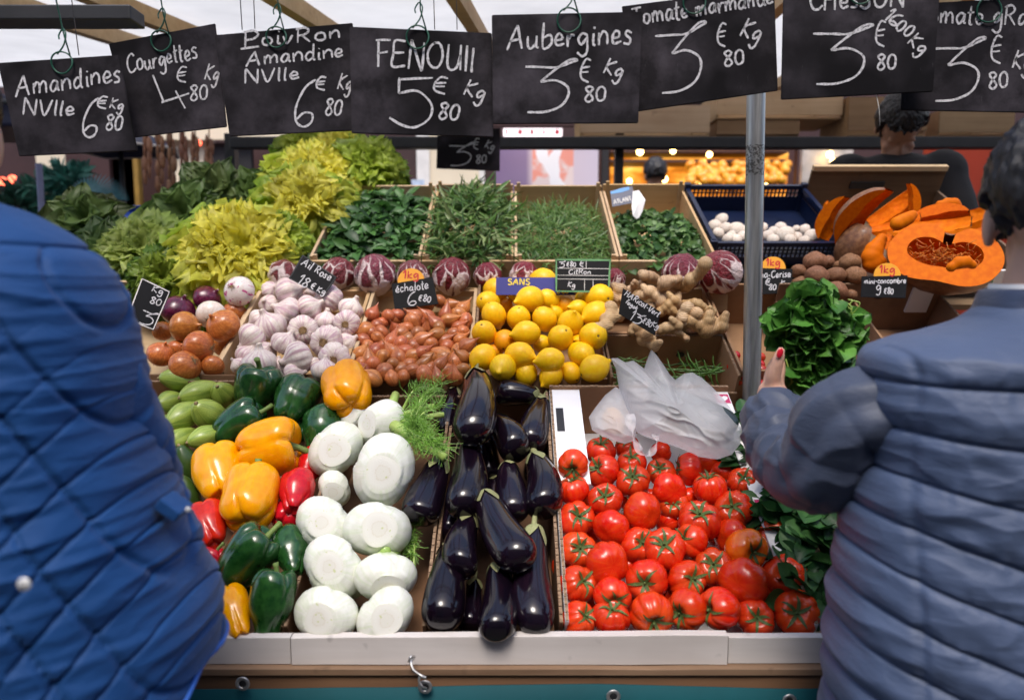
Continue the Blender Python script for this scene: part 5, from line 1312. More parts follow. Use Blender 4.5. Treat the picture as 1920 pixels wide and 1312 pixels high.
# ------------------------------------------------------------------ leaves
m_leaf = leaf_mat('leaf_green', .4, .25, .25)
m_lett = leaf_mat('lettuce_leaf', .45, .5, .3)
m_gloss = leaf_mat('glossy_leaf', .44, .22, .25, .0)
def leaves(name, o, d, n, L, W, c0, c1, shape='oval', nx=4, ny=6, bend=.3, cup=.25, ruf=0.0, rufk=3, seed=0):
    """many leaves as one mesh; o,d,n: (N,3) origins, directions, face normals; colours from stalk c0 to rim c1"""
    o, d, n = (np.asarray(x, float) for x in (o, d, n)); N = len(o); rg = np.random.default_rng(seed)
    L, W = np.broadcast_to(L, N), np.broadcast_to(W, N); bend = np.broadcast_to(bend, N); cup = np.broadcast_to(cup, N)
    c0, c1 = np.broadcast_to(c0, (N, 3)), np.broadcast_to(c1, (N, 3))
    d = d/np.linalg.norm(d, axis=1, keepdims=True); n = n - d*(n*d).sum(1, keepdims=True); n = n/np.maximum(1e-6, np.linalg.norm(n, axis=1, keepdims=True)); sd = np.cross(d, n)
    t = np.linspace(0, 1, ny+1)[None, :, None]; q = np.linspace(-1, 1, nx+1)[None, None, :]
    if shape == 'oval': w = np.sin(np.pi*np.clip(t*.95+.04, 0, 1))**.75
    elif shape == 'round': w = np.sqrt(np.clip(1-(2*t-1)**2, 0, 1))*.98 + .02
    elif shape == 'strap': w = np.minimum(1, t*6+.3)*np.clip(1-t**6, .05, 1)
    elif shape == 'fan': w = (.18 + .95*t**1.1)*np.sqrt(np.clip(1-np.clip((t-.62)/.42, 0, 1)**2, .02, 1))
    elif shape == 'lobed': w = np.sin(np.pi*np.clip(t*.95+.04, 0, 1))**.7*(.62 + .38*np.abs(np.cos(t*11)))
    ph = rg.uniform(0, 6.28, (N, 1, 1)); ph2 = rg.uniform(0, 6.28, (N, 1, 1))
    Lb, Wb = L[:, None, None], W[:, None, None]
    along = Lb*(t - .25*bend[:, None, None]*t*t) + 0*q
    edge = np.abs(q)**1.5*t
    up = -Lb*bend[:, None, None]*t**2 + Wb*cup[:, None, None]*q**2*w + ruf*Lb*edge*np.sin(rufk*6.28*t + ph + q*2.0) + ruf*.7*Lb*t**3*np.sin(rufk*3.0*q + ph2)
    across = Wb*.5*w*q*(1 + ruf*1.2*np.sin(rufk*9*t + ph2))
    if shape in ('fan', 'lobed') or ruf > 0: along = along + ruf*.6*Lb*t**3*np.sin(rufk*4.5*q + ph)
    P = o[:, None, None, :] + d[:, None, None, :]*along[..., None] + sd[:, None, None, :]*across[..., None] + n[:, None, None, :]*up[..., None]
    k = np.clip(t*.9 + .25*np.abs(q), 0, 1)[..., None]; rib = (np.exp(-(q/.12)**2)*(1-t)*.5)[..., None]
    C = c0[:, None, None, :]*(1-k) + c1[:, None, None, :]*k; C = C + rib*.4*(c0[:, None, None, :] - C) + rib*.03
    C = np.broadcast_to(C, P.shape)
    m = (ny+1)*(nx+1); base = (np.arange(ny)[:, None]*(nx+1) + np.arange(nx)[None, :]).ravel()
    f = np.stack([base, base+1, base+nx+2, base+nx+1], 1); F = (f[None] + (np.arange(N)*m)[:, None, None]).reshape(-1, 4)
    return mesh(name, P.reshape(-1, 3), F.tolist(), True, None, C.reshape(-1, 3))
def rnd_unit(rg, N):
    v = rg.normal(size=(N, 3)); return v/np.linalg.norm(v, axis=1, keepdims=True)
def lettuce(name, u, v, px, T, eh, cin, cout, n, seed, lab, cat, group, up=(0, .55, .83), ruf=.11, fan=True, wid=.75, mid=.45, openness=84):
    rg = np.random.default_rng(seed); p, d = T.at(u, v, eh); Rr = px*d/FPX
    zx = np.array(screen_axis(u, v, *up)); xx = np.cross(zx, (0, 0, 1.0)); xx /= np.linalg.norm(xx); yy = np.cross(zx, xx)
    f = (np.arange(n)+.5)/n; az = np.arange(n)*2.39996 + rg.normal(0, .2, n); tilt = np.radians(6 + openness*f**.8) + rg.normal(0, .1, n)
    rad = np.cos(az)[:, None]*xx + np.sin(az)[:, None]*yy
    dd = rad*np.sin(tilt)[:, None] + zx*np.cos(tilt)[:, None]; nn = -rad*np.cos(tilt)[:, None] + zx*np.sin(tilt)[:, None]
    L = Rr*(.62 + .5*f)*rg.uniform(.85, 1.15, n); o = np.array(p)[None] - zx*Rr*.45 + rad*(Rr*.16*f)[:, None]
    cin, cout = np.array(cin), np.array(cout); k = np.clip((f-mid)/.4, 0, 1)[:, None]
    tint = rg.uniform(.8, 1.15, (n, 1)); c1 = (cin*(1-k) + cout*k)*tint; c0 = (cin*1.02*(1-k*.6) + cout*1.3*k*.6)*tint
    me = leaves(name, o, dd, nn, L, L*wid*rg.uniform(.8, 1.2, n), np.minimum(c0, .95), c1, 'fan' if fan else 'oval', 10, 12, .32 + .4*f, .25, ruf, 2.6, seed)
    o_ = obj(name, me, m_lett); tag(o_, lab, cat, group); return o_
YI, YO = (.97, .90, .14), (.42, .60, .06)
GI, GO = (.55, .66, .1), (.25, .4, .05)
DI, DO = (.16, .25, .07), (.06, .12, .03)
LT = T3
for i, (u, v, px, eh, ci, co, n, up, ruf, mid, lab) in enumerate((
    (445, 448, 128, .09, YI, YO, 130, (.0, .62, .78), .13, .36, 'big front lettuce with a bright yellow heart and lime green rim'),
    (575, 362, 92, .10, (.9, .84, .14), (.36, .54, .06), 95, (.0, .6, .8), .13, .3, 'yellow green lettuce just left of the first herb crate'),
    (590, 318, 88, .11, YI, YO, 95, (.1, .65, .75), .13, .36, 'yellow lettuce third back in the pile under the fennel price board'),
    (640, 278, 82, .12, (.9, .84, .14), (.34, .52, .05), 90, (.1, .7, .7), .13, .32, 'yellow lettuce at the top of the pile behind the others'),
    (702, 296, 74, .10, (.5, .62, .08), (.2, .36, .04), 85, (.3, .6, .7), .12, .3, 'leafy green lettuce at the top end next to the brown door'),
    (575, 262, 62, .12, (.6, .68, .1), (.24, .4, .04), 70, (0, .75, .6), .12, .3, 'light green lettuce furthest back at the top left of the yellow ones'),
    (255, 452, 92, .07, (.46, .55, .14), (.22, .34, .06), 70, (-.2, .6, .75), .10, .3, 'pale veined green lettuce beside the blue coat shoulder'),
    (535, 442, 66, .05, (.5, .62, .08), (.22, .38, .04), 70, (.3, .5, .8), .12, .2, 'green lettuce between the big yellow one and the herb crate'),
    (300, 515, 62, .03, (.36, .46, .06), (.1, .2, .02), 60, (-.1, .3, .9), .12, .2, 'small green lettuce under the left side of the big yellow one'))):
    lettuce('lettuce', u, v, px, LT, eh, ci, co, n, 100+i, lab, 'lettuce', 'lettuces piled beside the herb crates', up, ruf, True, .75, mid)
for i, (u, v, px, eh, n, up, lab) in enumerate((
    (330, 390, 92, .07, 46, (-.4, .5, .75), 'dark green leafy cabbage with broad drooping leaves in front of the other'),
    (395, 345, 88, .10, 46, (-.1, .6, .75), 'dark grey green cabbage behind, with a large pale leaf on top'),
    (475, 350, 74, .07, 46, (.1, .6, .75), 'dark green cabbage between the grey green one and the yellow lettuces'),
    (150, 398, 86, .06, 46, (-.2, .5, .8), 'dark olive cabbage right above the blue coat shoulder'),
    (200, 470, 80, .03, 46, (-.1, .4, .9), 'dark green cabbage hidden low behind the blue coat'),
    (425, 395, 60, .04, 40, (.1, .6, .75), 'small dark cabbage above the big yellow lettuce heart'))):
    lettuce('cabbage', u, v, px, LT, eh, (.16, .22, .07) if i == 1 else DI, DO if i != 3 else (.06, .075, .02), n, 140+i, lab, 'cabbage', 'dark leafy cabbages', up, .07, False, .72, .2)

def heap(name, T, x0, x1, a0, a1, hfun, N, L, W, cs, shape, seed, m=None, lift=.35, bend=.3, cup=.25, nx=2, ny=4, layers=3):
    """a heap nobody could count: leaves strewn over a rounded pile"""
    rg = np.random.default_rng(seed); X = rg.uniform(x0, x1, N); A = rg.uniform(a0, a1, N)
    H = np.array([hfun((x-x0)/(x1-x0), (a-a0)/(a1-a0)) for x, a in zip(X, A)]) - rg.exponential(.008, N)
    S, Nn, p = np.array(T.S), np.array(T.N), np.array(T.p)
    o = p + X[:, None]*np.array((1., 0, 0)) + A[:, None]*S + H[:, None]*Nn
    ang = rg.uniform(0, 6.28, N); flat_ = np.cos(ang)[:, None]*np.array((1., 0, 0)) + np.sin(ang)[:, None]*S
    d = flat_ + Nn*rg.normal(lift*.4, lift, N)[:, None]; n = Nn + .75*rnd_unit(rg, N)
    cs = np.array(cs); ci = rg.integers(0, len(cs), N); c = cs[ci]*rg.uniform(.65, 1.25, (N, 1)); Ls = L*rg.uniform(.6, 1.3, N)
    me = leaves(name, o, d, n, Ls, W*Ls/L*rg.uniform(.7, 1.2, N), c*1.25, c, shape, nx, ny, bend*rg.uniform(-.5, 1.5, N), cup, 0, 1, seed)
    o_ = obj(name, me, m or m_leaf); tag(o_, kind='stuff'); return o_
def dome(hc, he, px=.5, py=.5, bk=0.0):
    return lambda s, t: he + (hc-he)*max(0, 1-((s-px)/.62)**2)*max(0, 1-((t-py)/.75)**2) + bk*t + .012*noise.noise(Vector((s*6, t*6, hc*50)))
heap('broad_herb_leaves', T3, -.592, -.283, .0, .44, dome(.04, -.03, .5, .6), 900, .055, .024, [(.045, .13, .026), (.065, .17, .035), (.03, .09, .02)], 'oval', 1, m_gloss)
heap('rocket_leaves', T3, -.258, -.006, -.005, .44, dome(.07, -.03, .5, .6), 1150, .07, .011, [(.09, .19, .035), (.16, .27, .07), (.06, .14, .03), (.28, .36, .14)], 'lobed', 2, None, .5)
heap('fine_herbs', T3, .018, .308, -.005, .42, dome(.015, -.035, .4, .5), 3600, .048, .0028, [(.08, .18, .035), (.12, .23, .05), (.17, .28, .07)], 'strap', 3, None, .55, .5, .0, 1, 4)
heap('fine_herb_leaves', T3, .018, .308, -.005, .36, dome(.012, -.04, .4, .5), 350, .035, .012, [(.06, .15, .03), (.09, .2, .04)], 'oval', 31, None, .4)
heap('round_herb_leaves', T3, .332, .60, .0, .36, dome(.015, -.04, .5, .5), 950, .03, .024, [(.04, .11, .026), (.065, .15, .035), (.12, .22, .06)], 'round', 4, m_gloss, .4)
heap('mint_leaves', T1, .47, .70, .06, .50, dome(.06, -.02, .5, .5), 620, .055, .038, [(.016, .07, .018), (.032, .11, .025), (.055, .15, .04)], 'oval', 5, m_gloss, .35, .3, .2, 4, 6)

# feathery fennel fronds spilling over the aubergines
rr = random.Random(8); fr_ = MB(); hair = []
for (a_, b_, r_) in (((705, 420), (985, 600), .011), ((760, 470), (1090, 660), .0085), ((720, 330), (745, 220), .009), ((770, 380), (1010, 300), .0065), ((780, 420), (1080, 360), .006)):
    A, d = T1.at(*cE(*a_), .065); B, d = T1.at(*cE(*b_), .07); fr_.tube([A, (A+B)/2 + T1.N*.006, B], [r_*1.25, r_*1.05, r_], 12)
for i in range(16):
    a = cE(800 + rr.uniform(-20, 30), 400 + rr.uniform(-60, 160)); b = cE(rr.uniform(900, 1100), rr.uniform(130, 620))
    A, d = T1.at(*a, .055); B, d = T1.at(*b, .075); mid = (A+B)/2 + T1.N*.02
    st = [Vector(q) for q in spline([A, mid, B], 8)]
    fr_.tube(st, [.0042*(1-.7*k/len(st)) for k in range(len(st))], 6)
    for k in range(4, len(st)):
        for _ in range(7): hair.append((st[k], rr.uniform(.018, .045), (B-A).normalized()))
fo = fr_.build('fennel_frond', m_stalk); tag(fo, 'feathery green fennel fronds fanned out toward the tallest aubergine', 'fronds')
def hairs(name, hair, m, parent, seed, th=.0007):
    rr = random.Random(seed); vs, fs = [], []
    for (c, L, ax) in hair:
        dr = (ax*.5 + Vector((rr.gauss(0, 1), rr.gauss(0, 1), rr.gauss(0, 1))).normalized()).normalized(); p0 = c
        for s in range(3):
            p1 = p0 + dr*L/3; sd = dr.cross(Vector((.3, -.8, .5))).normalized()*th*(1-.2*s); b = len(vs)
            vs += [p0-sd, p0+sd, p1+sd*.8, p1-sd*.8]; fs.append((b, b+1, b+2, b+3)); p0 = p1
            dr = (dr + Vector((rr.gauss(0, .35), rr.gauss(0, .35), rr.gauss(0, .35) - .1))).normalized()
    return obj(name, mesh(name, vs, fs, False), m, parent)
m_frond = flat('frond_green', (.15, .32, .03), .5, nz=.4, scale=30)
hairs('feathery_leaf', hair, m_frond, fo, 4)
# a second tuft seen through the gaps low on the right of the fennel box
hair = []; f2 = MB()
for i in range(5):
    A, d = T1.at(750 + i*7, 1060 - i*22, -.03); B, d = T1.at(772 + rr.uniform(-8, 8), 970 + i*22, -.005)
    st = [A + (B-A)*k/8 for k in range(9)]; f2.tube(st, .002, 5)
    for k in range(9):
        for _ in range(7): hair.append((st[k], rr.uniform(.014, .03), (B-A).normalized()))
fo2 = f2.build('fennel_frond', m_stalk); tag(fo2, 'green fennel fronds in the gap beside the cardboard edge', 'fronds'); hairs('feathery_leaf', hair, m_frond, fo2, 6)

# the bunch in the woman's hand
rg = np.random.default_rng(12); bc = [(1520, 592, 46), (1486, 640, 30), (1550, 640, 44), (1522, 688, 40), (1500, 612, 46), (1550, 690, 30), (1525, 728, 26), (1472, 612, 22), (1576, 622, 24), (1508, 566, 24), (1530, 650, 44)]
BY = 1.17
os_, ds_, ns_ = [], [], []
for (u, v, r) in bc:
    c = np.array(onY(u, v, BY)); m = int(r*1.1); q = rnd_unit(rg, m); rad = r*BY/FPX*rg.uniform(.35, 1.0, m)[:, None]
    q[:, 1] = -np.abs(q[:, 1])*.8 + .2*q[:, 1]
    os_.append(c + q*rad*np.array((1, .8, 1))); ds_.append(q*.5 + rnd_unit(rg, m)*.7 + np.array((0, -.3, .2))); ns_.append(q + rnd_unit(rg, m)*.4 + np.array((0, -.5, .5)))
o_, d_, n_ = map(np.concatenate, (os_, ds_, ns_)); N = len(o_)
cc = np.array([(.045, .15, .02), (.07, .21, .03), (.11, .28, .045)])[rg.integers(0, 3, N)]*rg.uniform(.7, 1.2, (N, 1))
bunch = tag(obj('leafy_bunch', leaves('leafy_bunch', o_, d_, n_, rg.uniform(.030, .048, N), rg.uniform(.028, .046, N), cc*1.4, cc, 'round', 5, 6, .25, .3, .05, 1.5, 9), m_gloss), 'bunch of round green leaves held up in the hand of the shopper at right', 'bunch')
sm = MB()
for i in range(26):
    a = onY(1455 + rr.uniform(0, 60), 745 + rr.uniform(-10, 15), BY); b = onY(1500 + rr.uniform(-30, 80), 620 + rr.uniform(-40, 90), BY + rr.uniform(-.03, .04))
    sm.tube([a, (a+b)/2 + Vector((rr.uniform(-.01, .01), 0, 0)), b], .0015, 5)
for i in range(7):
    a = onY(1570 + rr.uniform(-10, 20), 600 + rr.uniform(-10, 30), BY); b = onY(1560 + i*6, 560 + rr.uniform(-5, 15), BY - .01); sm.tube([Vector(q) for q in spline([a, (a+b)/2 + Vector((.012, -.01, .01)), b], 5)], .0011, 5)
sm.build('stems', m_stalk, bunch)
# blurred teal plants of the next stall
rg = np.random.default_rng(3)
for (u, v, r, lab, c) in ((95, 370, 40, 'blurred blue green plant at the next stall', (.04, .16, .11)), (40, 385, 34, 'dark blurred plant at the next stall near the shopper head', (.03, .09, .06)), (135, 345, 28, 'blurred bluish plant top at the next stall behind the pole', (.05, .2, .16))):
    c0 = np.array(onY(u, v, 4.0)); q = rnd_unit(rg, 160); o2 = c0 + q*r*4/FPX*rg.uniform(.3, 1, (160, 1)); cc = np.array(c)*rg.uniform(.6, 1.6, (160, 1))
    tag(obj('plant', leaves('plant', o2, q + rnd_unit(rg, 160)*.5, q + rnd_unit(rg, 160), .1, .03, cc, cc, 'oval', 2, 4), m_leaf), lab, 'plant')
c0 = np.array(onY(178, 384, 3.4)); aa = np.linspace(-.7, .9, 26)
o2 = np.repeat(c0[None], 26, 0); d2 = np.stack([np.sin(aa), 0*aa - .2, np.cos(aa)*.6], 1)
tag(obj('plant', leaves('plant', o2, d2, np.repeat(np.array([[0, -.8, .5]]), 26, 0), .16, .012, np.array((.3, .5, .55)), np.array((.05, .2, .25)), 'strap', 1, 5, .5), m_leaf), 'blurred spiky plant with pale blue streaks beyond the coat shoulder', 'plant')
# ------------------------------------------------------------------ handwriting
def lp(cx, cy, rx, ry, a0=100, a1=470, n=10): return [(cx + rx*math.cos(R(a0+(a1-a0)*i/n)), cy + ry*math.sin(R(a0+(a1-a0)*i/n))) for i in range(n+1)]
GL = {
 'A': (.75, [[(0,-.02),(.2,.5),(.42,1)],[(.42,1),(.52,.5),(.62,0)],[(.1,.36),(.55,.42)]]), 'C': (.62, [[(.55,.85),(.4,1),(.15,.8),(.05,.4),(.2,.05),(.42,.02),(.6,.2)]]),
 'E': (.6, [[(.5,.98),(.1,.95),(.08,.5),(.06,.02),(.55,.06)],[(.08,.52),(.45,.55)]]), 'F': (.6, [[(0,.95),(.55,1)],[(.1,.95),(.12,.5),(.15,0)],[(.12,.5),(.48,.58)]]),
 'H': (.65, [[(.06,1),(.05,0)],[(.5,1),(.52,0)],[(.05,.5),(.52,.53)]]), 'I': (.2, [[(.1,1),(.1,0)]]), 'K': (.6, [[(.08,1),(.06,0)],[(.52,.95),(.08,.45),(.55,0)]]),
 'M': (.8, [[(.03,0),(.1,1),(.36,.35),(.62,1),(.7,0)]]), 'N': (.68, [[(.05,0),(.08,.95),(.15,.9),(.5,.05),(.55,.1),(.56,1)]]), 'O': (.72, [lp(.34,.5,.29,.48)]), 'P': (.6, [[(.1,1),(.08,0)],[(.0,.92),(.35,1),(.52,.75),(.35,.5),(.08,.45)]]),
 'R': (.62, [[(.1,.98),(.08,0)],[(.0,.92),(.35,1),(.5,.75),(.3,.52),(.1,.5)],[(.22,.5),(.55,.0)]]), 'S': (.55, [[(.48,.88),(.3,1),(.1,.85),(.15,.6),(.42,.42),(.45,.15),(.25,0),(.03,.12)]]), 'T': (.6, [[(0,.95),(.58,.98)],[(.3,.96),(.28,0)]]),
 'U': (.66, [[(.06,1),(.06,.3),(.22,.02),(.45,.15),(.55,.6),(.56,1)],[(.56,.6),(.6,.05)]]), 'V': (.6, [[(.02,1),(.25,0),(.55,1)]]), 'L': (.5, [[(.08,1),(.06,.03),(.5,.06)]]),
 'a': (.5, [[(.42,.5),(.22,.56),(.05,.28),(.14,.02),(.32,.15),(.42,.5)],[(.42,.52),(.4,.12),(.5,.02)]]), 'b': (.48, [[(.08,1),(.06,.1),(.22,0),(.42,.2),(.35,.5),(.1,.4)]]), 'c': (.44, [[(.4,.45),(.22,.56),(.05,.28),(.2,0),(.42,.12)]]),
 'd': (.52, [[(.4,.45),(.22,.55),(.05,.25),(.18,0),(.4,.2)],[(.44,1.05),(.4,.15),(.5,.0)]]), 'e': (.44, [[(.06,.25),(.34,.3),(.33,.5),(.18,.56),(.05,.3),(.16,.02),(.44,.12)]]), 'f': (.36, [[(.38,1),(.2,1.02),(.14,.7),(.12,0)],[(0,.55),(.34,.6)]]),
 'g': (.5, [[(.4,.48),(.22,.56),(.06,.32),(.18,.08),(.4,.35)],[(.42,.54),(.42,-.2),(.25,-.42),(.03,-.25)]]), 'h': (.5, [[(.08,1),(.06,0)],[(.07,.3),(.26,.55),(.4,.4),(.42,0)]]), 'i': (.2, [[(.1,.52),(.08,.08),(.18,.0)],[(.11,.72),(.13,.78)]]),
 'k': (.46, [[(.08,1),(.06,0)],[(.4,.58),(.08,.26),(.44,0)]]), 'l': (.2, [[(.12,1.02),(.08,.1),(.16,.0)]]), 'm': (.72, [[(.04,.54),(.05,0)],[(.05,.3),(.2,.56),(.3,.42),(.31,0)],[(.31,.3),(.48,.56),(.6,.42),(.62,0)]]), 'n': (.48, [[(.04,.54),(.05,0)],[(.05,.3),(.24,.56),(.38,.42),(.4,.02)]]),
 'o': (.46, [lp(.22,.28,.18,.27)]), 'q': (.48, [[(.4,.48),(.22,.56),(.06,.32),(.18,.08),(.4,.35)],[(.42,.54),(.4,-.45)]]), 'p': (.48, [[(.06,.54),(.04,-.45)],[(.06,.35),(.25,.57),(.42,.3),(.25,.02),(.07,.1)]]), 'r': (.36, [[(.05,.54),(.06,0)],[(.06,.28),(.2,.52),(.36,.5)]]), 's': (.38, [[(.34,.48),(.18,.57),(.08,.42),(.28,.22),(.25,.03),(.02,.04)]]), 't': (.32, [[(.16,.98),(.13,.1),(.28,0)],[(0,.6),(.32,.66)]]),
 'u': (.5, [[(.05,.54),(.06,.12),(.2,.0),(.38,.2)],[(.4,.54),(.4,.08),(.5,.0)]]), 'v': (.42, [[(.02,.54),(.18,0),(.38,.56)]]), 'y': (.46, [[(.04,.54),(.2,.1)],[(.42,.54),(.1,-.42)]]), 'z': (.4, [[(.03,.52),(.36,.54),(.04,.03),(.4,.05)]]),
 '0': (.55, [lp(.26,.45,.22,.45)]), '1': (.32, [[(.02,.7),(.22,1),(.2,0)]]), '2': (.5, [[(.05,.8),(.25,1),(.42,.75),(.05,.03),(.48,.05)]]), '3': (.95, [[(0,.87),(.3,.84),(.6,.85),(.9,.94),(1.0,1.0),(.86,.99),(.6,.8),(.33,.6),(.35,.58),(.62,.61),(.85,.48),(.88,.28),(.74,.1),(.45,.01),(.1,0)]]),
 '4': (.7, [[(0,1),(.18,.3),(.2,.26),(.75,.4)],[(.46,.52),(.66,.02)]]), '5': (.8, [[(.1,.94),(.8,.97)],[(.06,.96),(.08,.66),(.14,.66),(.5,.7),(.82,.45),(.84,.18),(.55,.0),(.25,.02),(-.06,.16)]]), '6': (.55, [[(.48,1),(.2,.8),(.03,.42),(.08,.1),(.3,0),(.5,.1),(.48,.25),(.25,.28),(.1,.15)]]),
 '8': (.52, [[(.42,.86),(.25,.98),(.08,.8),(.3,.5),(.44,.2),(.25,0),(.07,.18),(.22,.48),(.4,.74),(.42,.9)]]), '9': (.5, [[(.42,.85),(.2,1),(.05,.75),(.2,.52),(.42,.8)],[(.44,.9),(.4,.2),(.25,0),(.05,.1)]]),
 '€': (.55, [[(.5,.95),(.25,.98),(.08,.6),(.12,.2),(.45,.03)],[(.1,.62),(.45,.66)],[(.09,.45),(.42,.48)]]), '-': (.35, [[(.03,.35),(.3,.37)]]), '.': (.2, [[(.08,0),(.1,.02)]]), ' ': (.3, []), 'é': (.44, [[(.06,.25),(.34,.3),(.33,.5),(.18,.56),(.05,.3),(.16,.02),(.44,.12)],[(.2,.68),(.32,.85)]]), '_': (.5, [[(0, -.12), (.5, -.1)]]),
}
def strokes(text, u, v, h, ang=0, wide=1.0, slant=.08, seed=1, jit=.05, gap=.06):
    """handwritten strokes in photo pixels from a base-line start"""
    if wide > 4: wide = wide/(h*(sum(GL[c][0] + gap for c in text) - gap))
    rr = random.Random(seed + len(text)); out = []; x = 0; ca, sa = math.cos(R(ang)), math.sin(R(ang))
    for ch in text:
        w, st = GL[ch]; dy = rr.uniform(-jit, jit); sc = 1 + rr.uniform(-jit, jit)*1.5
        for s in st:
            pts = [(x + a*wide*sc + slant*b*sc + rr.uniform(-jit, jit)*.35, b*sc + dy + rr.uniform(-jit, jit)*.35) for a, b in s]
            sp = spline(pts, 5) if len(pts) > 2 else [pts[0], ((pts[0][0]+pts[1][0])/2, (pts[0][1]+pts[1][1])/2 + rr.uniform(-.01, .01)), pts[1]]
            out.append([(u + h*(p[0]*ca - p[1]*sa), v - h*(p[1]*ca + p[0]*sa)) for p in sp])
        x += (w + gap)*wide
    return out
def chalk_mat(name, c):
    M = Mat(name, .9, .1); n = M.noise(420, 3, rough=.7); M.base(M.ramp(n, [(.34, tuple(x*.3 for x in c)), (.52, c)])); return M.m
m_chalk = chalk_mat('chalk', (.72, .70, .72)); m_chalk_dim = chalk_mat('faded_chalk', (.4, .41, .42)); m_red_ink = flat('red_ink', (.6, .02, .015), .6, nz=.1)
def slate():
    M = Mat('slate', .75, .15); n = M.noise(14, 5, M.coord(seed=True), .65); n2 = M.noise(5, 3, M.coord('Object', (1, 1, 1), seed=True)); sc = M.noise(1.0, 5, M.coord('Object', (300, 60, 40), seed=True), .7)
    sm = M.math('MULTIPLY', M.ramp(n2, [(.38, 0.0), (.62, 1.0)]), M.ramp(n, [(.38, .15), (.7, 1.0)]))
    c = M.mix(M.math('MULTIPLY', sm, .5), (.0045, .0036, .0048), (.15, .13, .155)); c = M.mix(M.ramp(sc, [(.66, 0.0), (.76, .35)]), c, (.15, .14, .16))
    M.base(c); M.bump(n, .12, .001); return M.m
m_slate = slate()
m_tagblack = flat('tag_black', (.0045, .0045, .0055), .6, .2, nz=.3, scale=40)
def ribbon(sts, Y, width, off, fn=None):
    """flat chalk lines on the sign plane; width in photo pixels"""
    mb = MB(); fn = fn or (lambda u, v: onY(u, v, Y)); rr = random.Random(len(sts))
    for s in sts:
        n = len(s); vs = []
        for i in range(n):
            a, b = s[max(0, i-1)], s[min(n-1, i+1)]; dx, dy = b[0]-a[0], b[1]-a[1]; l = math.hypot(dx, dy) or 1
            w = width/2*(.68 + .36*rr.random())*(0.75 if i in (0, n-1) else 1); nx_, ny_ = -dy/l*w, dx/l*w
            vs += [fn(s[i][0]+nx_, s[i][1]+ny_) + off, fn(s[i][0]-nx_, s[i][1]-ny_) + off]
        mb.add(vs, [(2*i, 2*i+1, 2*i+3, 2*i+2) for i in range(n-1)], False)
    return mb
def board(corners, Y, th, label, cat='price board', name='price_board', group=None, m=None, fn=None, nrm=Vector((0, 1, 0)), rim=None):
    """slate from its four corners TL TR BR BL on one plane; origin at the top edge"""
    P = [(fn or (lambda u, v: onY(u, v, Y)))(*c) for c in corners]; c0 = (P[0]+P[1])/2
    bm = bmesh.new(); f = [bm.verts.new(p - c0) for p in P]; b = [bm.verts.new(p - c0 + nrm*th) for p in P]
    bm.faces.new((f[0], f[3], f[2], f[1])); bm.faces.new(b)
    for i in range(4): j = (i+1) % 4; bm.faces.new((f[i], f[j], b[j], b[i]))
    bmesh.ops.recalc_face_normals(bm, faces=bm.faces[:]); bmesh.ops.bevel(bm, geom=bm.edges[:], offset=min(.0012, th*.3), segments=2, affect='EDGES')
    me = bpy.data.meshes.new(name); bm.to_mesh(me); bm.free()
    o = obj(name, me, m or m_slate); o.location = c0; tag(o, label, cat, group)
    return o, c0
def letter(o, c0, sts, Y, width, m=None, name='chalk_lettering', fn=None, nrm=Vector((0, 1, 0)), lift=.0009):
    mb = ribbon(sts, Y, width, -c0 - nrm*lift, fn); return mb.build(name, m or m_chalk, o)
def hang(u, v, r, Y, lab, vis=1.0):
    """green wire: ring through the board, a loop and the hook above"""
    c = onY(u, v, Y - .004); k = Y/FPX; mb = MB()
    mb.tube([c + Vector((r*k*math.cos(a), .0015*math.sin(2*a), r*k*math.sin(a))) for a in [2*PI*i/26 for i in range(27)]], .0014, 7, False)
    top = onY(u + 3, v - r, Y - .004); j = top + Vector((0, 0, .018)); z2 = AWZ(1.16) - .11
    mb.tube([Vector(q) for q in spline([top + Vector((-r*k*.6, 0, -.003)), top + Vector((.001, 0, .012)), j + Vector((.006, 0, .012)), j + Vector((0, .003, .022)), j + Vector((-.007, .002, .012)), j + Vector((-.006, 0, .004))], 5)], .0013, 6)
    mb.tube([top + Vector((r*k*.6, 0, -.004)), j + Vector((.002, .002, .01)), Vector((j.x + .004, Y - .02, j.z + .06)), Vector((j.x + .003, 1.17, z2))], .0013, 6)
    tag(mb.build('sign_hook', m_green_wire), lab, 'hook', 'green wire hooks of the price boards')
S_ = strokes
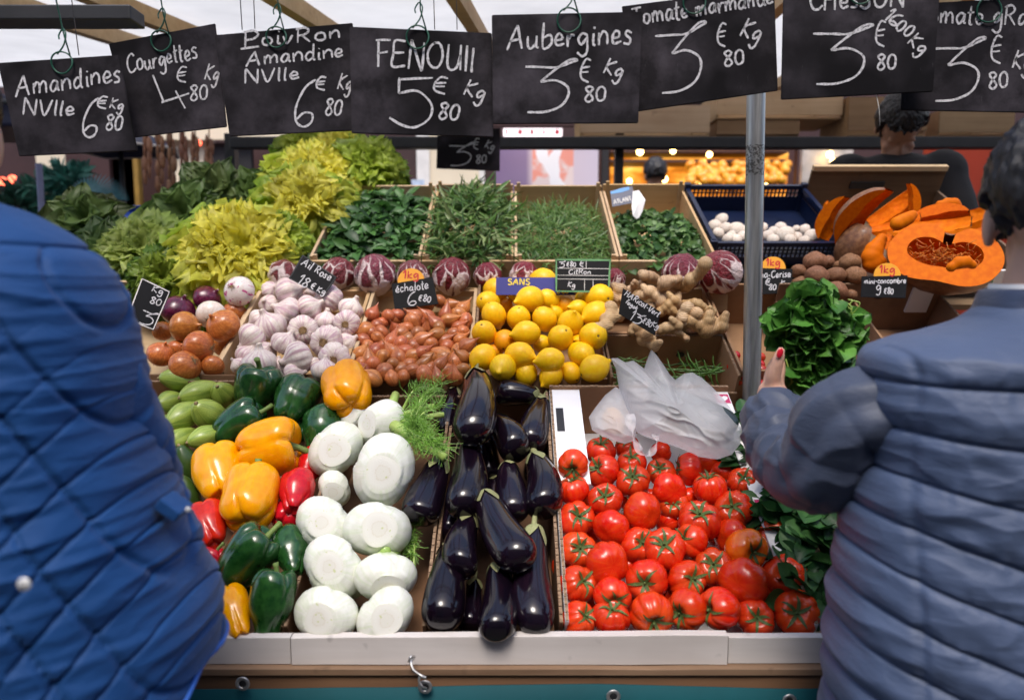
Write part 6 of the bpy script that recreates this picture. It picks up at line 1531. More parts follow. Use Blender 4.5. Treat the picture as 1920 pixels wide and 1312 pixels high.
BOARDS = [
 (((-5,118),(222,103),(257,283),(35,293)), 1.225, 'slate board chalked Amandines at 6,80 hanging lowest at the left end', (116,118,19),
  [(S_('Amandines',30,182,38,8,200), 4.4), (S_('NVlle',42,216,28,-1,98), 4.4), (S_('6',152,260,70,-2,28), 4.4), (S_('€',180,206,22,0,22), 4), (S_('80',197,243,30,-6,32), 4.2), (S_('Kg',205,202,20,-14,26), 3.8)]),
 (((203,82),(403,44),(425,238),(250,258)), 1.262, 'slate board chalked Courgettes at 4,80 tucked behind its two neighbours', (302,77,18),
  [(S_('Courgettes',240,138,34,12,134), 4), (S_('4',290,214,66,6,58), 4), (S_('€',330,158,28,4,22), 3.8), (S_('80',356,189,30,2,34), 4), (S_('Kg',383,148,30,-12,26), 3.8)]),
 (((402,66),(661,43),(662,245),(430,256)), 1.243, 'slate board with three chalk lines ending in Nvlle at 6,80', (518,70,18),
  [(S_('PoivRon',456,89,28,5,186), 4.6), (S_('_',452,90,26,6,32), 4.4), (S_('Amandine',462,126,28,6,184), 4.4), (S_('NVlle',458,158,24,5,104), 4.4), (S_('6',548,240,84,-3,36), 4.8), (S_('€',590,172,24,2,22), 4.2), (S_('80',608,215,32,-6,32), 4.2), (S_('Kg',632,166,30,-12,26), 4)]),
 (((655,50),(922,62),(925,257),(659,250)), 1.222, 'slate board chalked Fenouil in capitals at 5,80', (783,70,20),
  [(S_('FENOUIl',702,124,48,-3,188,.02), 5.2), (S_('5',734,240,88,-2,62), 5), (S_('€',808,178,30,-2,30), 4.6), (S_('80',820,222,32,-8,40), 4.8), (S_('Kg',868,176,30,-20,40), 4.6)]),
 (((922,28),(1204,22),(1197,231),(924,233)), 1.205, 'slate board chalked Aubergines at 3,80 hanging level', (1067,38,21),
  [(S_('Aubergines',950,94,44,3,236), 5), (S_('3',980,214,92,0,84), 5), (S_('€',1084,158,42,0,22), 4.4), (S_('80',1094,191,30,0,42), 4.6), (S_('Kg',1130,136,30,-20,36), 4.6)]),
 (((1166,12),(1452,-25),(1459,170),(1197,209)), 1.235, 'slate board chalked Tomate marmande at 3,80, tilted up to one side', (1302,4,20),
  [(S_('Tomate marmande',1186,50,34,9,268), 4.6), (S_('3',1233,180,116,6,84), 5), (S_('€',1342,92,42,3,20), 4.4), (S_('80',1356,125,30,5,40), 4.6), (S_('Kg',1386,66,36,-22,38), 4.6)]),
 (((1470,-30),(1764,-30),(1750,172),(1465,187)), 1.215, 'slate board cut off at the picture top, reading 3,80 with small slanted writing', (1615,-14,20),
  [(S_('CHesSON',1516,19,40,2,180), 5), (S_('3',1520,162,102,1,98), 5), (S_('€',1638,92,46,2,22), 4.4), (S_('80',1642,131,30,0,38), 4.6), (S_('1600',1655,36,26,-38,60), 4.4), (S_('Kg',1700,80,28,-42,36), 4.2)]),
 (((1700,8),(1990,-8),(1975,212),(1690,207)), 1.255, 'slate board chalked Tomate at 3,80, rightmost and partly behind the next', (1855,18,22),
  [(S_('Tomate gRappe',1716,44,36,-1,270), 4.6), (S_('3',1744,194,106,3,90), 5), (S_('€',1854,124,50,2,24), 4.4), (S_('80',1852,167,32,3,38), 4.6), (S_('Kg',1896,126,34,-14,36), 4.6)]),
]
for k, (c, Y, lab, hk_, texts) in enumerate(BOARDS):
    o, c0 = board(c, Y, .004, lab, group='price boards hanging in a row')
    allst = {}
    for st, w in texts: allst.setdefault(w, []).extend(st)
    mb = MB()
    for w, st in allst.items():
        r = ribbon(st, Y, w, -c0 - Vector((0, .0009, 0))); mb.add(r.v, r.f)
    mb.build('chalk_lettering', m_chalk, o)
    hang(*hk_, Y, ('green wire hook of the lowest board at the left end', 'green wire hook of the courgettes board', 'green wire hook of the three line board', 'green wire hook of the capitals fennel board', 'green wire hook of the level aubergine board', 'green wire hook of the tilted tomato board', 'green wire hook of the board cut off at the top', 'green wire hook of the rightmost board')[k])
o, c0 = board(((820,254),(938,240),(937,321),(818,316)), 2.75, .006, 'small faded blurred slate board hanging from the back beam', group=None)
letter(o, c0, S_('3',840,312,40,0,42) + S_('€',886,282,20,0,12) + S_('80',892,306,16,0,20) + S_('Kg',908,276,16,-24,18), 2.75, 2.6, m_chalk_dim)
# thin strings at the top of the picture
for i, (u0, v0, u1, v1) in enumerate(((448, -40, 454, 56), (474, -40, 478, 54), (812, -40, 815, 56), (855, -40, 857, 56), (136, 12, 148, 104))):
    a, b = onY(u0, v0, 1.3), onY(u1, v1, 1.3); a2 = a + (a-b)*((AWZ(1.3) - a.z)/(a-b).z) if True else a
    tag(MB().tube([a2, b], .0009, 5).build('string', flat('grey_string', (.3, .29, .28), .7)), ('thin string above the three line board, first', 'thin string above the three line board, second', 'thin string beside the fennel board hook', 'thin string over the capitals board nearer the rafter', 'thin string above the lowest board')[i], 'string')
a, b = onY(1643, 176, 1.22), onY(1650, 236, 1.22); tag(MB().tube([a, (a+b)/2 + Vector((.002, 0, 0)), b], .0008, 5).build('string', flat('pale_string', (.5, .47, .42), .7)), 'pale loose string hanging below the cut off board', 'string')

# small tags stuck in the produce: a frame plane facing the viewer, tipped back a little
def tagplane(u, v, T, h, yaw=0.0, tip=18):
    c, d = T.at(u, v, h); n = Vector((math.sin(R(yaw))*math.cos(R(tip)), math.cos(R(yaw))*math.cos(R(tip)), -math.sin(R(tip))))   # pointing away from the viewer
    def fn(a, b):
        dr = ray(a, b); t = (c-EYE).dot(n)/dr.dot(n); return EYE + dr*t
    return fn, n
def smalltag(corners, T, h, lab, texts, rim=None, half=None, m=None, wd=2.2, mch=None, yaw=0, tip=18):
    cx = sum(c[0] for c in corners)/4; cy = sum(c[1] for c in corners)/4; fn, n = tagplane(cx, cy, T, h, yaw, tip)
    o, c0 = board(corners, 0, .002, lab, 'price tag', 'price_tag', 'small price tags in the produce', m or m_tagblack, fn, n)
    if texts: letter(o, c0, texts, 0, wd, mch, 'chalk_lettering', fn, n, .0006)
    if rim is not None:
        q = [(cx + (a-cx)*.95, cy + (b-cy)*.95) for a, b in corners] ; q.append(q[0]); mb = MB()
        for i in range(4):
            r = ribbon([[q[i], ((q[i][0]+q[i+1][0])/2, (q[i][1]+q[i+1][1])/2), q[i+1]]], 0, 2.2, -c0 - n*.0005, fn); mb.add(r.v, r.f)
        mb.build('rim', rim, o)
    if half is not None:
        (hu, hv, hr) = half; pts = [(hu + hr*1.06*math.cos(PI*i/20), hv - hr*math.sin(PI*i/20)) for i in range(21)] + [(hu - hr*1.05, hv + hr*.2), (hu + hr*1.05, hv + hr*.2)]
        P = [fn(*p) - c0 + n*.0004 for p in pts]; k = len(P)
        a = MB().add([p - n*.0 for p in P] + [p + n*.0018 for p in P], [tuple(range(k)), tuple(range(2*k-1, k-1, -1))] + [(i, (i+1) % k, k+(i+1) % k, k+i) for i in range(k)]).build('round_top', m_orange_tag, o)
        mb = ribbon(S_('1kg', hu - hr*.66, hv - hr*.18, hr*.6, 3, hr*1.25, .12, 3, .01), 0, 3.0, -c0 - n*.0003, fn); mb.build('red_lettering', m_red_ink, o)
    return o, c0, fn, n
m_orange_tag = flat('orange_card', (.85, .36, .01), .55, nz=.06)
smalltag(((266,520),(320,546),(288,620),(236,600)), T2, .09, 'black price tag with a white rim, tilted among the onions', S_('Kg',284,545,12,-22,22) + S_('80',280,567,13,-20,22) + S_('3',258,604,26,-22,26), m_whitep)
smalltag(((567,477),(632,520),(607,556),(541,522)), T2, .10, 'black price tag tilted over the garlic, its chalk smudged', S_('Ail Rose',564,496,15,-30,62) + S_('18',556,530,20,-30,22) + S_('€ Kg',581,540,11,-26,30), m_dark_metal)
smalltag(((734,532),(811,519),(822,570),(740,580)), T2, .06, 'black price tag for the shallots under a round orange one kilo disc', S_('échalote',742,549,15,8,62) + S_('6',764,574,24,4,16) + S_('€80',784,564,12,-6,24), None, (771, 527, 24))
smalltag(((1425,502),(1486,504),(1484,549),(1426,552)), T3, .02, 'black price tag by the steel pole under an orange one kilo disc', S_('ma-Cerise',1422,521,13,1,60) + S_('€',1434,536,12,0,10) + S_('80',1441,543,11,-4,14) + S_('Kg',1462,536,12,-12,15), None, (1450, 503, 22))
smalltag(((1616,518),(1702,516),(1698,559),(1614,557)), T3, .085, 'black price tag for mini cucumber in front of the squash, orange disc above', S_('mini-concombre',1620,532,10,1,78) + S_('9',1641,554,17,0,10) + S_('€80',1657,551,11,0,18), None, (1664, 517, 24))
smalltag(((1168,540),(1239,585),(1228,629),(1160,588)), T2, .14, 'black price tag for green beans slanting down across the ginger', S_('HARicot-Vert',1170,553,11,-33,76) + S_('fagek',1172,568,8,-33,26) + S_('13',1179,599,21,-26,24) + S_('€80',1203,604,11,-30,20) + S_('Kg',1221,610,10,-30,14), None)
# printed lemon tag with a green rim and white rules
m_green_rim = flat('green_rim', (.1, .28, .1), .5, nz=.2)
o, c0, fn, n = smalltag(((1041,485),(1146,486),(1142,548),(1041,543)), T2, .09, 'printed lemon price tag with a green border and white ruled lines', S_('3',1048,502,11,0,10) + S_('€80',1062,500,9,0,18) + S_('€',1086,501,11,0,9) + S_('CitRon',1066,514,9,0,42) + S_('Kg',1064,537,10,-10,14), None, None, None, 1.9)
mb = MB()
for (a, b, w) in (((1041,487),(1146,488),4.2), ((1042,546),(1142,547),3.4), ((1043,486),(1043,545),3.6), ((1144,487),(1141,547),3.6)):
    r = ribbon([[a, ((a[0]+b[0])/2, (a[1]+b[1])/2), b]], 0, w, -c0 - n*.0007, fn); mb.add(r.v, r.f)
mb.build('rim', m_green_rim, o)
mb = MB()
for (a, b) in (((1045,503),(1142,504)), ((1045,516),(1142,517)), ((1045,523),(1142,524)), ((1099,487),(1099,503)), ((1096,524),(1096,545)), ((1112,524),(1112,545))):
    r = ribbon([[a, ((a[0]+b[0])/2, (a[1]+b[1])/2), b]], 0, 1.1, -c0 - n*.0005, fn); mb.add(r.v, r.f)
mb.build('ruled_lines', m_whitep, o)
# blue printed strip behind the lemons
m_blue_print = flat('blue_print', (.02, .02, .22), .5, nz=.1); m_yellow_ink = flat('yellow_ink', (.8, .6, .05), .5, nz=.1)
fn, n = tagplane(1000, 535, T2, .06, 0, 18)
o, c0 = board(((930,520),(1052,520),(1080,553),(930,553)), 0, .002, 'dark blue printed card with yellow capitals behind the lemons', 'card', 'printed_card', None, m_blue_print, fn, n)
letter(o, c0, S_('SANS',952,534,11,0,42,0,2,.0), 0, 2.6, m_yellow_ink, 'printed_word', fn, n); letter(o, c0, S_('2.80',1044,550,8,0,22,0,2,0), 0, 2.2, m_yellow_ink, 'printed_price', fn, n)
# tag seen edge-on beside the collar, dark with a green edge
o, c0, fn, n = smalltag(((1838,500),(1862,478),(1862,530),(1822,532)), T3, .08, 'dark price tag with a green edge half hidden by the shopper collar', [], m_green_rim)
# torn wrapper on the herb crates
fn, n = tagplane(1165, 372, T3, .05, 0, 25)
m_wrap = flat('printed_wrapper', (.02, .03, .09), .4, nz=.3, scale=20)
o, c0 = board(((1144,358),(1186,349),(1190,380),(1148,388)), 0, .0015, 'small dark printed wrapper with a torn white end, on the crate corner', 'wrapper', 'wrapper', None, m_wrap, fn, n)
letter(o, c0, S_('ATLANT',1151,383,8,12,34,0,2,.0), 0, 1.6, m_whitep, 'printed_lettering', fn, n)
r = ribbon([[(1145,362),(1165,357),(1180,353)]], 0, 8, -c0 - n*.0006, fn); r.build('blue_band', flat('cyan_print', (.03, .25, .6), .4), o)
pp = [(1186,360),(1198,356),(1209,378),(1204,398),(1196,412),(1186,408),(1184,388)]
vs = []
for i, (a, b) in enumerate(pp): vs.append(fn(a, b) - c0 + n*(.008*math.sin(i*2.1)) - n*.004)
cen = sum(vs, Vector())/len(vs) - n*.006
MB().add([cen] + vs, [(0, 1+i, 1+(i+1) % len(vs)) for i in range(len(vs))]).build('torn_paper', m_white_card, o)
# logos on the tomato box
LM = Matrix.Translation((.188, .565, .1376))
logo(LOGOS[0], LM, .0155, .0155)
a, d = T1.at(1424, 952, .012); LM = Matrix.Translation((.186, (a-T1.p).dot(T1.S) - .004, .1376)); lg = logo(LOGOS[0], LM, .0125, .016)
# ------------------------------------------------------------------ thin white carrier bag
def bag_mat():
    M = Mat('thin_white_plastic', .2, .6); M.base((.9, .9, .91)); n = M.noise(28, 4, None, .6, 1.5); M.bump(M.math('MULTIPLY_ADD', M.noise(75, 3, None, .6, 2.0), .4, n), .5, .005)
    tl = M.node('ShaderNodeBsdfTranslucent'); tl.inputs[0].default_value = (.85, .85, .87, 1); tp = M.node('ShaderNodeBsdfTransparent'); tp.inputs[0].default_value = (.97, .97, .98, 1)
    a = M.node('ShaderNodeMixShader'); a.inputs[0].default_value = .35; M.t.links.new(M.b.outputs[0], a.inputs[1]); M.t.links.new(tl.outputs[0], a.inputs[2])
    b = M.node('ShaderNodeMixShader'); b.inputs[0].default_value = .54; M.t.links.new(a.outputs[0], b.inputs[1]); M.t.links.new(tp.outputs[0], b.inputs[2])
    M.t.links.new(b.outputs[0], M.out.inputs[0]); return M.m
m_bag = bag_mat()
def bag_mesh(poly, cen, h0, H, seed, nr=46, na=200, fold=(.9, .35)):
    pts = [Vector((a-cen[0], b-cen[1], 0)) for a, b in poly]; pts.append(pts[0]); S = []
    for i in range(len(pts)-1):
        for k in range(6): S.append(pts[i].lerp(pts[i+1], k/6))
    n = len(S); vs, fs = [], []
    def pos(i, t, side):
        q = S[i]; u, v = cen[0] + q.x*t, cen[1] + q.y*t
        x, y = (u-cen[0])/110, (v-cen[1])/110; fx = x*fold[0] + y*fold[1]; fy = -x*fold[1] + y*fold[0]
        dome = H*max(0, 1-t*t)**.5
        cr = (1-abs(nz(fx*1.1+seed, fy*2.4, seed)))**3*.007 + (1-abs(nz(fx*2.2, fy*6.0+seed, 3)))**6*.004 + .018*nz(x*1.4, y*1.2, seed)
        h = h0 + (dome + cr*min(1, (1-t)*4) if side else -.012*(1-t*t))
        return T1.at(u, v, h)[0]
    for side in (1, 0):
        b = len(vs); vs.append(pos(0, 0, side))
        for j in range(1, nr+1):
            for i in range(n): vs.append(pos(i, j/nr, side))
        for i in range(n):
            f = (b, b+1+i, b+1+(i+1) % n); fs.append(f)
            for j in range(nr-1): a = b+1+j*n; fs.append((a+i, a+n+i, a+n+(i+1) % n, a+(i+1) % n))
    return mesh('carrier_bag', vs, fs, True)
POLY = [(1145,672),(1158,671),(1172,679),(1188,676),(1208,691),(1214,672),(1221,654),(1230,664),(1243,682),(1256,702),(1266,712),(1283,700),(1298,698),(1316,708),(1338,728),(1360,752),(1380,780),(1391,806),(1388,832),(1372,852),(1345,861),(1310,856),(1280,842),(1252,832),(1232,826),(1214,820),(1196,812),(1184,790),(1172,764),(1162,738),(1158,712),(1154,690)]
bag = obj('carrier_bag', bag_mesh(POLY, (1272, 768), .035, .10, 2.0), m_bag)
tag(bag, 'thin white plastic carrier bag with a dark item inside, lying on the tomatoes', 'bag')
lobe = obj('side_fold', bag_mesh([(1104,782),(1116,764),(1135,740),(1154,725),(1170,735),(1186,770),(1196,800),(1190,826),(1172,832),(1150,826),(1126,816),(1110,806)], (1152, 785), .035, .035, 5.0, 24), m_bag, bag)
hl = [(1182,776),(1184,800),(1190,826),(1202,848),(1214,853),(1226,842),(1232,826),(1228,812)]
vs, fs = [], []; sp = spline(hl, 6)
for i, q in enumerate(sp):
    w = 7 + 5*math.sin(i*.5) + (5 if i < 8 else 0)
    t_ = np.array(sp[min(i+1, len(sp)-1)]) - np.array(sp[max(i-1, 0)]); t_ /= np.linalg.norm(t_); nn = np.array((-t_[1], t_[0]))
    for s in (-1, -.3, .3, 1): a = np.array(q) + nn*w*s*.6; vs.append(T1.at(a[0], a[1], .095 + .006*abs(s) + .004*math.sin(i*.9+s))[0])
for i in range(len(sp)-1):
    for k in range(3): fs.append((i*4+k, i*4+k+1, i*4+k+5, i*4+k+4))
obj('handle', mesh('handle', vs, fs, True), m_bag, bag)
a, d = T1.at(1222, 722, .05); b, _ = T1.at(1376, 806, .06)
place(AUB[1], a, quat_to((b-a).normalized(), 1), (.046, .034, (b-a).length), 'dark long vegetable showing grey through the white carrier bag', 'vegetable', None, flat('wrapped_dark_green', (.02, .035, .04), .4), ('calyx',))
p, d = T1.at(1150, 792, .035); o = MB().ellipsoid((0, 0, 0), (.034, .026, .024), quat_to((1, .3, .2))).build('potato', flat('beige_skin', (.5, .3, .15), .6, nz=.2)); o.location = p
tag(o, 'beige tuber showing through the clear fold of the carrier bag', 'vegetable')
for pr in PROTOS: bpy.data.objects.remove(pr)
# ------------------------------------------------------------------ people
def skin_mat(name, c):
    M = Mat(name, .5, .4, 0, 0, .15); n = M.noise(14, 4); M.base(M.ramp(n, [(.3, tuple(x*.85 for x in c)), (.7, c)])); M.bump(M.noise(150, 3), .1, .001); return M.m
m_skin = skin_mat('skin', (.62, .36, .26)); m_skin2 = skin_mat('skin_tan', (.45, .24, .16))
def hair_mat(name, c):
    M = Mat(name, .4, .5); n = M.noise(1.0, 5, M.coord('Object', (220, 220, 14)), .7); M.base(M.ramp(n, [(.3, tuple(x*.4 for x in c)), (.7, c)])); M.bump(n, .8, .003); return M.m
m_hair = hair_mat('dark_hair', (.035, .02, .016)); m_hair2 = hair_mat('black_hair', (.014, .011, .012))
def capsule(mb, pts, rad, n=14):
    pts = [Vector(p) for p in pts]; mb.tube(pts, rad, n)
    for p, r in zip(pts, rad): mb.ellipsoid(p, (r, r, r), None, 14, 8)
def person_body(J, fwd, hands=(), voxel=.007, face=True, m=None, scale=1.0):
    """one continuous figure from its joints; fwd = where the head looks"""
    mb = MB(); s = scale; f = Vector(fwd).normalized(); up = Vector((0, 0, 1)); rt = f.cross(up).normalized(); up2 = rt.cross(f)
    pel, che, nk, hd = (Vector(J[k]) for k in ('pelvis', 'chest', 'neck', 'head'))
    axis = (Vector(J['sh_r']) - Vector(J['sh_l'])).normalized()
    bq = Matrix((axis, (up.cross(axis)).normalized(), up)).transposed().to_quaternion()
    mb.ellipsoid(pel, (.165*s, .115*s, .13*s), bq); mb.ellipsoid((pel+che)/2, (.145*s, .105*s, .2*s), bq); mb.ellipsoid(che, (.165*s, .115*s, .18*s), bq); mb.ellipsoid(che.lerp(nk, .6), (.13*s, .09*s, .09*s), bq)
    capsule(mb, [che.lerp(nk, .7), nk, hd - up2*.05*s], [.065*s, .054*s, .05*s])
    hq = Matrix((rt, f, up2)).transposed().to_quaternion(); H = lambda x, y, z: hd + (rt*x + f*y + up2*z)*s
    mb.ellipsoid(H(0, -.012, .03), (.075*s, .094*s, .088*s), hq); mb.ellipsoid(H(0, .022, -.04), (.058*s, .068*s, .075*s), hq); mb.ellipsoid(H(0, .062, -.095), (.028*s, .024*s, .022*s), hq)
    mb.tube([H(0, .082, .012), H(0, .104, -.022), H(0, .112, -.037), H(0, .088, -.046)], [.009*s, .012*s, .015*s, .011*s], 10)
    mb.ellipsoid(H(0, .086, -.064), (.024*s, .011*s, .006*s), hq, 12, 8); mb.ellipsoid(H(0, .083, -.074), (.02*s, .012*s, .007*s), hq, 12, 8)
    for sd in (-1, 1):
        mb.ellipsoid(H(sd*.033, .074, .022), (.024*s, .012*s, .008*s), hq, 12, 8); mb.ellipsoid(H(sd*.076, -.012, -.012), (.010*s, .02*s, .033*s), hq, 12, 8); mb.ellipsoid(H(sd*.04, .066, -.03), (.02*s, .02*s, .02*s), hq, 12, 8)
        k = 'r' if sd > 0 else 'l'
        a, e, w = (Vector(J[q+k]) for q in ('sh_', 'el_', 'wr_')); capsule(mb, [che.lerp(a, .55) + up*.05, a, a.lerp(e, .5), e, e.lerp(w, .4), w], [.055*s, .045*s, .042*s, .036*s, .036*s, .027*s])
        h, kn, an = (Vector(J[q+k]) for q in ('hip_', 'kn_', 'an_')); capsule(mb, [h, h.lerp(kn, .4), kn, kn.lerp(an, .35), an], [.095*s, .082*s, .058*s, .056*s, .036*s])
        ff = Vector((f.x, f.y, 0)).normalized(); capsule(mb, [an - ff*.03 + Vector((0, 0, -.035)), an + ff*.08 + Vector((0, 0, -.045)), an + ff*.16 + Vector((0, 0, -.055))], [.036*s, .034*s, .026*s])
    for hd_ in hands: hand(mb, *hd_)
    return fused('person', mb, voxel, 3)
def hand(mb, wrist, fdir, palm, side, curl=.5, thumb=None, sc=1.0, thumb_pts=None):
    """palm, four unequal bent fingers and a thumb leaving the side of the palm; fdir along the fingers, palm = palm normal, side = +1 thumb along fdir x palm"""
    f, p = Vector(fdir).normalized(), Vector(palm).normalized(); t = f.cross(p).normalized()*side; w = Vector(wrist)
    q = Matrix((t, f, p)).transposed().to_quaternion(); mb.ellipsoid(w + f*.048*sc, (.040*sc, .052*sc, .016*sc), q, 16, 10); mb.ellipsoid(w + f*.02*sc, (.028*sc, .04*sc, .019*sc), q, 14, 8)
    for i, (o, L) in enumerate(((.029, .072), (.0095, .08), (-.010, .074), (-.028, .058))):
        b = w + f*(.088 - .006*abs(i-1.2))*sc + t*o*sc; d = f.copy(); pts = [b - f*.02*sc]; r = [.0095*sc]; c = b
        pts.append(b); r.append(.0092*sc)
        for k, l in enumerate((.44, .31, .25)):
            ang = curl*(.75, 1.15, .8)[k]*(1 + .08*i); d = (d*math.cos(ang) + p*math.sin(ang)).normalized(); pp = (p*math.cos(ang) - d*0 - f*0); c = c + d*L*l*sc; pts.append(c); r.append((.0088, .0080, .0066)[k]*sc)
            p2 = (p - d*p.dot(d)); p = p2.normalized() if p2.length > 1e-3 else p
        capsule(mb, pts, r, 10); p = Vector(palm).normalized()
    if thumb_pts: capsule(mb, thumb_pts, [.016*sc, .0135*sc, .0115*sc, .0102*sc, .0075*sc][:len(thumb_pts)], 12)
    else:
        b = w + f*.022*sc + t*.022*sc; d1 = (f*.7 + t*.65 + p*.3).normalized(); d2 = (f*.85 + t*.2 + p*.5).normalized(); capsule(mb, [b, b + d1*.034*sc, b + d1*.034*sc + d2*.028*sc, b + d1*.034*sc + d2*.05*sc], [.015*sc, .012*sc, .0105*sc, .008*sc], 10)
def hair_cap(center, f, s, m, parent, back=.0, low=-.05, bun=None, name='hair'):
    f = Vector(f).normalized(); rt = f.cross(Vector((0, 0, 1))).normalized(); up = rt.cross(f); q = Matrix((rt, f, up)).transposed().to_quaternion(); mb = MB(); nu, nv = 120, 70; vs = []
    v, fs, uv = ball_grid(nu, nv, lambda th, ph: (th, ph, 0))
    for th, ph, _ in v:
        x, y, z = math.sin(ph)*math.cos(th), math.sin(ph)*math.sin(th), math.cos(ph)
        lim = low + (.105 if y > .35 else (.035 if abs(x) > .8 else .0)) + .02*nz(x*6, y*6, 1)
        r = 1 + .05*nz(x*3, y*3, z*3) + .05*nz(x*12, y*12, z*4) + .03*nz(x*26, y*26, z*6); zz = max(z*.104*r, lim + .012*nz(x*9, y*9, 4))
        sh = 1 if z*.104*r > lim else .93
        vs.append(Vector(center) + (q @ Vector((x*.086*r*sh, (y*.106 - .014)*r*sh, zz + .032)))*s)
    mb.add(vs, fs, True)
    if bun: mb.ellipsoid(Vector(center) + (q @ Vector(bun[0]))*s, bun[1], q, 18, 12)
    o = mb.build(name, m, parent); return o
def eyes(center, f, s, parent):
    f = Vector(f).normalized(); rt = f.cross(Vector((0, 0, 1))).normalized(); up = rt.cross(f)
    for sd in (-1, 1):
        c = Vector(center) + (rt*.032*sd + f*.076 + up*.006)*s; e = MB().ellipsoid(c, (.0115*s,)*3).build('eye', m_whitep, parent); MB().ellipsoid(c + f*.0065*s, (.006*s,)*3).build('iris', m_black, e)
def smoothf(xs, ys, x):
    """monotone-ish interpolation with rounded corners"""
    i = max(0, min(len(xs)-2, sum(1 for a in xs[1:-1] if x > a))); t = (x-xs[i])/(xs[i+1]-xs[i]); t = max(0, min(1, t))
    def sl(k):
        if k <= 0 or k >= len(xs)-1: return 0 if k <= 0 else (ys[-1]-ys[-2])/(xs[-1]-xs[-2])
        return (ys[k+1]-ys[k-1])/(xs[k+1]-xs[k-1])
    h = xs[i+1]-xs[i]; a, b = ys[i], ys[i+1]; m0, m1 = sl(i)*h, sl(i+1)*h
    return (2*t**3-3*t**2+1)*a + (t**3-2*t**2+t)*m0 + (-2*t**3+3*t**2)*b + (t**3-t**2)*m1
def coat(name, secs, nu, nvv, disp, m, parent, hemdrop=None, pw=2.5, arc=None):
    """secs: (z, cx, cy, rx, ry) from the bottom up; disp(x, z, nx, ny) pushes the cloth along its normal"""
    zs = [s[0] for s in secs]; C = [[s[k] for s in secs] for k in range(5)]; vs = []
    for j in range(nvv+1):
        z0 = zs[0] + (zs[-1]-zs[0])*j/nvv; cx, cy, rx, ry = (smoothf(zs, C[k], z0) for k in range(1, 5))
        for i in range(nu):
            th = 2*PI*i/nu; c, s = math.cos(th), math.sin(th); e = 2/pw
            ex, ey = math.copysign(abs(c)**e, c), math.copysign(abs(s)**e, s)
            nx_, ny_ = c/rx, s/ry; l = math.hypot(nx_, ny_); nx_, ny_ = nx_/l, ny_/l
            x, y, z = cx + rx*ex, cy + ry*ey, z0
            if hemdrop: z += hemdrop(c, s)*max(0, 1 - j/nvv*3.0)
            dd = disp(x, z, nx_, ny_); vs.append((x + nx_*dd, y + ny_*dd, z))
    fs = [(j*nu+i, j*nu+(i+1) % nu, (j+1)*nu+(i+1) % nu, (j+1)*nu+i) for j in range(nvv) for i in range(nu)]
    o = obj(name, mesh(name, vs, fs, True), m, parent); return o, vs
def cloth_mat(name, c, rough, sheen=0.0, fine=500, bump=.15, spec=.4, wr=.0):
    M = Mat(name, rough, spec); n = M.noise(9, 4); M.base(M.ramp(n, [(.3, tuple(x*.85 for x in c)), (.7, c)])); M.set('Sheen Weight', sheen)
    h = M.noise(fine, 2)
    if wr: h = M.math('MULTIPLY_ADD', M.noise(1.0, 4, M.coord('Object', (22, 22, 70)), .6, 1.0), wr, M.math('MULTIPLY', h, .15))
    M.bump(h, bump, .004 if wr else .001); return M.m
m_blue_coat = cloth_mat('royal_blue_cloth', (.001, .046, .175), .7, .08, 500, .45, .3, 1.0)
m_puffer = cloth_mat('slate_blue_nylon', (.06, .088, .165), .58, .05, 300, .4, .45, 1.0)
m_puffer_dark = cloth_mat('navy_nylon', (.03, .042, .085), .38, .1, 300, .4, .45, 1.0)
m_puffer_shaded = cloth_mat('slate_blue_nylon_shaded', (.048, .062, .105), .55, .05, 300, .4, .45, 1.0)  # same nylon as the jacket, the sleeve's shade put into a darker colour
m_trouser = cloth_mat('dark_trousers', (.012, .014, .025), .8); m_shoe = flat('black_shoe', (.012, .012, .012), .5); m_blackcoat = cloth_mat('black_jacket', (.012, .011, .013), .8)
def trousers(J, parent, m, s=1.0):
    mb = MB(); mb.ellipsoid(Vector(J['pelvis']) + Vector((0, 0, -.02)), (.185*s, .14*s, .13*s))
    for k in 'rl':
        h, kn, an = (Vector(J[q+k]) for q in ('hip_', 'kn_', 'an_')); capsule(mb, [h, h.lerp(kn, .4), kn, kn.lerp(an, .5), an + Vector((0, 0, .02))], [.112*s, .1*s, .078*s, .072*s, .066*s])
    return obj('trousers', fused('trousers', mb, .009, 4), m, parent)
def shoes(J, f, parent):
    ff = Vector((f[0], f[1], 0)).normalized()
    for k in 'rl':
        an = Vector(J['an_'+k]); mb = MB(); capsule(mb, [an - ff*.04 + Vector((0, 0, -.045)), an + ff*.08 + Vector((0, 0, -.05)), an + ff*.17 + Vector((0, 0, -.058))], [.046, .044, .034])
        for v in mb.v: v.z = max(v.z, .004)
        obj('shoe', fused('shoe', mb, .007, 3), m_shoe, parent)
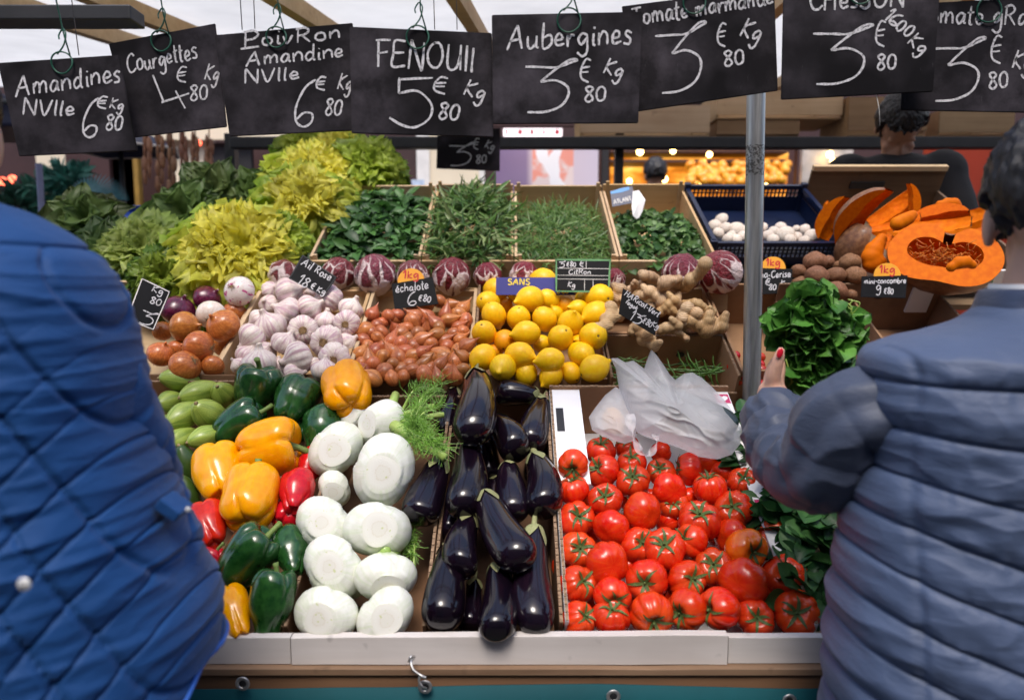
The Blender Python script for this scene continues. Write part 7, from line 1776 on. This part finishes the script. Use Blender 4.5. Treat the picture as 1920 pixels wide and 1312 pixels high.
def sleeve(name, pts, rad, m, parent, rings, amp, n=64, seed=0, wr=.004):
    """tube of cloth along a bent arm with stitched rings"""
    C = [Vector(p) for p in spline([tuple(p) + (r,) for p, r in zip(pts, rad)], 40)] if False else spline([tuple(p) + (r,) for p, r in zip(pts, rad)], 44)
    P = [Vector(c[:3]) for c in C]; Rr = [c[3] for c in C]; k = len(P); vs = []; a = None; L = 0
    for i in range(k):
        t = (P[min(i+1, k-1)] - P[max(i-1, 0)]).normalized()
        a = t.orthogonal().normalized() if a is None else (a - t*a.dot(t)).normalized(); b = t.cross(a); L += (P[i]-P[i-1]).length if i else 0
        fr = abs(math.sin(PI*L/rings)) if rings else 1
        for j in range(n):
            th = 2*PI*j/n; d = a*math.cos(th) + b*math.sin(th)
            w = (1-abs(nz(math.cos(th)*1.6+seed, math.sin(th)*1.6, L*26)))**3*wr + .006*nz(math.cos(th)*2, math.sin(th)*2+seed, L*12)
            vs.append(P[i] + d*(Rr[i] + amp*(fr**.55 - .6) + w - wr*.4))
    fs = [(i*n+j, i*n+(j+1) % n, (i+1)*n+(j+1) % n, (i+1)*n+j) for i in range(k-1) for j in range(n)] + [tuple(range(n-1, -1, -1)), tuple((k-1)*n+j for j in range(n))]
    return obj(name, mesh(name, vs, fs, True), m, parent)

# --- shopper at the left, seen from behind
MX, MY = -.685, .74
J = dict(pelvis=(MX, MY, .93), chest=(MX, MY, 1.24), neck=(MX, MY+.01, 1.47), head=(MX+.007, MY+.05, 1.585), sh_r=(MX+.165, MY, 1.385), sh_l=(MX-.165, MY, 1.385), el_r=(MX+.19, MY+.10, 1.14), el_l=(MX-.2, MY+.10, 1.13), wr_r=(MX+.0, MY+.30, 1.06), wr_l=(MX-.1, MY+.34, 1.09),
         hip_r=(MX+.09, MY, .9), hip_l=(MX-.09, MY, .9), kn_r=(MX+.1, MY+.02, .5), kn_l=(MX-.1, MY+.02, .5), an_r=(MX+.1, MY, .085), an_l=(MX-.1, MY, .085))
f1 = (-.55, .84, -.22)
man = obj('person', person_body(J, f1, [(J['wr_r'], (-.1, .9, -.2), (0, -.3, -1), -1, .4), (J['wr_l'], (.1, .9, -.2), (0, -.3, -1), 1, .4)], .005), m_skin)
tag(man, 'shopper at the left in a quilted royal blue coat, seen from behind', 'person')
hair_cap(J['head'], f1, 1.0, m_hair, man); eyes(J['head'], f1, 1.0, man); trousers(J, man, m_trouser, 1.05); shoes(J, f1, man)
SP = .039
def qdisp(x, z, nx_, ny_):
    back = max(0, -ny_); u = x*(1 if back > .2 else 1)
    yoke = 1.4505 + .03*min(0, (x-(-.5))*-.9 if x > -.5 else 0)
    if z > yoke: d = .004*nz(x*9, z*9, 1) + .002*nz(x*25, z*20, 2)
    else:
        p = (x + (z-1.2)*.50)/SP; fa = abs(p - round(p))*2; q = (x*1.0 - (z-1.2)*.72)/(SP*1.15); fb = abs(q - round(q))*2; low = min(1, max(0, (1.38-z)/.2))
        d = .0024*(fa**.5) + low*.0024*(fb**.5) - .005*math.exp(-(fa/.09)**2) - low*.0045*math.exp(-(fb/.07)**2)
        wrk = (1-abs(nz(x*9 + .6*(z*8), z*34, 3)))**4; d += .0032*wrk + .0016*nz(x*22, z*60, 6) + .0022*nz(x*40, z*90, 2)
        d += .004*nz(x*5, z*7, 9)*low
    d -= .006*math.exp(-((z-yoke)/.004)**2)
    return d
secs = [(.955, MX, MY, .33, .215), (1.02, MX, MY, .329, .21), (1.084, MX, MY, .310, .2), (1.159, MX, MY, .290, .19), (1.196, MX, MY, .278, .182), (1.256, MX, MY, .265, .172), (1.327, MX, MY, .256, .165), (1.385, MX, MY, .247, .155), (1.43, MX, MY, .229, .138), (1.465, MX, MY+.005, .195, .115), (1.49, MX, MY+.01, .15, .095), (1.508, MX, MY+.012, .10, .085), (1.535, MX, MY+.016, .08, .078), (1.54, MX, MY+.018, .072, .07)]
hem = lambda c, s: -.14*max(0, -s)**1.3 + .02*abs(c)
ct, cv = coat('coat', secs, 420, 420, qdisp, m_blue_coat, man, hem)
tr = MB().tube(cv[:420:4] + [cv[0]], .0032, 8, False).build('hem_piping', cloth_mat('light_blue_binding', (.03, .13, .5), .6), ct)
sleeve('sleeve', [(MX+.15, MY, 1.40), (MX+.19, MY+.03, 1.28), (MX+.19, MY+.11, 1.15), (MX+.12, MY+.21, 1.09), (MX+.02, MY+.285, 1.066)], [.075, .075, .066, .055, .046], m_blue_coat, man, .05, .005)
sleeve('sleeve', [(MX-.15, MY, 1.40), (MX-.19, MY+.03, 1.28), (MX-.2, MY+.11, 1.15), (MX-.15, MY+.22, 1.10), (MX-.105, MY+.32, 1.09)], [.075, .075, .066, .055, .046], m_blue_coat, man, .05, .005)
m_snap = flat('pearl_snap', (.75, .74, .72), .3, metal=.3, nz=.1)
def snap(u, v, Y, r=.0056):
    p = onY(u, v, Y); o = MB().ellipsoid((0, 0, 0), (r, r*.35, r), None, 20, 10).build('snap_button', m_snap, ct); o.location = p
    MB().tube([(0, -r*.36, 0), (0, -r*.44, 0)], r*.3, 10).build('snap_centre', m_steel, o)
snap(45, 1095, MY - .222)
tabp = onY(326, 950, .74); tb_ = MB().box((-.004, -.02, -.014), (.010, .012, .014), Matrix.Translation(tabp) @ Matrix.Rotation(R(-52), 4, 'Y'), .002).build('side_tab', m_blue_coat, ct); snap(352, 955, .70, .003)

# --- shopper at the right, holding the bunch
WX, WY = .625, .85
cuff = onY(1452, 763, 1.10); elb = onY(1512, 893, .95)
J = dict(pelvis=(WX+.02, WY-.02, .86), chest=(WX+.005, WY, 1.16), neck=(WX+.05, WY+.026, 1.36), head=(WX+.072, WY+.035, 1.497), sh_l=(WX-.085, WY+.01, 1.26), sh_r=(WX+.16, WY, 1.285), el_l=onY(1520, 880, .97), el_r=(WX+.2, WY+.12, 1.05), wr_l=onY(1448, 738, 1.125), wr_r=(WX+.12, WY+.32, 1.06),
         hip_r=(WX+.1, WY-.02, .83), hip_l=(WX-.06, WY-.02, .83), kn_r=(WX+.1, WY, .46), kn_l=(WX-.07, WY, .46), an_r=(WX+.1, WY-.02, .085), an_l=(WX-.07, WY-.02, .085))
f2_ = (.62, .78, -.12)
thumb = [onY(1449, 728, 1.115), onY(1450, 706, 1.107), onY(1456, 686, 1.102), onY(1461, 668, 1.10), onY(1464, 657, 1.10)]
wd = Vector((.34, .78, .5))
woman = obj('person', person_body(J, f2_, [(J['wr_l'], wd, (1, -.1, -.25), 1, .62, None, .92, thumb), (J['wr_r'], (-.2, .95, -.1), (-.5, 0, -.8), -1, .5, None, .92)], .0042, scale=.92), m_skin)
tag(woman, 'shopper at the right in a slate blue puffer jacket, holding a green bunch', 'person')
nl = onY(1462.5, 662, 1.0905); o = MB().ellipsoid((0, 0, 0), (.0052, .0024, .0085), Quaternion((0, 1, 0), R(14)), 16, 10).build('painted_nail', flat('red_varnish', (.6, .01, .03), .2, coat=.6, nz=.05), woman); o.location = nl
hair_cap(J['head'], f2_, .98, m_hair2, woman, low=-.052); eyes(J['head'], f2_, .92, woman); trousers(J, woman, m_trouser, .95); shoes(J, f2_, woman)
def pdisp(x, z, nx_, ny_):
    k = .30*min(1, max(0, (1.30-z)/.22)); zz = z + k*(x - (WX-.19)) ; p = zz/.054; fr = abs(math.sin(PI*p)); low = min(1, max(0, (1.37-z)/.03))
    d = low*(.0065*fr**.6 - .0045 - .003*math.exp(-(fr/.12)**2) + .003*(1-fr)*nz(x*110, z*14, 8)) + .004*nz(x*10+z*14, z*22 - x*8, 2) + .002*nz(x*30, z*34, 7) +   .0030*(1-abs(nz(x*14 - z*18, z*22 + x*16, 5)))**4*fr + .002*nz(x*40, z*60, 3)
    side = abs(nx_); d -= .004*math.exp(-((x-(WX-.158))/.005)**2)*(ny_ < 0)
    return d
secs = [(.70, WX+.03, WY-.02, .24, .17), (.864, WX+.02, WY-.02, .226, .165), (1.005, WX+.01, WY-.01, .209, .155), (1.12, WX+.005, WY, .190, .145), (1.21, WX, WY, .172, .138), (1.28, WX, WY, .178, .13), (1.325, WX+.005, WY, .176, .118), (1.344, WX+.016, WY+.006, .145, .098), (1.358, WX+.034, WY+.016, .096, .085), (1.368, WX+.042, WY+.022, .072, .076), (1.386, WX+.045, WY+.024, .060, .060), (1.396, WX+.046, WY+.025, .057, .057)]
pj, pv = coat('puffer_jacket', secs, 420, 460, pdisp, m_puffer, woman, None, 2.35)
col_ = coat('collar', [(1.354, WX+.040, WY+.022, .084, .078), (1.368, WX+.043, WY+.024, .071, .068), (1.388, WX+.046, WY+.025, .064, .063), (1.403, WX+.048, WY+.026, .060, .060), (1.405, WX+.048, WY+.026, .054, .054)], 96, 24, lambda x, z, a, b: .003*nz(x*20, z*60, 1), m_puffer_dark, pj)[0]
sc_ = coat('undershirt', [(1.385, WX+.047, WY+.025, .052, .053), (1.405, WX+.049, WY+.025, .0515, .0525), (1.411, WX+.05, WY+.025, .051, .052)], 64, 10, lambda x, z, a, b: .002*nz(x*30, z*60, 4), m_white_card, woman)[0]
sleeve('sleeve', [(WX-.11, WY+.02, 1.295), (WX-.135, WY+.02, 1.25), onY(1590, 790, .88), onY(1535, 880, .92), onY(1480, 860, 1.0), onY(1456, 808, 1.06), cuff], [.045, .056, .058, .057, .055, .052, .045], m_puffer_shaded, woman, .05, .0045, 84, 3, .005)
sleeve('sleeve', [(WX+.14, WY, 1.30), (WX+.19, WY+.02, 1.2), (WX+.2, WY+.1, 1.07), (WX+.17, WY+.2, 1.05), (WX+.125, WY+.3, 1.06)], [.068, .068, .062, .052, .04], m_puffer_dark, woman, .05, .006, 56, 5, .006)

# --- vendor behind the stall and a customer far back
def plain_person(lab, u, v, Y, f, floor, coatm, voxel=.009, lean=0.0):
    hd = onY(u, v, Y); f = Vector(f).normalized(); ff = Vector((f.x, f.y, 0)).normalized(); rt = ff.cross(Vector((0, 0, 1))); zz = lambda z: Vector((0, 0, z)); b = Vector((hd.x, Y, floor)) - ff*lean
    J = dict(pelvis=b + zz(.93), chest=b + ff*lean*.55 + zz(1.23), neck=b + ff*lean*.85 + zz(1.45), head=hd)
    for s, n in ((1, 'r'), (-1, 'l')):
        J['sh_'+n] = J['chest'] + rt*.17*s + ff*lean*.15 + zz(.14); J['el_'+n] = J['sh_'+n] + rt*.09*s + ff*.06 - zz(.27); J['wr_'+n] = J['el_'+n] + ff*.22 - rt*.03*s - zz(.06)
        J['hip_'+n] = b + rt*.09*s + zz(.9); J['kn_'+n] = b + rt*.1*s + ff*.03 + zz(.5); J['an_'+n] = b + rt*.1*s + zz(.085)
    me = person_body(J, f, [(J['wr_r'], ff - zz(.3), -zz(1), -1, .5), (J['wr_l'], ff - zz(.3), -zz(1), 1, .5)], voxel)
    p = tag(obj('person', me, m_skin2), lab, 'person')
    mb = MB(); q = Matrix((rt, ff, zz(1))).transposed().to_quaternion(); mb.ellipsoid(J['pelvis'], (.2, .15, .17), q); mb.ellipsoid((J['pelvis']+J['chest'])/2, (.185, .145, .24), q); mb.ellipsoid(J['chest'] + zz(.02), (.21, .145, .2), q); mb.ellipsoid(J['chest'].lerp(J['neck'], .6), (.17, .115, .1), q)
    for n in 'rl': capsule(mb, [J['chest'].lerp(J['sh_'+n], .5) + zz(.05), J['sh_'+n], J['sh_'+n].lerp(J['el_'+n], .5), J['el_'+n], J['wr_'+n] - (J['wr_'+n]-J['el_'+n])*.15], [.1, .095, .08, .066, .05])
    obj('jacket', fused('jacket', mb, .012, 5), coatm, p); hair_cap(hd, f, 1.06, m_hair2, p); trousers(J, p, m_trouser)
    for an in 'rl': J['an_'+an] = J['an_'+an] + zz(0)
    return p
plain_person('stallholder in black leaning forward behind the squash crate', 1686, 240, 2.78, (-.3, -1, -2.2), .46, m_blackcoat, .008, .16)
plain_person('dark haired customer far back in front of the amber lit shop', 1228, 330, 5.4, (.1, 1, 0), onY(1228, 330, 5.4).z - 1.62, m_blackcoat, .012)
pf = onY(1697, 240, 2.78); pl = MB().box((pf.x - .7, 2.72, 0), (pf.x + .7, 3.15, .46)).build('platform', m_crate_dull); tag(pl, 'low wooden platform under the stallholder behind the squash', 'platform')
